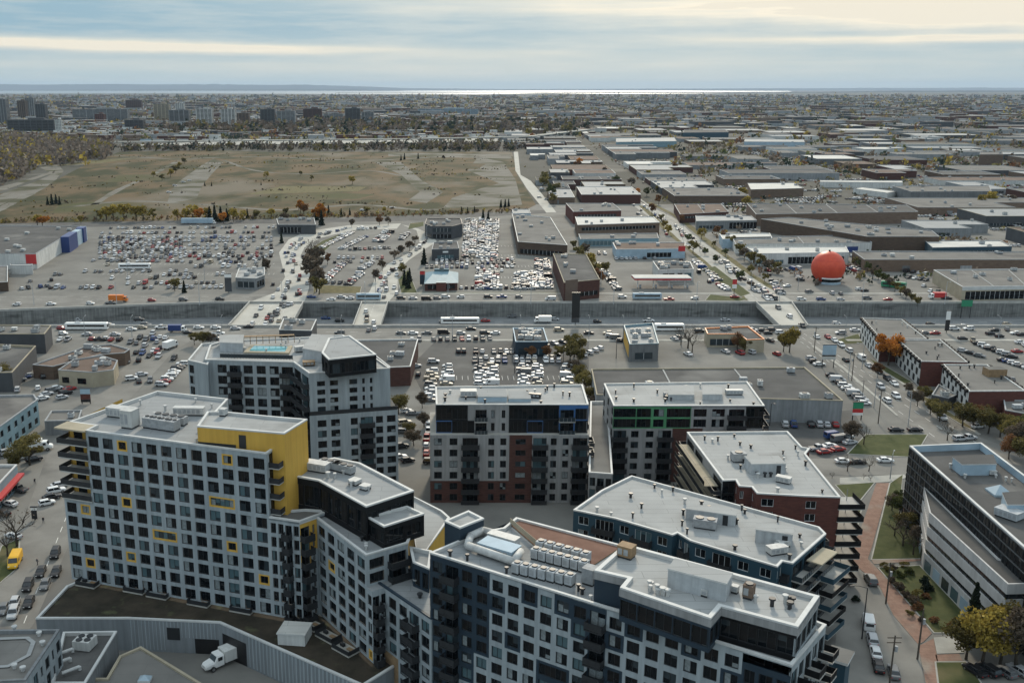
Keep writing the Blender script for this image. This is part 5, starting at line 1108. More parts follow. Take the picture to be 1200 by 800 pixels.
while y < 2700:
    dep = rr.uniform(34, 66) * (1 + y / 4000); xr = (1230 - CX) / F * (y * .97 + 25); n_in = 0
    xl = street_x(y) + 16
    for side in (1, -1):
        x = xl if side > 0 else street_x(y) - 14; k = 0
        limit = xr if side > 0 else (street_x(y) - 14 - (70 if y < 1300 else 60 + (y - 1300) * .12))
        while (x < limit) if side > 0 else (x > limit):
            wd = rr.choice((rr.uniform(20, 50), rr.uniform(30, 75), rr.uniform(50, 115))) * (1 + y / 6000)
            if side < 0: wd = min(rr.uniform(26, 75), max(22, x - limit))
            x0, x1 = (x, x + wd) if side > 0 else (x - wd, x)
            if side < 0 and x0 < limit - 24: break
            if y > 520 and free(x0, y, x1, y + dep) and rr.random() < .96:
                i = rr.randrange(8); wl, rf = wallc[i], rr.choice(roofc); h = rr.uniform(5, 8.5); dx = .0695 * dep
                pts = [(x0, y), (x1, y), (x1 + dx, y + dep), (x0 + dx, y + dep)]
                if rr.random() < .35:
                    mx_ = rr.uniform(.35, .65); my = rr.uniform(.4, .7); pts = [(x0, y), (x0 + wd * mx_, y), (x0 + wd * mx_, y + dep * my), (x1 + dx * my, y + dep * my), (x1 + dx, y + dep), (x0 + dx, y + dep)]
                    pts[0], pts[1], pts[2] = (x0, y), (x0 + wd * mx_, y), (x0 + wd * mx_ + dx * my, y + dep * my)
                if NW < 285:
                    NW += 1; n_in += 1
                    lb = '%s, %s roofed warehouse, %s %s of main street, %s row beyond trench' % (wn[wl], rn[rf], ordn(k), 'right' if side > 0 else 'left', ordn(row))
                    shed(lb, pts, h, wl, rf, (rr.randint(2, 7) if y < 1100 else rr.randint(0, 2)), ((win(.05, rr.uniform(.3, .9), 1, 3),) if y < 1000 and rr.random() < .5 else ()) + ((door(.3, .36),) if y < 1200 and rr.random() < .6 else ()), group='warehouses of the industrial district', world=True, seed=NW, cap=rr.choice(('metal_grey', 'coping', 'metal_grey', 'wall_tan')), seams=rr.choice((0, 0, 1, 2)) if len(pts) == 4 and y < 1300 else 0)
                k += 1
            x += side * (wd + rr.choice((4, 6, 8, 18)))
    y += dep + rr.choice((8, 10, 16, 24)); row += 1
# -- distant city: beyond what one could tell apart
rr = random.Random(33)
def rbox(x, y, w, d, h, wl, rf): STUFF.box((x, y, h / 2), (w, d, h), wl, rr.uniform(-.15, .15), rf, skip='b')
for _ in range(2900):
    y = 2750 * math.exp(rr.random() * 1.75); x = rr.uniform(-.5, .62) * y
    if y < 2750: continue
    rbox(x, y, rr.uniform(20, 110), rr.uniform(15, 60), rr.choice((5, 6, 7, 8, 9, 14)), rr.choice(('wall_grey', 'wall_grey', 'brick_brown', 'wall_grey', 'wall_dark', 'brick_dark', 'wall_dark')), rr.choice(roofc[:-1]))
for _ in range(700):
    y = rr.uniform(2050, 2900); x = rr.uniform(-1250, 120)
    rbox(x, y, rr.uniform(10, 40), rr.uniform(10, 20), rr.choice((6, 7, 8, 10)), rr.choice(('wall_grey', 'wall_grey', 'brick_brown', 'wall_dark', 'brick_dark', 'wall_white')), rr.choice(roofc))
o = STUFF.build('distant_buildings'); tag(o, 'countless low roofs of the distant city spread towards the lake', 'buildings', None, 'stuff')
# high-rises beyond the field: storeys as alternating bands of wall and glass
def tower(x0, x1, yt, yb, wl, label, seed, gl='glass_office', dep=None):
    a = P(x0, yb); c = P(x1, yb); w_ = c.x - a.x; dist = a.y; h = (yb - yt) / F * (dist * .97 + 25) * 1.02; d = dep or min(w_, 24)
    n = max(3, int(h / 3.2)); m = MB(); r = random.Random(seed); cx, cy = (a.x + c.x) / 2, dist + d / 2
    for k in range(n):
        z0 = h * k / n; z1 = h * (k + 1) / n; zm = z0 + (z1 - z0) * .5
        for za, zb, mt, ins in ((z0, zm, wl, 0), (zm, z1, gl, .15)):
            hw, hd = w_ / 2 - ins, d / 2 - ins
            q = [(cx - hw, cy - hd), (cx + hw, cy - hd), (cx + hw, cy + hd), (cx - hw, cy + hd)]
            for i in range(4): j = (i + 1) % 4; m.face([(*q[i], za), (*q[j], za), (*q[j], zb), (*q[i], zb)], mt)
            m.face([(*p, zb) for p in q], wl)
    t = thing('high_rise', label, 'tower block', (cx, cy, 0), 0, 'tower blocks beyond the field'); of = (-cx, -cy, 0); m.build('storeys', t, of)
    for fx in [f / 4 for f in range(5)] if w_ < 70 else [f / 8 for f in range(9)]:
        p = MB(); p.box((cx - w_ / 2 + fx * w_, cy - d / 2 - .2, h / 2), (1.6, 1.0, h), wl); p.build('pier', t, of)
    p = MB(); p.box((cx, cy, h + .2), (w_ + .6, d + .6, .5), 'wall_grey', 0, 'roof_gravel'); p.build('roof', t, of); p = MB(); p.box((cx + w_ * .1, cy, h + 2), (w_ * .35, d * .5, 3.4), wl); p.build('lift_house', t, of)
TW = [(-4, 9, 118, 146, 'wall_grey', 'grey slab at the left edge'), (22, 31, 119, 140, 'brick_brown', 'brown tower, third from the left edge'), (31, 41, 116, 138, 'wall_grey', 'tallest grey tower of the left cluster'), (43, 54, 123, 143, 'wall_dark', 'dark slab right of the tallest left tower'), (10, 64, 141, 157, 'wall_dark', 'long low dark block under the left cluster'), (66, 73, 141, 158, 'wall_white', 'narrow white slab beside the left forest'), (86, 150, 129, 143, 'wall_grey', 'long pale block left of centre of the towers'), (147, 168, 141, 154, 'wall_dark', 'low dark block behind the yellow trees'), (148, 166, 118, 130, 'brick_dark', 'far dark brick tower behind the long pale block'), (181, 199, 123, 142, 'wall_tan', 'tan tower left of the white trio'), (199, 222, 130, 148, 'wall_grey', 'first of the pale trio of towers'), (231, 249, 129, 150, 'wall_white', 'middle of the pale trio of towers'), (260, 276, 129, 150, 'wall_white', 'right one of the pale trio of towers'), (206, 216, 122, 134, 'wall_white', 'far white tower behind the pale trio'), (276, 292, 133, 147, 'brick_brown', 'brown block right of the pale trio'), (306, 322, 129, 149, 'wall_dark', 'dark slab in the tree belt'), (325, 346, 131, 149, 'wall_grey', 'grey slab in the tree belt'), (356, 377, 128, 143, 'brick_dark', 'brick slab with twin fronts in the tree belt'), (380, 402, 134, 145, 'wall_grey', 'low grey block right of the brick slab'), (405, 422, 128, 147, 'wall_dark', 'dark bluish block above the rail yard'), (424, 438, 132, 148, 'wall_grey', 'grey block above the rail yard'), (490, 560, 128, 134, 'panel_paleblue', 'long pale blue hall in mid distance'), (112, 122, 134, 144, 'brick_red', 'small red brick block behind the yellow trees')]
for i, (x0, x1, yt, yb, wl, lb) in enumerate(TW): tower(x0, x1, yt, yb, wl, lb if 'tower' in lb or 'block' in lb or 'slab' in lb else lb, i)
# elevated road and rail yard at the far edge of the field
o = thing('viaduct', 'long pale elevated road running behind the field to the right', 'viaduct', (0, 1990, 0))
line = [P(x, y) for x, y in ((130, 172), (300, 170), (480, 168), (620, 165), (690, 156))]
dk, pr = MB(), None
for a, e in zip(line, line[1:]):
    d = e - a; mid = (a + e) / 2; dk.box((mid.x, mid.y, 8), (d.length + 3, 14, 2.0), 'concrete', rot_m(d), 'road_pale')
    for k in range(int(d.length / 40)):
        q = a + d * ((k + .5) / int(d.length / 40)); p = MB(); p.box((q.x, q.y, 3.4), (3, 9, 6.8), 'concrete', rot_m(d)); p.build('pier', o, (0, -1990, 0))
dk.build('deck', o, (0, -1990, 0))
rr = random.Random(8)
for i, (xa, xb, yy) in enumerate(((305, 420, 163.5), (430, 560, 162), (150, 290, 166), (470, 600, 160.5))):
    a, e = P(xa, yy), P(xb, yy); n = int((e - a).length / 24)
    t = thing('freight_train', ['pale freight train on the near track behind the viaduct', 'pale freight train on the middle track behind the viaduct', 'freight train at the left end of the rail yard', 'freight train on the farthest rail yard track'][i], 'train', (a.x, a.y, 0), rot_m(e - a), 'freight trains in the rail yard')
    for k in range(n): m = MB(); m.box((24 * k + 11, 0, 2.6), (21, 3, 4.4), rr.choice(('wall_white', 'wall_white', 'wall_grey', 'brick_brown', 'panel_paleblue')), 0, 'roof_white'); m.build('wagon', t)
# ---- the orange sphere
ob = thing('sphere_restaurant', 'giant three storey orange sphere with a white counter canopy at its foot', 'restaurant', (0, 0, 0))
R0 = 8.6; g = P(970, 333.5); cy_ = g.y + 7; ob.location = (P(970, 320).x * 1.0, cy_, 0)
dcam = proj(0, cy_, 8)[2]; ob.location.x = (970.5 - CX) / F * proj(0, cy_, 8)[2]
m = MB(); m.smooth = True; nu, nv = 48, 28; zc = R0 * .93
for j in range(nv + 1):
    ph = -math.asin(min(1, zc / R0)) + (math.pi / 2 + math.asin(min(1, zc / R0))) * j / nv
    for i in range(nu): th = 2 * math.pi * i / nu; m.v.append((R0 * math.cos(ph) * math.cos(th), R0 * math.cos(ph) * math.sin(th), zc + R0 * math.sin(ph)))
for j in range(nv):
    for i in range(nu): i2 = (i + 1) % nu; m.f.append((j * nu + i, j * nu + i2, (j + 1) * nu + i2, (j + 1) * nu + i)); m.m.append('orange_shell')
m.build('shell', ob)
m = MB()
for z in (4.2, 8.4, 12.2):
    r_ = math.sqrt(R0 ** 2 - (z - zc) ** 2) + .03
    for i in range(48): a0, a1 = 2 * math.pi * i / 48, 2 * math.pi * (i + 1) / 48; m.face([(r_ * math.cos(a0), r_ * math.sin(a0), z - .05), (r_ * math.cos(a1), r_ * math.sin(a1), z - .05), (r_ * math.cos(a1), r_ * math.sin(a1), z + .05), (r_ * math.cos(a0), r_ * math.sin(a0), z + .05)], 'red_paint')
o = m.build('seam', ob)
m = MB(); pts = [(7.0 * math.sin(t), -7.0 * math.cos(t) - 1.6) for t in [(-.85 + 1.7 * k / 10) for k in range(11)]]; pts = pts + [(x * .72, y * .72) for x, y in reversed(pts)]
m.prism(ccw(pts), 2.9, 3.5, 'white_paint', 'roof_white', True); m.build('counter_canopy', ob); m = MB(); m.prism(ccw([(x * .96, y * .96) for x, y in pts]), .02, 1.2, 'panel_paleblue', 'white_paint'); m.build('counter', ob); m = MB(); m.prism(ccw([(x * .93, y * .93) for x, y in pts]), 1.25, 2.85, 'glass', 'glass'); m.build('serving_window', ob)
m = MB(); m.cyl((0, 0, zc + R0 - .2), (0, 0, zc + R0 + .8), .5, .5, 'metal_dark', 8); m.build('roof_vent', ob)
# ------------------------------------------------------------------ vehicles
def loft(mb, secs, mat, caps=True):
    n = len(secs[0]); i = len(mb.v)
    for s in secs: mb.v.extend(s)
    for k in range(len(secs) - 1):
        for j in range(n):
            j2 = (j + 1) % n; mb.f.append((i + k * n + j, i + k * n + j2, i + (k + 1) * n + j2, i + (k + 1) * n + j)); mb.m.append(mat)
    if caps:
        mb.f.append(tuple(i + n - 1 - j for j in range(n))); mb.m.append(mat); l = i + (len(secs) - 1) * n
        mb.f.append(tuple(l + j for j in range(n))); mb.m.append(mat)
def sect(x, w, zb, zt, r=.12):
    return [(x, -w + r * .6, zb), (x, -w, zb + r), (x, -w, zt - r * 1.6), (x, -w + r, zt), (x, w - r, zt), (x, w, zt - r * 1.6), (x, w, zb + r), (x, w - r * .6, zb)]
CARDEF = {  # body stations (x, half width, z bottom, z top); cabin base x0,x1 and roof x0,x1, beltline, roof height; wheel x
    'sedan': ([(-2.3, .72, .42, .78), (-2.2, .84, .3, .98), (-1.5, .9, .24, 1.0), (.7, .9, .24, .97), (1.6, .88, .26, .9), (2.15, .8, .3, .78), (2.3, .66, .36, .66)], (-1.85, 1.05, -1.15, .35, .95, 1.43), 1.38, .32),
    'hatchback': ([(-1.95, .76, .4, .85), (-1.88, .84, .3, 1.0), (-1.2, .88, .24, 1.0), (.7, .88, .24, .97), (1.5, .86, .26, .9), (1.9, .78, .3, .76), (2.0, .66, .36, .66)], (-1.85, 1.05, -1.55, .35, .96, 1.48), 1.2, .32),
    'suv': ([(-2.3, .8, .5, 1.0), (-2.22, .9, .38, 1.12), (-1.5, .94, .32, 1.14), (.8, .94, .32, 1.12), (1.7, .92, .34, 1.05), (2.2, .86, .4, .95), (2.32, .72, .46, .8)], (-2.2, 1.15, -1.9, .45, 1.1, 1.74), 1.38, .37),
    'pickup': ([(-2.7, .9, .5, 1.05), (-2.6, .95, .42, 1.1), (-.6, .96, .38, 1.1), (.9, .96, .38, 1.12), (2.2, .94, .4, 1.06), (2.6, .86, .46, .95), (2.72, .74, .5, .8)], (-.75, 1.35, -.55, .7, 1.08, 1.8), 1.7, .4),
    'van': ([(-2.7, .92, .45, 2.1), (-2.62, .98, .36, 2.2), (.9, .98, .34, 2.2), (1.35, .97, .34, 2.05), (1.95, .95, .36, 1.25), (2.55, .88, .4, 1.0), (2.7, .74, .45, .8)], None, 1.65, .37)}
def wheel_mb(r, w=.22):
    m = MB(); m.cyl((0, -w / 2, 0), (0, w / 2, 0), r, r, 'tyre', 12); return m
def rim_mb(r, w=.225):
    m = MB(); m.cyl((0, -w / 2, 0), (0, w / 2, 0), r * .6, r * .6, 'rim', 10); return m
def car_parts(kind):
    st, cab, wx, wr = CARDEF[kind]; body = MB(); glass = MB(); out = {}
    loft(body, [sect(*s) for s in st], 'PAINT')
    if cab:
        b0, b1, r0, r1, zb, zr = cab; wb = st[2][1] - .05; wt = wb - .2
        base = [(b0, -wb, zb - .06), (b1, -wb, zb - .06), (b1, wb, zb - .06), (b0, wb, zb - .06)]; top = [(r0, -wt, zr - .07), (r1, -wt, zr - .07), (r1, wt, zr - .07), (r0, wt, zr - .07)]
        for i in range(4): j = (i + 1) % 4; glass.face([base[i], base[j], top[j], top[i]], 'car_glass')
        loft(body, [[(r0 - .06, -wt - .03, zr - .09), (r0 + .1, -wt + .06, zr), (r0 + .1, wt - .06, zr), (r0 - .06, wt + .03, zr - .09)], [(r1 + .06, -wt - .03, zr - .09), (r1 - .12, -wt + .06, zr), (r1 - .12, wt - .06, zr), (r1 + .06, wt + .03, zr - .09)]], 'PAINT')
        for s in (-1, 1):
            for xa, xb in ((b0 + .02, r0), (b1 - .02, r1), ((b0 + b1) / 2 - .05, (r0 + r1) / 2 - .05)): body.cyl((xa, s * (wb + .005), zb - .05), (xb, s * (wt + .012), zr - .06), .05, .04, 'PAINT', 4, False)
        if kind == 'pickup': body.box((-1.66, 0, 1.105), (1.7, 1.6, .02), 'black_paint')
    else:
        for s in (-1, 1): glass.face([(.5, s * .985, 1.25), (1.45, s * .975, 1.25), (1.2, s * .975, 1.85), (.5, s * .985, 1.85)], 'car_glass')
        glass.face([(1.98, -.82, 1.27), (1.98, .82, 1.27), (1.40, .82, 2.03), (1.40, -.82, 2.03)], 'car_glass'); glass.face([(-2.72, .7, 1.3), (-2.72, -.7, 1.3), (-2.71, -.7, 1.9), (-2.71, .7, 1.9)], 'car_glass')
    zl = st[-2][3] - .14; xf = st[-1][0]; xb = st[0][0]; wl = st[-1][1]
    head = [(xf - .05, s * (wl - .12), zl) for s in (-1, 1)]; tail = [(xb + .02, s * (st[0][1] - .1), st[0][3] - .1) for s in (-1, 1)]
    return body, glass, wx, wr, st[2][1] - .1, head, tail
CP = {k: car_parts(k) for k in CARDEF}
def paint_mesh(mb, name, extra=()):
    me = bpy.data.meshes.new(name); me.from_pydata(mb.v, [], mb.f)
    keys = list(dict.fromkeys(mb.m)); keys.sort(key=lambda k: k != 'PAINT')
    for k in keys: me.materials.append(MATS['paint_white'] if k == 'PAINT' else MATS[k])
    ix = {k: i for i, k in enumerate(keys)}; me.polygons.foreach_set('material_index', [ix[m] for m in mb.m]); me.update(); return me
CMESH = {}
def small_car(kind):
    b, g, wx, wr, wy, hd, tl = CP[kind]; m = MB(); m.append(b, Matrix()); m.append(g, Matrix())
    for sx in (-1, 1):
        for sy in (-1, 1): m.append(wheel_mb(wr), Matrix.Translation((sx * wx, sy * wy, wr)))
    for p in hd: m.box(p, (.12, .3, .14), 'lamp_clear')
    for p in tl: m.box(p, (.1, .26, .16), 'lamp_red')
    return m
SMALL = {k: small_car(k) for k in CARDEF}
def setpaint(o, colour): o.material_slots[0].link = 'OBJECT'; o.material_slots[0].material = MATS['paint_' + colour]
def make_car(kind, colour, x, y, z, a, label, group, parts):
    if not parts:
        if kind not in CMESH: CMESH[kind] = paint_mesh(SMALL[kind], 'car')
        o = link('car', CMESH[kind], None, (x, y, z), a); setpaint(o, colour)
    else:
        b, g, wx, wr, wy, hd, tl = CP[kind]; k = ('p', kind)
        if k not in CMESH:
            h = MB(); h.box((0, 0, 0), (.12, .3, .14), 'lamp_clear'); t = MB(); t.box((0, 0, 0), (.1, .26, .16), 'lamp_red')
            CMESH[k] = (paint_mesh(b, 'body'), g.mesh('window_glass'), wheel_mb(wr).mesh('wheel'), rim_mb(wr).mesh('rim'), h.mesh('headlight'), t.mesh('tail_light'))
        M = CMESH[k]; o = thing('car', label, 'car', (x, y, z), a); bo_ = link('body', M[0], o); setpaint(bo_, colour); link('window_glass', M[1], o)
        for sx in (-1, 1):
            for sy in (-1, 1): wv = link('wheel', M[2], o, (sx * wx, sy * wy, wr)); link('rim', M[3], wv)
        for p in hd: link('headlight', M[4], o, p)
        for p in tl: link('tail_light', M[5], o, p)
    tag(o, label, {'van': 'van', 'pickup': 'pickup truck'}.get(kind, 'car'), group)
    o.name = {'van': 'van', 'pickup': 'pickup_truck'}.get(kind, 'car'); return o
CARS = []
rc = random.Random(77)
COLS = ['white'] * 10 + ['silver'] * 7 + ['grey'] * 5 + ['black'] * 7 + ['red'] * 2 + ['blue'] + ['beige']
KINDS = ['sedan'] * 5 + ['suv'] * 5 + ['hatchback'] * 3 + ['pickup', 'van']
ZR = .05
def car(px_, py_, a=None, kind=None, col=None, where='', z=.06, ordk=None, total=None):
    p = P(px_, py_, z); CARS.append(dict(x=p.x, y=p.y, z=z, a=a if a is not None else rc.choice((0, math.pi)), kind=kind or rc.choice(KINDS), col=col or rc.choice(COLS), where=where))
def carrow(pa, pb, n, where, rel=90, prob=1.0, cols=None, jit=.06, z=.06, spacing=None, kinds=None):
    """n cars between two picture points on the ground; rel = heading relative to the row (90: parked side by side, 0: nose to tail)"""
    a, b = P(*pa, z), P(*pb, z); d = b - a; base = rot_m(d) + rad(rel)
    if spacing: n = max(2, int(d.length / spacing) + 1)
    k = 0
    for i in range(n):
        if rc.random() > prob: continue
        q = a + d * (i / max(1, n - 1)); flip = math.pi if (rel == 90 and rc.random() < .5) else 0
        CARS.append(dict(x=q.x + rc.uniform(-.2, .2), y=q.y + rc.uniform(-.2, .2), z=z, a=base + flip + rc.uniform(-jit, jit), kind=rc.choice(kinds or KINDS), col=rc.choice(cols or COLS), where=where, k=i)); k += 1
def lot(rows, where, prob=.85, sp=2.9, **k):
    for pa, pb in rows: carrow(pa, pb, 0, where, 90, prob, spacing=sp, **k)
def dirang(pa, pb): return rot_m(P(*pb) - P(*pa))
# left street
aL = dirang((55, 680), (110, 540)); S_ = 'on the street at the left beside the podium'
for x, y, c, k in ((65, 651, 'black', 'suv'), (48, 672, 'black', 'sedan'), (66, 672, 'black', 'sedan'), (33, 689, 'black', 'suv'), (53, 687, 'grey', 'sedan'), (17, 709, 'silver', 'hatchback'), (34, 708, 'black', 'sedan'), (4, 716, 'grey', 'sedan'), (16, 721, 'silver', 'suv')): car(x, y, aL + math.pi, k, c, S_)
W2_ = 'parked beside the left end of the yellow framed block'
for x, y, c in ((55, 591, 'white'), (61, 584, 'black'), (66, 577, 'white'), (70, 570, 'silver')): car(x, y, aL - 1.2, None, c, W2_)
for x, y, c in ((12, 592, 'white'), (16, 630, 'silver'), (22, 575, 'grey'), (3, 603, 'black')): car(x, y, aL + .9, None, c, 'parked by the red edged storefront at the left')
for x, y, c in ((23, 538, 'white'), (40, 540, 'black'), (10, 532, 'silver'), (26, 531, 'grey')): car(x, y, aL - 1.1, None, c, 'parked below the box truck at the left')
for x, y, c in ((50, 468, 'white'), (55, 463, 'silver'), (61, 459, 'grey'), (67, 456, 'white'), (73, 467, 'silver'), (77, 462, 'black'), (82, 457, 'red')): car(x, y, aL - 1.0, None, c, 'parked above the pale blue motel at the left')
for x, y in ((22, 447), (29, 443), (36, 441), (55, 443), (103, 446), (154, 445), (166, 440)): car(x, y, .5, None, None, 'parked in front of the brown roofed restaurant')
carrow((190, 452), (213, 428), 9, 'in the short row beside the pool apartment block', 90, cols=['white', 'white', 'red', 'silver', 'black'])
for x, y in ((72, 386), (74, 392), (102, 393), (109, 399), (117, 399), (125, 398), (135, 393), (128, 382), (154, 387), (167, 385), (163, 376), (171, 382), (189, 385)): car(x, y, rc.choice((0, .1, math.pi)), None, None, 'near the left end of the near service road')
for x, y in ((164, 397), (171, 399), (179, 392), (180, 398), (188, 396), (194, 397), (170, 406), (189, 408), (160, 414), (167, 415), (175, 418), (180, 412), (186, 419), (184, 414), (204, 421), (153, 402)): car(x, y, dirang((150, 470), (205, 410)) + rc.choice((0, math.pi)), None, None, 'in the queue on the street up to the left overpass')
for x, y in ((233, 385), (221, 391), (253, 385), (256, 392), (276, 386), (291, 384), (250, 398), (262, 405), (272, 398)): car(x, y, rc.choice((0, math.pi)), None, None, 'on the near service road before the left overpass')
lot([((60, 399), (150, 399)), ((160, 403), (196, 401)), ((150, 424), (186, 422)), ((84, 452), (130, 450)), ((20, 458), (44, 456)), ((150, 449), (176, 447))], 'in the lots around the brown roofed restaurant', .5, 3.3)
rq = random.Random(12)
for pts_ in (((332, 352), (342, 322), (336, 296), (350, 281), (400, 269)), ((350, 350), (352, 322), (343, 298), (356, 284), (405, 268)), ((440, 352), (456, 322), (486, 296), (500, 280))):
    for a_, b_ in zip(pts_, pts_[1:]):
        for _ in range(7):
            t_ = rq.random(); car(a_[0] + (b_[0] - a_[0]) * t_ + rq.uniform(-2, 2), a_[1] + (b_[1] - a_[1]) * t_, dirang(a_, b_) + rq.choice((0, math.pi)), None, None, 'on the curved roads beyond the trench', .1)
# overpasses and curved roads
aB = dirang((305, 384), (328, 353)); q = 'queueing on the left overpass'
for x, y in ((330, 358), (333, 360), (326, 364), (338, 358), (342, 357), (322, 367), (316, 370), (319, 372), (325, 369), (313, 374), (318, 377), (311, 381), (327, 377), (334, 374), (300, 371), (306, 362), (296, 380)): car(x, y, aB + rc.choice((0, math.pi)), None, None, q, .1)
for x, y in ((334, 297), (341, 305), (337, 309), (343, 318), (355, 301), (332, 318), (320, 334), (326, 340), (341, 290), (360, 333), (348, 346), (320, 349)): car(x, y, dirang((335, 325), (334, 297)), None, None, 'driving along the left curved road', .1)
aB2 = dirang((429, 384), (440, 354)); q = 'on the narrow middle overpass'
for x, y in ((429, 366), (430, 372), (430, 377), (438, 379), (432, 388), (439, 386)): car(x, y, aB2, None, None, q, .1)
for x, y in ((452, 326), (452, 331), (452, 336), (453, 341), (462, 338), (446, 326), (462, 309), (465, 323), (450, 349), (465, 345), (480, 300), (497, 285), (459, 317), (470, 305)): car(x, y, dirang((445, 340), (462, 312)) + rc.choice((0, math.pi)), None, None, 'queueing on the right curved road', .1)
# service roads
for x in (398, 470, 484, 500, 520, 540, 552, 568, 580, 655, 690, 712, 745, 985, 1002, 1082, 1095, 1118, 1135, 1165, 1190): car(x, rc.choice((388, 391.5, 386.5)), rc.choice((0, math.pi)), None, None, 'on the near service road')
carrow((820, 389.5), (905, 388), 8, 'queueing on the near service road by the right overpass', 0); carrow((855, 393), (915, 391), 5, 'queueing on the near service road by the right overpass', 0)
for x in (365, 388, 400, 410, 470, 484, 500, 512, 522, 540, 572, 588, 608, 645, 692, 729, 784, 814, 861, 902, 939, 962, 985, 1016, 1040, 1110, 1130, 1150, 1171, 1195, 20, 60, 106, 130, 178, 215, 258): car(x, rc.choice((349, 350.5, 352)) if x > 285 else 354 - x * .012 + 4 - (x > 150) * 3, rc.choice((0, 0, math.pi)), None, None, 'on the far service road beyond the trench')
for x, yy in ((45, 367), (30, 366), (155, 364), (520, 378), (569, 377), (600, 372), (650, 375), (398, 377), (382, 374), (700, 378), (760, 377), (850, 376), (1090, 381), (1130, 383), (980, 380), (1180, 381), (210, 372), (90, 377)): car(x, yy, 0 if yy > 373 else math.pi, None, None, 'driving along the sunken motorway', ZT + .05)
# right street
aR = dirang((1020, 430), (1120, 500)); q = 'driving along the right street'
for x, y, c, k in ((957, 396, None, None), (970, 396, None, None), (978, 400, None, None), (986, 406, None, None), (995, 412, None, None), (1009, 421, 'white', 'van'), (1018, 430, 'silver', None), (1030, 437, 'grey', None), (1040, 445, 'black', None), (1048, 451, 'white', None), (1068, 465, 'grey', None), (1104, 491, 'white', None), (991, 423, 'black', None), (1032, 455, 'silver', None), (1050, 466, 'white', 'suv'), (1039, 471, 'white', None), (940, 383, None, None), (925, 372, None, None), (912, 362, None, None), (935, 390, None, None)): car(x, y, aR + (math.pi if x % 2 else 0), k, c, q)
carrow((975, 441), (1014, 474), 11, 'parked beside the box store along the right street', 80, cols=['white', 'silver', 'white', 'black', 'grey'])
for x, y, c in ((950, 421, 'silver'), (954, 425, 'black'), (960, 428, 'white')): car(x, y, .1, None, c, 'parked at the far corner of the box store')
for x, c in ((920, 'silver'), (930, 'blue'), (950, 'black'), (960, 'silver'), (969, 'silver'), (979, 'red')): car(x, 499, 1.35, None, c, 'parked in front of the box store end wall')
for x, y, c, k in ((976, 513, 'blue', 'van'), (984, 517, 'grey', None), (992, 514, 'silver', None), (996, 520, 'silver', None), (972, 524, 'white', None), (982, 528, 'red', None), (958, 527, 'silver', None), (966, 531, 'red', None)): car(x, y, .3, k, c, 'parked behind the lawn beside the brick block')
for x, y, c in ((988, 542, 'white'), (1005, 543, 'black'), (1037, 541, 'white')): car(x, y, 0, 'sedan', c, 'on the cross street behind the office building', .1)
for x, y, c in ((1050, 505, 'black'), (1072, 505, 'black')): car(x, y, 0, 'sedan', c, 'on the lane at the top edge of the lawn', .1)
for x, y in ((1116, 515), (1125, 516), (1134, 515)): car(x, y, .2, None, 'silver', 'behind the parapet of the office building')
car(1146, 501, .3, 'sedan', 'white', 'under the autumn trees beside the chequered building')
# lower right street
aQ = dirang((1012, 735), (1008, 680))
car(1020, 682, dirang((1024, 690), (1010, 668)), 'suv', 'grey', 'driving past the brick walk at the lower right'); car(1017, 733, aQ + .06, 'van', 'white', 'at the head of the parked line at the lower right')
for x, y, c in ((1022, 752, 'silver'), (1026, 767, 'white'), (1029, 783, 'black'), (1047, 790, 'grey')): car(x, y, aQ + .08, 'sedan' if c != 'silver' else 'suv', c, 'in the parked line on the lower right street')
for x, y, c in ((1142, 788, 'black'), (1150, 786, 'silver'), (1158, 788, 'black'), (1178, 790, 'grey'), (1194, 788, 'silver')): car(x, y, 1.9, None, c, 'parked under the yellow tree at the lower right')
# car park behind the grey and brick block
for xx in (524, 563, 577, 614, 630, 665): carrow((xx - .5, 451), (xx, 430), 6, 'in the columns of cars behind the blue topped block', 90, cols=['white', 'silver', 'white', 'beige', 'grey'])
carrow((537, 413), (614, 413), 12, 'in the back row behind the blue topped block', 90); carrow((556, 424), (654, 424), 15, 'in the middle row behind the blue topped block', 90); carrow((556, 420), (654, 420), 15, 'in the third row behind the blue topped block', 90, .8); carrow((640, 405), (660, 402), 3, 'beside the dark blue restaurant', 90)
carrow((483, 399), (574, 398), 12, 'in the strip along the near service road', 90, .8)
carrow((503, 470), (507, 436), 9, 'in the column beside the blue topped block', 90, cols=['white', 'silver', 'white', 'beige', 'grey']); carrow((499, 532), (503, 492), 6, 'in the lane left of the grey and brick block', 0)
for x, y in ((474, 497), (473, 507), (470, 525), (468, 537), (478, 541), (486, 541), (484, 486), (476, 483), (508, 425), (490, 440), (487, 430), (505, 543)): car(x, y, rc.choice((0, .4, 1.5)), None, None, 'between the pool building and the blue topped block')
carrow((683, 417), (703, 409), 4, 'beside the tall green tree in the middle car park', 70); carrow((716, 395), (728, 400), 3, 'left of the restaurant with the mustard flank', 60)
for x, y, c in ((850, 413, 'silver'), (867, 415, 'red'), (880, 414, 'silver'), (910, 416, 'red'), (806, 416, 'white'), (790, 398, 'silver'), (794, 397, 'grey'), (902, 400, 'black')): car(x, y, 1.9, None, c, 'behind the orange edged fast food building')
# right car park
carrow((1147, 404), (1186, 419), 8, 'in the slanted row right of the chequered building', 55); carrow((1128, 412), (1148, 418), 3, 'left of the slanted row right of the chequered building', 20); carrow((1176, 423), (1205, 432), 6, 'in the nearest row of the right car park', 55)
for x, y in ((1128, 398), (1160, 392), (1171, 395), (1197, 393), (1195, 402), (1200, 405), (1192, 413), (1140, 400), (1180, 387), (1168, 440), (1186, 446)): car(x, y, rc.choice((0, .2, 1.2)), None, None, 'scattered in the right car park', .06)
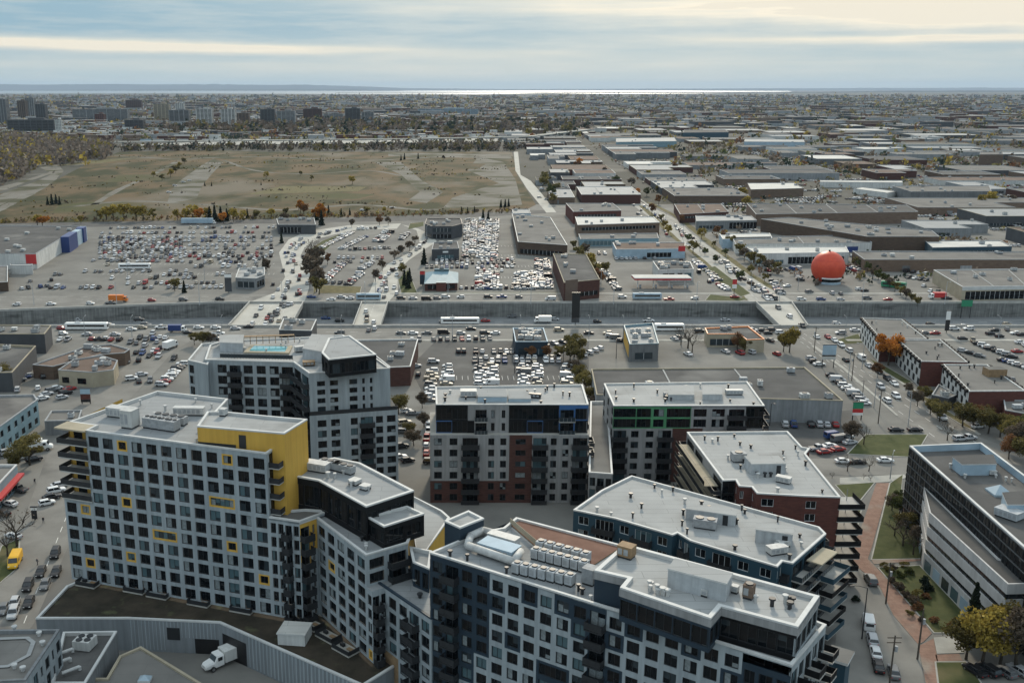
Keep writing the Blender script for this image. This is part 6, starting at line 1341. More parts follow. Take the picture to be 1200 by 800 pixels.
# lots beyond the trench
lot([((118, y), (212, y - .5)) for y in (279, 282, 285, 288, 291, 294, 297, 300, 303)], 'in the crowded left car park', .88); lot([((212, y), (318, y)) for y in (279, 283, 288, 292, 297, 301)], 'in the left car park', .7); lot([((130, 268), (325, 267)), ((120, 274), (320, 273))], 'in the far rows of the left car park', .6); lot([((218, 308), (300, 308)), ((110, 306), (214, 307)), ((216, 304), (310, 304)), ((230, 313), (300, 313)), ((120, 311), (150, 311))], 'in the left car park', .55)
lot([((38, 323), (85, 322)), ((125, 327), (235, 326)), ((150, 333), (250, 332)), ((18, 340), (55, 336)), ((150, 338), (260, 337)), ((100, 319), (225, 318)), ((20, 331), (60, 329)), ((60, 338), (130, 338)), ((180, 323), (262, 322))], 'in the front rows of the left car park', .55)
lot([((376, 291), (412, 273)), ((400, 292), (428, 278)), ((410, 293), (462, 291)), ((380, 303), (448, 303)), ((392, 308), (436, 307)), ((380, 330), (404, 308)), ((408, 334), (422, 322)), ((420, 318), (436, 308)), ((440, 283), (452, 271)), ((446, 284), (458, 273)), ((470, 281), (478, 274)), ((420, 269), (440, 268)), ((384, 332), (420, 333))], 'in the car park inside the road loop', .85)
lot([((500, 306), (600, 305)), ((500, 309.5), (602, 309)), ((500, 314), (600, 313)), ((560, 318), (588, 318))], 'in the long dealer rows beyond the trench', .9); lot([((x - 3, 302), (x, 258)) for x in (548, 556, 565, 573, 582)], 'in the dealer columns beyond the trench', .85, 3.2); lot([((x, 339), (x + .5, 320)) for x in (562, 572, 580, 606, 615, 624)], 'in the front dealer columns beyond the trench', .9, 2.7); lot([((634, 338), (630, 305)), ((644, 338), (640, 305)), ((540, 338), (600, 338))], 'in the right dealer columns beyond the trench', .85, 2.8)
lot([((817, 309), (842, 329)), ((843, 334), (852, 340)), ((714, 328), (724, 340)), ((706, 316), (716, 330)), ((702, 298), (716, 298)), ((722, 304), (800, 303)), ((700, 310), (706, 322))], 'beside the petrol station', .8)
lot([((922, 336), (948, 343)), ((905, 330), (915, 345)), ((1000, 338), (1020, 343)), ((955, 344), (985, 345)), ((900, 318), (935, 316)), ((935, 322), (938, 330)), ((995, 313), (1008, 317))], 'around the orange sphere', .7, 3.4)
lot([((1055, 318), (1085, 322)), ((1058, 325), (1100, 331)), ((1075, 335), (1120, 340)), ((1070, 312), (1090, 316)), ((1090, 342), (1124, 346)), ((1140, 349), (1200, 346))], 'in the car park left of the pale canopied store', .85)
lot([((1045, 290), (1085, 287)), ((1110, 235), (1200, 236)), ((1105, 240), (1200, 241)), ((1115, 231), (1200, 231)), ((1120, 246), (1200, 246)), ((930, 270), (960, 268))], 'in the warehouse yards at the right', .85, 3.4)
rs = random.Random(5)
for _ in range(110):
    t = rs.random() ** 1.3; x = 905 + (700 - 905) * t; y = 352 + (200 - 352) * t; car(x + rs.uniform(-7, 7) * (1 - t * .7), y, dirang((905, 352), (700, 200)) + rs.choice((0, math.pi)), None, None, 'on the main street beyond the right overpass', .1)
for _ in range(160):
    y = rs.uniform(520, 1600); sx = 159 + (y - 480) * .0695; x = sx + rs.choice((-1, 1)) * rs.uniform(14, 30) ; CARS.append(dict(x=x, y=y, z=.05, a=1.5, kind=rs.choice(KINDS), col=rs.choice(COLS), where='along the main street'))
for _ in range(900):
    y = rs.uniform(560, 1700); x = rs.uniform(190 + (y - 480) * .08, (1230 - CX) / F * y); 
    if all(not (t[0] - 3 < x < t[2] + 3 and t[1] - 3 < y < t[3] + 3) for t in TAKEN):
        for k in range(rs.randint(2, 9)): CARS.append(dict(x=x + k * 2.9, y=y, z=.05, a=1.57, kind=rs.choice(KINDS), col=rs.choice(COLS), where='in the warehouse yards')) if all(not (t[0] - 3 < x + k * 2.9 < t[2] + 3 and t[1] - 3 < y < t[3] + 3) for t in TAKEN) else None
for x, y in ((205, 218), (215, 214), (222, 212), (198, 226), (460, 244), (425, 247), (640, 234), (643, 230), (632, 232), (635, 222), (647, 238)): car(x, y, .4, None, 'white', 'at the edge of the field')
# build: the 300 largest as things, the rest as one
def clear(c): return all(not (t[0] < c['x'] < t[2] and t[1] < c['y'] < t[3]) for t in TAKEN) if c['y'] > 470 else True
def vis(c):
    q = proj(c['x'], c['y'], c['z']); return -12 < q[0] < 1212 and q[1] < 812
CARS = [c for c in CARS if clear(c) and vis(c)]
kept = []
for c in sorted(CARS, key=lambda c: c['y']):
    if all((c['x'] - d['x']) ** 2 + (c['y'] - d['y']) ** 2 > 4.4 for d in kept[-140:]): kept.append(c)
CARS = kept
cnt = {}
STUFFC = MB()
groups = {}
for c in CARS: groups.setdefault(c['where'], []).append(c)
ranked = sorted(CARS, key=lambda c: math.hypot(c['x'], c['y']))
chosen = set(id(c) for c in ranked[:300])
for wname, L in groups.items():
    L = [c for c in L if id(c) in chosen]; L.sort(key=lambda c: proj(c['x'], c['y'], 0)[0]); seen = {}
    for c in L: seen.setdefault((c['col'], c['kind']), []).append(c)
    for (col, kind), M in seen.items():
        for i, c in enumerate(M):
            nm = {'suv': 'SUV', 'pickup': 'pickup truck', 'hatchback': 'small hatchback'}.get(kind, kind)
            c['label'] = '%s %s %s' % (col, nm, wname) if len(M) == 1 else '%s %s %s, %s from left' % (col, nm, wname, ordn(i))
for c in CARS:
    if id(c) in chosen: make_car(c['kind'], c['col'], c['x'], c['y'], c['z'], c['a'], c['label'], 'cars ' + c['where'], math.hypot(c['x'], c['y']) < 345)
    else:
        src = SMALL[c['kind']]; i = len(STUFFC.v); Mx = Matrix.Translation((c['x'], c['y'], c['z'])) @ Matrix.Rotation(c['a'], 4, 'Z')
        STUFFC.v.extend([tuple(Mx @ Vector(p)) for p in src.v]); STUFFC.f.extend([tuple(a + i for a in f) for f in src.f]); STUFFC.m.extend(['paint_' + c['col'] if m == 'PAINT' else m for m in src.m])
if STUFFC.f: tag(STUFFC.build('distant_cars'), 'hundreds of small cars filling the car parks and streets beyond the trench', 'cars', None, 'stuff')
# larger vehicles
def box_vehicle(name, cat, label, x, y, a, L, Wd, Hh, col, cab='white_paint', z=.06, cabl=1.9, bus=False, stripe=None, bonnet=0):
    p = P(x, y, z); t = thing(name, label, cat, (p.x, p.y, z), a); m = MB()
    if bus:
        loft(m, [sect(-L / 2, Wd / 2 - .1, .4, Hh - .1, .2), sect(-L / 2 + .2, Wd / 2, .35, Hh, .2), sect(L / 2 - .3, Wd / 2, .35, Hh, .2), sect(L / 2, Wd / 2 - .12, .4, Hh - .2, .2)], col); m.build('body', t)
        g = MB(); [g.box((0, s * (Wd / 2 + .01), Hh * .62), (L * .88, .04, .85), 'car_glass') for s in (-1, 1)]; g.box((L / 2 + .01, 0, Hh * .58), (.05, Wd * .8, 1.1), 'car_glass'); g.build('window_glass', t)
        m = MB(); m.box((-L * .2, 0, Hh + .12), (2.2, 1.6, .25), 'metal_pale'); m.build('roof_unit', t)
    else:
        x0 = -L / 2; x1 = L / 2 - cabl - bonnet - .15
        m.box(((x0 + x1) / 2, 0, .85 + (Hh - .85) / 2), (x1 - x0, Wd, Hh - .85), col); m.build('cargo_box', t); m = MB(); m.box((0, 0, .7), (L - .4, Wd * .5, .28), 'metal_dark'); m.build('chassis', t)
        ch = min(Hh - .35, 2.7); m = MB(); loft(m, [sect(x1 + .15, Wd / 2 - .1, .55, ch, .15), sect(x1 + .15 + cabl * .65, Wd / 2 - .1, .5, ch, .15), sect(x1 + .15 + cabl, Wd / 2 - .15, .5, ch * .58, .15)], cab)
        if bonnet: loft(m, [sect(x1 + .15 + cabl - .05, Wd / 2 - .25, .55, 1.75, .2), sect(x1 + .15 + cabl + bonnet * .8, Wd / 2 - .35, .55, 1.55, .2), sect(L / 2, Wd / 2 - .45, .6, 1.3, .2)], cab)
        m.build('cab', t); g = MB(); xa, xb = x1 + .15 + cabl * .68, x1 + .15 + cabl * .93
        g.face([(xb + .06, -Wd / 2 + .3, ch * .64), (xb + .06, Wd / 2 - .3, ch * .64), (xa + .07, Wd / 2 - .35, ch * .95), (xa + .07, -Wd / 2 + .35, ch * .95)], 'car_glass')
        for s in (-1, 1): g.box((x1 + .15 + cabl * .4, s * (Wd / 2 - .09), ch * .76), (cabl * .45, .04, ch * .26), 'car_glass')
        g.build('window_glass', t)
    for sx in (-.33, .34):
        for sy in (-1, 1): w = link('wheel', wheel_mb(.48, .3).mesh('wheel'), t, (sx * L, sy * (Wd / 2 - .16), .48)); link('rim', rim_mb(.48, .305).mesh('rim'), w)
    for s in (-1, 1): h = MB(); h.box((0, 0, 0), (.08, .3, .18), 'lamp_clear'); h.build('headlight', t, (L / 2 + .01, s * (Wd / 2 - .45 - (.15 if bonnet else 0)), .9))
    return t
box_vehicle('box_truck', 'truck', 'white box truck parked beside the pale blue motel at the left', 46, 527, .15, 7.6, 2.4, 3.3, 'white_paint', 'white_paint', bonnet=.9)
box_vehicle('dump_truck', 'truck', 'white bonneted truck backing into the loading bay under the podium', 263, 777, rad(222), 8.2, 2.5, 3.0, 'wall_white', 'white_paint', bonnet=1.6, z=.02)
t = thing('yellow_van', 'bright yellow delivery van driving down the street at the left', 'van', (*P(18, 661, .06), .06), aL + math.pi)
b_, g_, wx, wr, wy, hd, tl = CP['van']; o = link('body', paint_mesh(b_, 'body'), t); setpaint(o, 'yellow'); g_.build('window_glass', t)
for sx in (-1, 1):
    for sy in (-1, 1): w = link('wheel', wheel_mb(wr).mesh('wheel'), t, (sx * wx, sy * wy, wr)); link('rim', rim_mb(wr).mesh('rim'), w)
for p in hd: h = MB(); h.box((0, 0, 0), (.12, .3, .14), 'lamp_clear'); h.build('headlight', t, p)
t.scale = (1.15, 1.1, 1.1)
box_vehicle('bus', 'bus', 'long white bus on the near service road at the far left', 102, 386, 0, 18, 2.6, 3.1, 'white_paint', bus=True)
box_vehicle('bus', 'bus', 'white bus with dark windows behind the mustard flanked restaurant', 784, 387.5, 0, 12.5, 2.6, 3.1, 'white_paint', bus=True)
box_vehicle('bus', 'bus', 'white coach crossing the crowded left car park', 158, 315, .05, 18, 2.6, 3.2, 'white_paint', bus=True)
box_vehicle('bus', 'bus', 'long pale bus on the far service road below the petrol station', 758, 350.5, 0, 14, 2.6, 3.1, 'panel_paleblue', bus=True)
box_vehicle('bus', 'bus', 'white articulated bus on the sunken motorway near the middle', 539, 379.5, 0, 18, 2.6, 3.1, 'white_paint', bus=True, z=ZT + .05)
box_vehicle('truck', 'truck', 'bright blue box truck in the left queue by the service road', 208, 389, 0, 7.5, 2.4, 3.2, 'blue_paint')
box_vehicle('truck', 'truck', 'white box truck in the queue beside the blue truck on the left street', 200, 408, 1.2, 7.5, 2.4, 3.3, 'white_paint')
box_vehicle('truck', 'truck', 'orange bodied truck on the far service road at the left', 139, 353.5, 0, 9, 2.5, 3.4, 'orange_paint', 'orange_paint')
box_vehicle('truck', 'truck', 'red lorry on the far service road right of the orange sphere', 1098, 350, math.pi, 8, 2.5, 3.2, 'red_paint', 'white_paint')
box_vehicle('truck', 'truck', 'white panel truck on the sunken motorway below the middle', 636, 378, math.pi, 8, 2.5, 3.3, 'white_paint', z=ZT + .05)
box_vehicle('semi_trailer', 'truck', 'pale blue semi trailer parked at the top of the left car park', 233, 262.5, 0, 26, 3, 4.4, 'panel_paleblue', 'white_paint')
box_vehicle('bus', 'bus', 'green roofed bus parked by the hedge right of the orange sphere', 1047, 337, -.5, 12, 2.6, 3.2, 'green_paint', bus=True)
box_vehicle('bus', 'bus', 'pale blue bus crossing the right end of the middle overpass road', 432, 351, 0, 12, 2.6, 3.1, 'panel_paleblue', bus=True, z=.1)
# ------------------------------------------------------------------ trees
def crown_mesh(kind, n, rx, rz, size, seed, mat, clumps=9, cz=0):
    r = random.Random(seed); m = MB(); cl = []
    for _ in range(clumps):
        while True:
            p = Vector((r.uniform(-1, 1), r.uniform(-1, 1), r.uniform(-1, 1)))
            if p.length < 1: break
        cl.append((Vector((p.x * rx * .78, p.y * rx * .78, p.z * rz * .74)), r.uniform(.22, .5)))
    for _ in range(n):
        if kind == 'conifer':
            h = r.random() ** 1.25; a = r.uniform(0, 6.283); rr_ = rx * (1 - h) * (.35 + .65 * r.random()) * (.82 + .18 * math.sin(h * 40)); p = Vector((rr_ * math.cos(a), rr_ * math.sin(a), (h * 2 - 1) * rz - rr_ * .25))
        else:
            c, s = cl[r.randrange(len(cl))]; d = Vector((r.gauss(0, 1), r.gauss(0, 1), r.gauss(0, 1))).normalized() * (r.random() ** .5); p = c + Vector((d.x * rx * s, d.y * rx * s, d.z * rz * s))
        u = Vector((r.gauss(0, 1), r.gauss(0, 1), r.gauss(0, .7))).normalized(); v = u.orthogonal().normalized(); w = u.cross(v); s = size * r.uniform(.6, 1.3)
        q = [p + v * s + w * s * .25, p + w * s * .7 - v * .1 * s, p - v * s - w * .2 * s, p - w * s * .7]
        m.face([(x.x, x.y, x.z + cz) for x in q], mat)
    return m
def trunk_mesh(h, r0, rx, rz, seed, twigs=0, lim=7):
    r = random.Random(seed); m = MB(); m.cyl((0, 0, -.1), (r.uniform(-.2, .2), r.uniform(-.2, .2), h), r0, r0 * .6, 'bark', 7)
    top = Vector((0, 0, h))
    def br(p, d, L, rad_, depth):
        e = p + d * L; m.cyl(p, e, rad_, rad_ * .6, 'bark', 5, False)
        if depth > 0:
            for _ in range(3 if depth > 1 else 3): br(e - d * L * r.uniform(0, .35), (d + Vector((r.gauss(0, .5), r.gauss(0, .5), r.gauss(.15, .35)))).normalized(), L * r.uniform(.55, .8), rad_ * .55, depth - 1)
    for k in range(lim):
        a = k * 2.4 + r.random(); d = Vector((math.cos(a) * .7, math.sin(a) * .7, r.uniform(.5, 1.2))).normalized(); br(Vector((0, 0, h * r.uniform(.75, 1))), d, rx * r.uniform(.5, .75), r0 * .45, twigs)
    return m
TM = {}
LEAF = {'green': 'leaf_green', 'olive': 'leaf_olive', 'yellow': 'leaf_yellow', 'orange': 'leaf_orange', 'conifer': 'leaf_conifer', 'brown': 'leaf_brown', 'rust': 'leaf_rust'}
def tree_protos(kind, var, fine):
    k = (kind, var, fine)
    if k not in TM:
        sd = sum(map(ord, kind)) + var * 13
        if kind == 'bare': tr = trunk_mesh(2.6, .2, 3.2, 3, sd, 3, 6); cr = crown_mesh('x', 60, 3.2, 3, .16, sd, 'leaf_brown', 9, 5.2)
        elif kind == 'conifer': tr = trunk_mesh(2.0, .2, .8, 3, sd, 0, 3); cr = crown_mesh('conifer', 2600 if fine else 420, 2.3, 4.6, .3 if fine else .7, sd, 'leaf_conifer', 9, 5.0)
        else: tr = trunk_mesh(2.6, .22, 2.4, 2.5, sd, 1 if fine else 0, 7); cr = crown_mesh('x', 4200 if fine else 520, 3.3, 2.9, .2 if fine else .52, sd, LEAF[kind], 16 if fine else 11, 5.0)
        TM[k] = (tr.mesh('trunk'), cr.mesh('crown'))
    return TM[k]
TREES = []
def tree(x, y, hpx, kind, where): TREES.append((x, y, hpx, kind, where))
def shrub(x, y, s, kind, label, z=.1):
    k = ('shrub', kind)
    if k not in TM: TM[k] = crown_mesh('x', 900, 1, .7, .11, sum(map(ord, kind)), LEAF[kind], 9, .55).mesh('shrub')
    p = P(x, y, z); o = link('shrub', TM[k], None, (p.x, p.y, z), rt.uniform(0, 6), (s, s, s * rt.uniform(.8, 1.1))); return o
rt = random.Random(3)
def grove(pts, where):
    for x, y, h, k in pts: tree(x, y, h, k, where)
grove([(35, 545, 38, 'olive'), (17, 553, 30, 'olive')], 'beside the pale blue motel at the left'); tree(20, 640, 52, 'bare', 'on the lawn by the yellow van'); tree(9, 652, 40, 'bare', 'at the left edge by the yellow van')
tree(8, 452, 28, 'olive', 'in front of the dark roofed building at the left edge'); grove([(238, 405, 20, 'olive'), (228, 404, 16, 'olive'), (247, 404, 15, 'brown')], 'beside the near service road behind the pool building')
grove([(673, 418, 30, 'olive'), (668, 424, 24, 'olive'), (678, 427, 22, 'olive'), (640, 420, 17, 'rust'), (654, 420, 16, 'olive'), (622, 419, 14, 'rust'), (678, 450, 26, 'olive'), (686, 460, 26, 'olive'), (692, 474, 24, 'olive'), (699, 480, 20, 'brown'), (672, 437, 18, 'brown')], 'in the middle car park behind the blue topped block')
grove([(467, 485, 26, 'olive'), (495, 478, 20, 'brown'), (485, 522, 22, 'brown'), (479, 512, 20, 'olive'), (497, 500, 18, 'brown')], 'between the pool building and the blue topped block')
grove([(925, 413, 32, 'yellow'), (918, 412, 24, 'olive')], 'at the corner of the right street and the near service road'); grove([(806, 408, 30, 'bare'), (811, 413, 26, 'bare'), (864, 411, 22, 'rust'), (872, 413, 20, 'olive'), (798, 404, 22, 'bare')], 'around the orange edged fast food building')
tree(1041, 428, 42, 'orange', 'against the chequered building'); grove([(1028, 442, 18, 'rust'), (1075, 476, 22, 'brown'), (1090, 486, 22, 'olive'), (1082, 470, 20, 'olive'), (1064, 462, 16, 'brown'), (1101, 494, 26, 'olive')], 'in the verge before the chequered building')
grove([(1128, 500, 32, 'olive'), (1140, 502, 28, 'olive'), (1158, 508, 34, 'olive'), (1172, 512, 32, 'olive'), (1186, 524, 36, 'olive'), (1198, 532, 40, 'brown'), (1196, 510, 26, 'green'), (1150, 498, 26, 'rust'), (1182, 538, 30, 'rust'), (1206, 545, 40, 'olive')], 'behind the office building at the right edge')
grove([(997, 517, 28, 'brown'), (1012, 521, 26, 'bare'), (1110, 516, 24, 'bare')], 'at the left end of the lawn behind the brick block')
grove([(1058, 640, 34, 'bare'), (1070, 650, 32, 'bare'), (1048, 628, 28, 'bare'), (1062, 626, 30, 'olive'), (1075, 640, 26, 'brown'), (1054, 604, 26, 'green'), (1045, 598, 22, 'brown')], 'on the lawn before the office wing')
tree(1137, 748, 70, 'conifer', 'beside the office wing'); grove([(1150, 780, 80, 'yellow'), (1172, 778, 78, 'olive'), (1190, 785, 84, 'brown'), (1132, 772, 52, 'olive'), (1206, 780, 90, 'bare')], 'at the lower right corner')
grove([(x, y, 8, 'bare') for x, y in ((975, 560), (1012, 562), (1020, 563))], 'on the small lawn beside the brick block')
grove([(993, 552, 20, 'bare'), (1018, 552, 20, 'bare')], 'by the cross street behind the brick block')
# beyond the trench
grove([(367, 330, 34, 'brown'), (369, 316, 30, 'brown'), (371, 342, 30, 'brown'), (366, 302, 26, 'bare'), (374, 345, 22, 'olive'), (384, 310, 14, 'rust')], 'between the left curved road and the loop car park')
grove([(497, 310, 24, 'conifer'), (474, 334, 22, 'conifer'), (478, 338, 24, 'conifer'), (480, 330, 20, 'conifer'), (472, 322, 14, 'olive')], 'beside the brick restaurant by the right curved road')
grove([(480, 294, 12, 'brown'), (470, 300, 14, 'brown'), (462, 306, 14, 'brown'), (448, 318, 14, 'brown'), (440, 330, 16, 'brown'), (486, 287, 12, 'brown')], 'along the inner edge of the right curved road')
grove([(678, 302, 16, 'olive'), (683, 310, 18, 'olive'), (690, 316, 20, 'yellow'), (696, 326, 22, 'olive'), (702, 334, 22, 'rust'), (708, 322, 16, 'olive'), (672, 292, 12, 'olive'), (686, 298, 14, 'brown')], 'along the lane beside the dark brick building')
grove([(783, 275, 12, 'yellow'), (778, 268, 10, 'yellow'), (812, 297, 16, 'olive'), (848, 284, 14, 'rust'), (856, 290, 16, 'olive'), (840, 276, 12, 'rust'), (866, 300, 16, 'olive'), (880, 310, 18, 'olive'), (890, 314, 18, 'olive'), (900, 318, 16, 'brown'), (872, 306, 16, 'brown'), (910, 320, 14, 'olive')], 'along the main street beyond the right overpass')
grove([(x, y, rt.uniform(8, 14), rt.choice(('olive', 'brown', 'yellow', 'rust', 'green'))) for x, y in ((838, 308), (826, 299), (806, 284), (775, 259), (764, 251), (748, 238), (735, 228), (722, 217), (708, 206), (880, 338), (868, 330), (896, 330), (880, 322), (850, 300), (836, 290), (822, 280), (800, 262), (772, 240), (758, 230), (740, 219))], 'in the verges of the main boulevard')
grove([(1003 + i * 6.5, 312 + i * 4.2 + rt.uniform(-1, 1), 13, rt.choice(('olive', 'olive', 'brown', 'green'))) for i in range(12)], 'in the hedge right of the orange sphere')
grove([(1110, 312, 12, 'yellow'), (1152, 316, 12, 'green'), (1122, 312, 10, 'olive'), (1160, 240, 18, 'yellow'), (1150, 242, 14, 'yellow'), (1185, 240, 12, 'brown')], 'among the warehouses at the right')
grove([(870, 232, 14, 'yellow'), (876, 246, 16, 'yellow'), (884, 250, 14, 'olive'), (895, 250, 12, 'rust'), (905, 246, 10, 'olive')], 'beside the brick warehouses')
grove([(61, 240, 15, 'conifer'), (66, 239, 14, 'conifer'), (56, 240, 12, 'conifer'), (70, 240, 12, 'conifer')], 'in the field above the superstore'); grove([(125, 258, 18, 'yellow'), (133, 258, 18, 'yellow'), (145, 258, 20, 'yellow'), (160, 259, 20, 'yellow'), (168, 259, 18, 'yellow'), (118, 257, 12, 'olive'), (44, 264, 14, 'yellow'), (50, 266, 16, 'orange'), (95, 262, 10, 'yellow'), (180, 258, 14, 'olive')], 'along the near edge of the field, left part')
grove([(208, 258, 13, 'yellow'), (300, 256, 11, 'olive'), (318, 255, 12, 'yellow'), (335, 253, 10, 'olive'), (430, 251, 10, 'olive'), (450, 250, 9, 'yellow'), (270, 258, 13, 'olive'), (242, 257, 14, 'yellow'), (218, 258, 16, 'yellow'), (226, 258, 18, 'yellow'), (234, 259, 16, 'orange'), (246, 260, 22, 'conifer'), (252, 260, 24, 'conifer'), (259, 260, 22, 'conifer'), (266, 259, 18, 'conifer'), (274, 260, 16, 'yellow'), (262, 262, 14, 'orange'), (290, 256, 14, 'conifer'), (285, 258, 12, 'yellow'), (352, 250, 16, 'orange'), (356, 252, 14, 'rust'), (350, 246, 10, 'yellow'), (374, 262, 24, 'orange'), (377, 264, 22, 'conifer'), (371, 258, 18, 'conifer'), (385, 252, 14, 'conifer'), (400, 254, 12, 'conifer'), (410, 252, 10, 'conifer')], 'along the near edge of the field, middle part')
grove([(541, 250, 9, 'conifer'), (548, 250, 9, 'conifer'), (556, 249, 9, 'conifer'), (587, 243, 11, 'conifer'), (592, 243, 12, 'conifer'), (596, 242, 11, 'conifer'), (566, 259, 16, 'conifer'), (572, 259, 14, 'conifer'), (334, 262, 14, 'brown'), (330, 285, 16, 'conifer'), (412, 266, 10, 'brown'), (445, 264, 12, 'rust'), (455, 264, 10, 'brown'), (216, 343, 18, 'conifer'), (205, 341, 16, 'olive'), (309, 315, 18, 'conifer'), (313, 318, 16, 'brown')], 'around the roads and car parks below the field')
grove([(312, 210, 9, 'yellow'), (413, 216, 10, 'yellow'), (180, 208, 8, 'yellow'), (200, 208, 10, 'yellow'), (206, 203, 10, 'olive'), (190, 212, 8, 'olive'), (210, 198, 8, 'yellow'), (216, 192, 8, 'olive'), (240, 218, 6, 'conifer'), (248, 218, 6, 'conifer'), (306, 217, 5, 'conifer'), (470, 188, 8, 'conifer'), (474, 187, 9, 'conifer'), (490, 186, 8, 'conifer'), (365, 212, 7, 'olive'), (352, 206, 6, 'olive'), (520, 188, 6, 'brown')], 'standing alone in the field')
grove([(532, 160, 8, 'olive'), (536, 160, 9, 'olive'), (619, 160, 10, 'yellow'), (624, 163, 8, 'orange'), (680, 195, 12, 'orange'), (676, 199, 10, 'rust'), (640, 215, 14, 'olive'), (636, 222, 16, 'olive'), (645, 232, 16, 'green'), (648, 240, 14, 'olive'), (652, 226, 12, 'olive'), (746, 232, 12, 'orange'), (760, 208, 10, 'yellow'), (790, 200, 10, 'rust'), (770, 225, 8, 'olive')], 'along the lane at the right end of the field')
for i, (x, y, hp, kind, where) in enumerate(TREES):
    hp0 = hp
    if kind == 'conifer' and y < 345: hp = hp * .78
    p = P(x, y, 0); dist = proj(p.x, p.y, 0)[2]; hm = hp * dist / F * 1.03; s = hm / 8.2 if kind != 'conifer' else hm / 9.7
    if kind == 'bare': s = hm / 7.6
    tr, cr = tree_protos(kind, i % 3 if kind != 'bare' else i % 2, dist < 420)
    nm = {'green': 'dark green tree', 'olive': 'olive green tree', 'yellow': 'yellow autumn tree', 'orange': 'orange autumn tree', 'conifer': 'dark green conifer', 'brown': 'brown thinning tree', 'rust': 'rust red tree', 'bare': 'leafless tree'}[kind]
    same = sorted([t for t in TREES if t[3] == kind and t[4] == where], key=lambda t: t[0]); lb = '%s %s' % (nm, where) + ('' if len(same) == 1 else ', %s from left' % ordn(same.index((x, y, hp0, kind, where))))
    t = thing({'conifer': 'conifer_tree', 'bare': 'bare_tree'}.get(kind, 'autumn_tree'), lb, 'tree', (p.x, p.y, 0), rt.uniform(0, 6.28), 'trees ' + where)
    wsc = s * rt.uniform(.95, 1.3) if kind != 'conifer' else s; t.scale = (wsc, wsc, s); link('trunk', tr, t); link('crown', cr, t)
for i, (x, y, s, k) in enumerate([(1040, 670, 1.3, 'olive'), (1048, 668, 1.0, 'brown'), (1056, 676, 1.4, 'green'), (1044, 682, 1.2, 'brown'), (1052, 690, 1.5, 'brown'), (1066, 672, 1.3, 'green'), (1060, 700, 1.3, 'brown'), (1070, 708, 1.6, 'brown'), (1075, 715, 1.4, 'rust'), (1083, 690, 2.2, 'conifer'), (1084, 700, 1.2, 'rust'), (1092, 728, 1.3, 'rust'), (1036, 664, 1.0, 'olive'), (1076, 700, 1.5, 'olive'), (1114, 735, 1.2, 'rust'), (1052, 580, 1.4, 'green'), (1058, 596, 1.5, 'green'), (1003, 705, 1.2, 'conifer'), (1065, 720, 1.0, 'olive'), (1080, 728, 1.0, 'brown'), (1060, 664, 1.2, 'olive')]):
    o = shrub(x, y, s, k, ''); nmk = {'olive': 'olive', 'brown': 'brown', 'green': 'dark green', 'rust': 'rusty red', 'conifer': 'nearly black'}[k]; tag(o, '%s low shrub in the bed before the office wing, %s counted from the street' % (nmk, ordn(i)), 'shrub', 'shrubs in the bed before the office wing')
# far woods as one mass
def woods(name, label, spots, mats, q=12, size=3.2, seed=1, hmax=11):
    r = random.Random(seed); m = MB()
    for x, y, s in spots:
        mt = r.choice(mats)
        for _ in range(q):
            p = Vector((x + r.gauss(0, 2.4) * s, y + r.gauss(0, 2.4) * s, abs(r.gauss(.5, .28)) * hmax * s)); u = Vector((r.gauss(0, 1), r.gauss(0, 1), r.gauss(0, .8))).normalized(); v = u.orthogonal().normalized(); w = u.cross(v); z = size * s * r.uniform(.5, 1.2)
            m.face([p + v * z, p + w * z * .8, p - v * z, p - w * z * .8], mt)
    o = m.build(name); return tag(o, label, 'woodland', None, 'stuff')
r = random.Random(9); SP = []
def region(poly, n, smin=.7, smax=1.2):
    w = [V(p) for p in PP(poly, 0)]; out = []
    while len(out) < n:
        q = inner(w, .5, r)
        if q is None: break
        out.append((q[0], q[1], r.uniform(smin, smax)))
    return out
fw = region([(-20, 222), (0, 219), (28, 208), (48, 196), (0, 200), (-20, 206)], 70, .7, 1.2) + region([(-20, 214), (0, 206), (48, 196), (100, 194), (128, 186), (132, 172), (60, 166), (-20, 160)], 620, .9, 1.5)
woods('woodland', 'brown leafless wood at the far left behind the railway', fw, ['leaf_wood'] * 15 + ['leaf_olive', 'leaf_olive', 'leaf_yellow'], 16, 2.6, 2, 12)
woods('tree_belt', 'brown tree belt along the far edge of the field', region([(120, 178), (300, 177), (600, 177.5), (640, 172), (640, 169), (300, 172.5), (120, 174)], 520, .7, 1.1), ['leaf_wood', 'leaf_wood', 'leaf_brown', 'leaf_olive', 'leaf_conifer'], 14, 2.6, 3, 11)
woods('woodland', 'bluish brown woods behind the rail yard', region([(180, 158), (690, 158), (690, 146), (400, 142), (180, 152)], 900, 1.0, 1.8), ['leaf_wood', 'leaf_wood', 'leaf_brown', 'leaf_conifer', 'leaf_olive'], 12, 3.4, 4, 12)
woods('hedge_belt', 'yellow and olive bushes strung along the near edge of the field', region([(0, 262), (120, 260), (300, 258), (470, 254), (620, 249), (620, 246), (300, 254), (0, 258)], 330, .16, .34), ['leaf_olive', 'leaf_yellow', 'leaf_brown', 'leaf_brown', 'leaf_rust'], 16, 2.6, 5, 10)
sc_ = []
for cx_, cy_, s_ in region([(0, 250), (300, 250), (600, 240), (600, 180), (150, 180), (60, 214)], 70, .2, 1):
    for _ in range(r.randint(3, 26)): sc_.append((cx_ + r.gauss(0, 40 * s_), cy_ + r.gauss(0, 16 * s_), r.choice((.06, .09, .12, .2))))
woods('field_scrub', 'scattered scrub and tall weeds over the disused field', sc_, ['leaf_olive', 'leaf_wood', 'leaf_brown', 'leaf_wood', 'leaf_olive', 'leaf_yellow'], 10, 4.5, 6, 6)
SPT = []
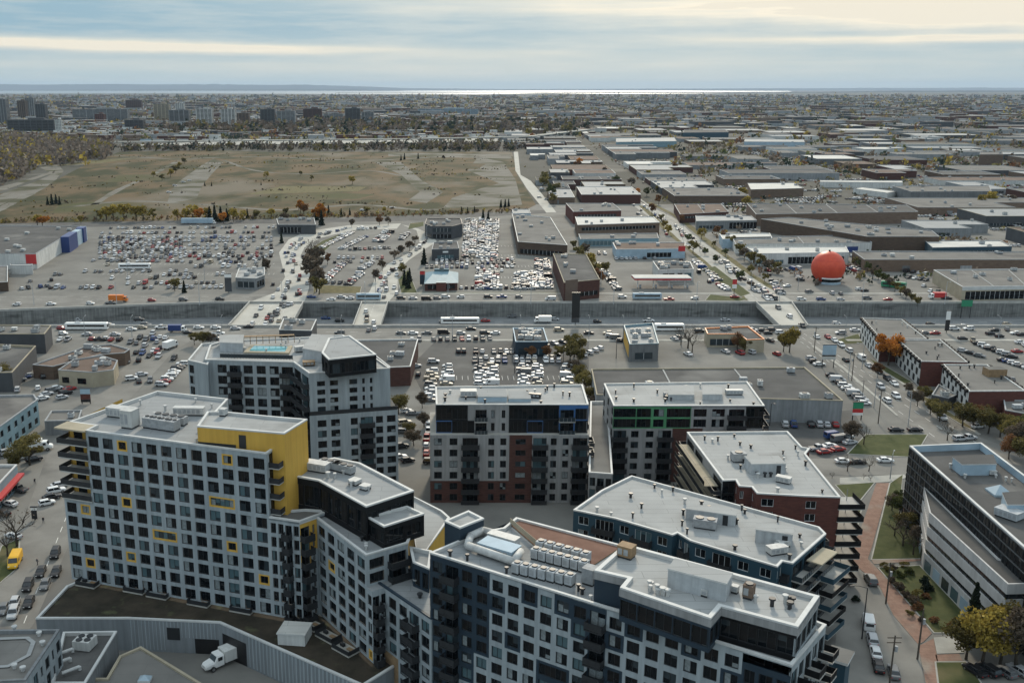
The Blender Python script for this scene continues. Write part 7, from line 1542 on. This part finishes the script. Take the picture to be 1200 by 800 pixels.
for _ in range(8000):
    y = 1200 * math.exp(r.random() * 2.5); x = r.uniform(-.47, .62) * y
    if y < 2100 and x < 300 + (y - 1200) * .1: continue
    if all(not (t[0] - 4 < x < t[2] + 4 and t[1] - 4 < y < t[3] + 4) for t in TAKEN): SPT.append((x, y, r.uniform(.5, 1.0) * (1 + y / 5000)))
for _ in range(2200):
    y = r.uniform(520, 1900); x = r.uniform(170 + (y - 480) * .07, .6 * y)
    if all(not (t[0] - 4 < x < t[2] + 4 and t[1] - 4 < y < t[3] + 4) for t in TAKEN): SPT.append((x, y, r.uniform(.25, .5)))
for _ in range(2600):
    y = r.uniform(2000, 3300); x = r.uniform(-.47, .05) * y; SPT.append((x, y, r.uniform(.5, 1.1)))
woods('street_trees', 'countless small autumn trees between the far roofs of the city', SPT, ['leaf_brown', 'leaf_brown', 'leaf_brown', 'leaf_wood', 'leaf_olive', 'leaf_olive', 'leaf_green', 'leaf_conifer', 'leaf_conifer', 'leaf_yellow', 'leaf_rust'], 10, 2.8, 7, 9)
# ------------------------------------------------------------------ poles, signs, people
def lamp(x, y, h, label, arm=2.2, a=0, mat='metal_grey', group='street lamps', z=.05):
    p = P(x, y, z); t = thing('street_lamp', label, 'street lamp', (p.x, p.y, z), a, group)
    m = MB(); m.cyl((0, 0, 0), (0, 0, h), .14, .09, mat, 8); m.build('pole', t)
    m = MB(); m.cyl((0, 0, h - .1), (arm * .6, 0, h + .35), .06, .05, mat, 6); m.cyl((arm * .6, 0, h + .35), (arm, 0, h + .4), .05, .05, mat, 6); m.build('arm', t)
    m = MB(); m.box((arm + .3, 0, h + .38), (.8, .3, .14), mat); m.build('lamp_head', t)
def upole(x, y, h, label, a=0, arms=1, group='utility poles'):
    p = P(x, y, .05); t = thing('utility_pole', label, 'utility pole', (p.x, p.y, .05), a, group); m = MB(); m.cyl((0, 0, 0), (0, 0, h), .18, .12, 'pole_wood', 8); m.build('pole', t)
    for k in range(arms): m = MB(); m.box((0, .13, h - .5 - k * .9), (2.4, .12, .14), 'pole_wood'); m.build('crossarm', t)
    m = MB(); m.cyl((.4, 0, h - 3), (.4, 0, h - 2), .28, .28, 'metal_grey', 10); m.build('transformer', t)
q = 'by the right street, %s from the near end'
for i, (x, y, h, a) in enumerate([(1064, 500, 11, 2.3), (1029, 496, 11, 2.3), (1024, 478, 11, 2.3), (998, 446, 10, 2.3), (994, 444, 10, 2.3), (954, 412, 10, 2.3), (1010, 432, 9, 2.3)]): (lamp if i % 2 == 0 else upole)(x, y, h, ('grey street lamp ' if i % 2 == 0 else 'dark wooden utility pole ') + q % ordn(i), a=a) if i % 2 == 0 else upole(x, y, h, 'dark wooden utility pole ' + q % ordn(i), a)
lamp(1010, 748, 10.5, 'tall dark street lamp on the pavement beside the parked white van', 2.6, math.pi, 'metal_dark'); upole(1038, 707, 9, 'dark pole at the edge of the brick walk above the street bend', .3); upole(1075, 772, 10, 'dark pole where the brick walk meets the concrete pad', .3, 0); upole(1041, 812, 11, 'utility pole with double crossarms at the bottom edge of the lower right street', 0, 2)
upole(999, 657, 9, 'slim dark pole at the top of the lower right street', .4, 0); lamp(1043, 561, 7, 'street lamp beside the cross street behind the office building', 1.5, 1)
for i, x in enumerate(range(40, 1200, 97)):
    lamp(x, 356.5 if x > 300 else 357.5, 11, 'pale tall lamp on the far edge of the trench, %s from the left' % ordn(i), 2.5, -1.57, 'metal_pale', 'lamps along the trench')
for i, x in enumerate((100, 155, 260, 400, 470, 530, 610, 690, 730, 990, 1170)): lamp(x, 397, 9, 'grey lamp along the near service road, %s from the left' % ordn(i), 2.2, 1.57, group='lamps along the near service road')
for i, (x, y) in enumerate(((335, 350), (345, 318), (352, 290), (440, 345), (470, 312), (500, 280), (610, 342), (704, 338), (880, 340), (850, 318), (820, 295), (800, 280), (780, 262), (760, 248), (935, 340), (1060, 345), (1120, 345), (175, 300), (230, 300), (280, 290), (150, 330), (240, 330))): lamp(x, y, 9, 'small street lamp among the roads and lots beyond the trench, %s in sequence' % ordn(i), 1.8, i, group='lamps beyond the trench')
for i, (x, y) in enumerate(((722, 420), (660, 430), (560, 440), (603, 437), (1010, 470), (902, 498))): lamp(x, y, 7, 'thin car park lamp near the box store and the middle lots, %s in sequence' % ordn(i), 1.2, i, 'metal_dark', 'car park lamps')
def board(name, label, x, y, w, h, z0, mats, a=0, posts=2, z=.05, cat='sign'):
    p = P(x, y, z); t = thing(name, label, cat, (p.x, p.y, z), a)
    for k in range(posts): m = MB(); fx = (-.42 + .84 * k) * w if posts > 1 else 0; m.box((fx, .12, (z0 + h) / 2), (.28, .2, z0 + h), 'metal_dark'); m.build('post', t)
    zz = z0
    for mt, hh in reversed(mats): m = MB(); m.box((0, -.08, zz + hh * h / 2), (w, .22, hh * h - .05), mt); m.build('panel', t); zz += hh * h
    m = MB(); m.box((0, 0, z0 + h + .1), (w + .3, .5, .25), 'black_paint'); m.build('frame', t)
board('billboard', 'blank pale billboard on two dark posts beside the right street', 970, 431, 5, 5.6, 3.2, [('panel_paleblue', .68), ('black_paint', .1), ('roof_white', .22)])
board('pylon_sign', 'dark framed sign with green and red panels in front of the box store', 1004, 492, 3.2, 4.2, 1.6, [('green_paint', .5), ('red_paint', .3), ('white_paint', .2)])
board('pylon_sign', 'black framed sign with pale top and red panels behind the yellow framed block', 101, 473, 3.2, 4.6, .6, [('panel_paleblue', .4), ('brick_red', .4), ('black_paint', .2)])
board('pylon_sign', 'white topped black pylon sign beside the chequered building', 1109, 390, 1.8, 8.5, 1.0, [('white_paint', .45), ('black_paint', .55)], posts=1)
board('road_sign', 'green motorway direction sign standing before the far trench wall', 1131, 372.5, 5.2, 3.2, 5.6, [('green_paint', 1.0)], posts=2, z=ZT + .1)
board('pylon_sign', 'tall black pylon sign standing over the near edge of the trench', 674, 383, 3.4, 13, 2.0, [('black_paint', .85), ('wall_dark', .15)], posts=1)
board('pylon_sign', 'red and white petrol station price sign by the main street', 860, 346, 2.2, 4.5, 3.5, [('red_paint', .55), ('white_paint', .45)], posts=1)
board('pylon_sign', 'dark blue pylon sign by the white trimmed restaurant at the left', 268, 343, 3.4, 9, .6, [('white_paint', .2), ('wall_dark', .8)], posts=1)
board('pylon_sign', 'dark blue pylon sign at the left corner of the brick restaurant', 495, 335, 2.6, 7, .8, [('red_paint', .25), ('panel_navy', .75)], posts=1)
board('pylon_sign', 'small black kiosk sign standing in the left street', 41, 609, 1.3, 3.0, .3, [('white_paint', .25), ('black_paint', .75)], posts=1)
def person(x, y, a, top, legs, label, stride=.25):
    p = P(x, y, .07); me = bpy.data.meshes.new('person')
    J = {'pelvis': (0, 0, .93), 'waist': (0, 0, 1.1), 'chest': (.02, 0, 1.35), 'neck': (.02, 0, 1.5), 'head0': (.03, 0, 1.58), 'head': (.04, 0, 1.70), 'lh': (0, .1, .9), 'lk': (stride * .6, .1, .5), 'lf': (stride * .5, .1, .07), 'lt': (stride * .5 + .16, .1, .04), 'rh': (0, -.1, .9), 'rk': (-stride * .1, -.1, .48), 'rf': (-stride * .9, -.1, .1), 'rt': (-stride * .9 + .15, -.1, .04), 'ls': (0, .19, 1.42), 'le': (-.08, .25, 1.14), 'lw': (.04, .25, .9), 'lm': (.07, .25, .8), 'rs': (0, -.19, 1.42), 're': (.04, -.25, 1.14), 'rw': (.18, -.25, .93), 'rm': (.22, -.25, .84)}
    ix = {k: i for i, k in enumerate(J)}; E = [('pelvis', 'waist'), ('waist', 'chest'), ('chest', 'neck'), ('neck', 'head0'), ('head0', 'head'), ('pelvis', 'lh'), ('lh', 'lk'), ('lk', 'lf'), ('lf', 'lt'), ('pelvis', 'rh'), ('rh', 'rk'), ('rk', 'rf'), ('rf', 'rt'), ('chest', 'ls'), ('ls', 'le'), ('le', 'lw'), ('lw', 'lm'), ('chest', 'rs'), ('rs', 're'), ('re', 'rw'), ('rw', 'rm')]
    RR = {'pelvis': .15, 'waist': .14, 'chest': .17, 'neck': .065, 'head0': .085, 'head': .1, 'lh': .1, 'rh': .1, 'lk': .07, 'rk': .07, 'lf': .05, 'rf': .05, 'lt': .04, 'rt': .04, 'ls': .075, 'rs': .075, 'le': .055, 're': .055, 'lw': .04, 'rw': .04, 'lm': .04, 'rm': .04}
    me.from_pydata([J[k] for k in J], [(ix[a_], ix[b_]) for a_, b_ in E], []); o = link('person', me, None, (p.x, p.y, .07), a)
    sk = o.modifiers.new('skin', 'SKIN'); me.skin_vertices[0].data[0].use_root = True
    for k in J: me.skin_vertices[0].data[ix[k]].radius = (RR[k], RR[k])
    s2 = o.modifiers.new('sub', 'SUBSURF'); s2.levels = 1; s2.render_levels = 1
    dg = bpy.context.evaluated_depsgraph_get(); me2 = bpy.data.meshes.new_from_object(o.evaluated_get(dg)); o.modifiers.clear(); o.data = me2
    me2.materials.clear(); [me2.materials.append(MATS[k]) for k in (top, legs, 'skin', 'hair')]
    for f in me2.polygons: c = f.center; f.material_index = 3 if c.z > 1.74 or (c.z > 1.62 and c.x < 0) else 2 if c.z > 1.5 or (c.z < .9 and abs(c.y) > .2) else 0 if c.z > .92 else 1
    return tag(o, label, 'person')
flat('skin', (.45, .28, .2), .6); flat('hair', (.03, .02, .015), .7); flat('coat_dark', (.02, .022, .03), .8); flat('coat_grey', (.09, .09, .1), .8)
person(41, 567, 2.5, 'coat_dark', 'coat_dark', 'person in dark clothes walking across the street by the red edged storefront'); person(51, 613, -.8, 'coat_dark', 'coat_grey', 'person in a dark coat walking in the street near the small black sign'); person(44, 662, 1.0, 'coat_grey', 'coat_dark', 'person in grey walking between the cars beside the podium')
# ------------------------------------------------------------------ light, air, camera
SUN_AZ, SUN_EL = rad(9), rad(27)       # azimuth from the viewing direction, clockwise
sc = bpy.context.scene
w = bpy.data.worlds.new('World'); sc.world = w; w.use_nodes = True
nt = w.node_tree; N = nt.nodes; K = nt.links; bg = N['Background']; outw = N['World Output']
sky = N.new('ShaderNodeTexSky'); sky.sky_type = 'NISHITA'; sky.sun_disc = False; sky.sun_elevation = SUN_EL; sky.sun_rotation = SUN_AZ; sky.air_density = 1.0; sky.dust_density = 2.0; sky.ozone_density = 1.2; sky.altitude = 100
K.new(sky.outputs[0], bg.inputs['Color']); bg.inputs['Strength'].default_value = .10
tc = N.new('ShaderNodeTexCoord'); sp = N.new('ShaderNodeSeparateXYZ'); K.new(tc.outputs['Generated'], sp.inputs[0])
def M_(op, a, b=None, c=None, clamp=False):
    n = N.new('ShaderNodeMath'); n.operation = op; n.use_clamp = clamp
    for i, v in enumerate((a, b, c)):
        if v is None: continue
        if isinstance(v, (int, float)): n.inputs[i].default_value = v
        else: K.new(v, n.inputs[i])
    return n.outputs[0]
X, Y, Z = sp.outputs
az = M_('ARCTAN2', X, Y)
def noise(sx, sz, scale, detail=7, seed=0):
    cb = N.new('ShaderNodeCombineXYZ'); K.new(M_('MULTIPLY', az, sx), cb.inputs[0]); K.new(M_('MULTIPLY', Z, sz), cb.inputs[1]); cb.inputs[2].default_value = seed
    n = N.new('ShaderNodeTexNoise'); n.inputs['Scale'].default_value = scale; n.inputs['Detail'].default_value = detail; n.inputs['Roughness'].default_value = .6; K.new(cb.outputs[0], n.inputs['Vector']); return n.outputs['Fac']
def band(zc, slope, wdt, azc, azw, amp):
    """soft streak of cloud: centre height, slope with azimuth, thickness, azimuth centre and spread"""
    wob = M_('MULTIPLY', M_('SUBTRACT', noise(6, 20, 1.2, 5, zc * 90), .5), wdt * 1.6)
    d = M_('DIVIDE', M_('SUBTRACT', M_('SUBTRACT', M_('SUBTRACT', Z, zc), wob), M_('MULTIPLY', az, slope)), wdt)
    e = M_('DIVIDE', M_('SUBTRACT', az, azc), azw)
    return M_('MULTIPLY', M_('EXPONENT', M_('MULTIPLY', M_('ADD', M_('MULTIPLY', d, d), M_('MULTIPLY', e, e)), -1)), amp)
streaks = noise(2.2, 60, 1.6, 8, 3)
high = noise(3, 9, 1.1, 8, 8)
cream = M_('ADD', band(.0335, -.016, .0048, -.34, .34, 1.5), M_('ADD', band(.084, -.03, .021, .60, .44, 2.0), M_('ADD', band(.046, -.01, .0035, .42, .18, 1.2), band(.074, .0, .006, .16, .16, .55))))
cream = M_('ADD', cream, band(.022, 0, .007, -.1, .5, .3))
cream = M_('MULTIPLY', cream, M_('MULTIPLY_ADD', streaks, 1.7, -.05), None, True)
grey = M_('MULTIPLY', M_('SUBTRACT', high, .34), 2.6, None, True)
lowz = N.new('ShaderNodeMapRange'); lowz.inputs['From Min'].default_value = .1; lowz.inputs['From Max'].default_value = .3; lowz.inputs['To Min'].default_value = .95; lowz.inputs['To Max'].default_value = .8; K.new(Z, lowz.inputs['Value'])
grey = M_('MAXIMUM', M_('MULTIPLY', grey, .95), lowz.outputs['Result'])
gz = N.new('ShaderNodeMapRange'); gz.inputs['From Min'].default_value = .0; gz.inputs['From Max'].default_value = .055; K.new(Z, gz.inputs['Value'])
rz_ = N.new('ShaderNodeMix'); rz_.data_type = 'RGBA'; K.new(gz.outputs['Result'], rz_.inputs['Factor']); rz_.inputs[6].default_value = (.49, .61, .63, 1); rz_.inputs[7].default_value = (.25, .43, .55, 1); hz = N.new('ShaderNodeMapRange'); hz.inputs['From Min'].default_value = .1; hz.inputs['From Max'].default_value = .3; K.new(Z, hz.inputs['Value']); hm_ = N.new('ShaderNodeMix'); hm_.data_type = 'RGBA'; K.new(hz.outputs['Result'], hm_.inputs['Factor']); K.new(rz_.outputs[2], hm_.inputs[6]); hm_.inputs[7].default_value = (.44, .52, .57, 1); basec = hm_.outputs[2]
mot = N.new('ShaderNodeMix'); mot.data_type = 'RGBA'; K.new(M_('MULTIPLY', M_('SUBTRACT', noise(4, 45, 2.6, 9, 17), .42), 1.9, None, True), mot.inputs['Factor']); K.new(basec, mot.inputs[6]); mot.inputs[7].default_value = (.60, .66, .65, 1); basec = mot.outputs[2]
mixc = N.new('ShaderNodeMix'); mixc.data_type = 'RGBA'; K.new(cream, mixc.inputs['Factor']); K.new(basec, mixc.inputs[6]); mixc.inputs[7].default_value = (.92, .85, .70, 1)
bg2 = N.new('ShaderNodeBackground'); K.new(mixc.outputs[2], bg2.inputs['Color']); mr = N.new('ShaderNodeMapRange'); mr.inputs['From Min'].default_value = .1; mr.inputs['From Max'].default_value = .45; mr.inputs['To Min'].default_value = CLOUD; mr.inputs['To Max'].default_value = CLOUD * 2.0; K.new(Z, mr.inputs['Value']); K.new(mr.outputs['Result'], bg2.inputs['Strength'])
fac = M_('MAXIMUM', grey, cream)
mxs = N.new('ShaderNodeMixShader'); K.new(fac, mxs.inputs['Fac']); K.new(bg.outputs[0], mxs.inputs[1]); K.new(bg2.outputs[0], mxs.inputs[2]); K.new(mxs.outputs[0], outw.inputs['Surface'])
sun = bpy.data.lights.new('sun', 'SUN'); sun.energy = 2.25; sun.angle = rad(6); sun.color = (1, .88, .70)
so = bpy.data.objects.new('sun', sun); C.objects.link(so); so.location = (-200, 300, 300)
d = Vector((math.sin(SUN_AZ) * math.cos(SUN_EL), math.cos(SUN_AZ) * math.cos(SUN_EL), math.sin(SUN_EL))); so.rotation_euler = d.to_track_quat('Z', 'Y').to_euler()
# the air
if HAZE > 0:
    m = bpy.data.materials.new('haze'); m.use_nodes = True; t = m.node_tree; t.nodes.remove(t.nodes['Principled BSDF'])
    v = t.nodes.new('ShaderNodeVolumePrincipled'); v.inputs['Color'].default_value = (.60, .76, .95, 1); v.inputs['Density'].default_value = HAZE; v.inputs['Anisotropy'].default_value = .1
    t.links.new(v.outputs[0], t.nodes['Material Output'].inputs['Volume']); MATS['haze'] = m
    mb = MB(); mb.box((0, 34000, 230), (150000, 76000, 480), 'haze'); o = mb.build('haze'); o['kind'] = 'stuff'
cam = bpy.data.cameras.new('camera'); co = bpy.data.objects.new('camera', cam); C.objects.link(co); sc.camera = co
co.location = (0, 0, H); co.rotation_euler = (math.pi / 2 - TH, 0, 0)
cam.sensor_width = 36; cam.lens = 36 * F / 1200; cam.shift_x = (600 - CX) / 1200; cam.clip_start = 1; cam.clip_end = 200000
sc.view_settings.view_transform = 'Standard'; sc.view_settings.look = 'None'; sc.view_settings.exposure = EXPO; sc.view_settings.gamma = 1
sc.render.filter_size = .95; sc.cycles.volume_bounces = 0; sc.cycles.max_bounces = 6; sc.cycles.use_denoising = True
print('objects', len(bpy.data.objects))
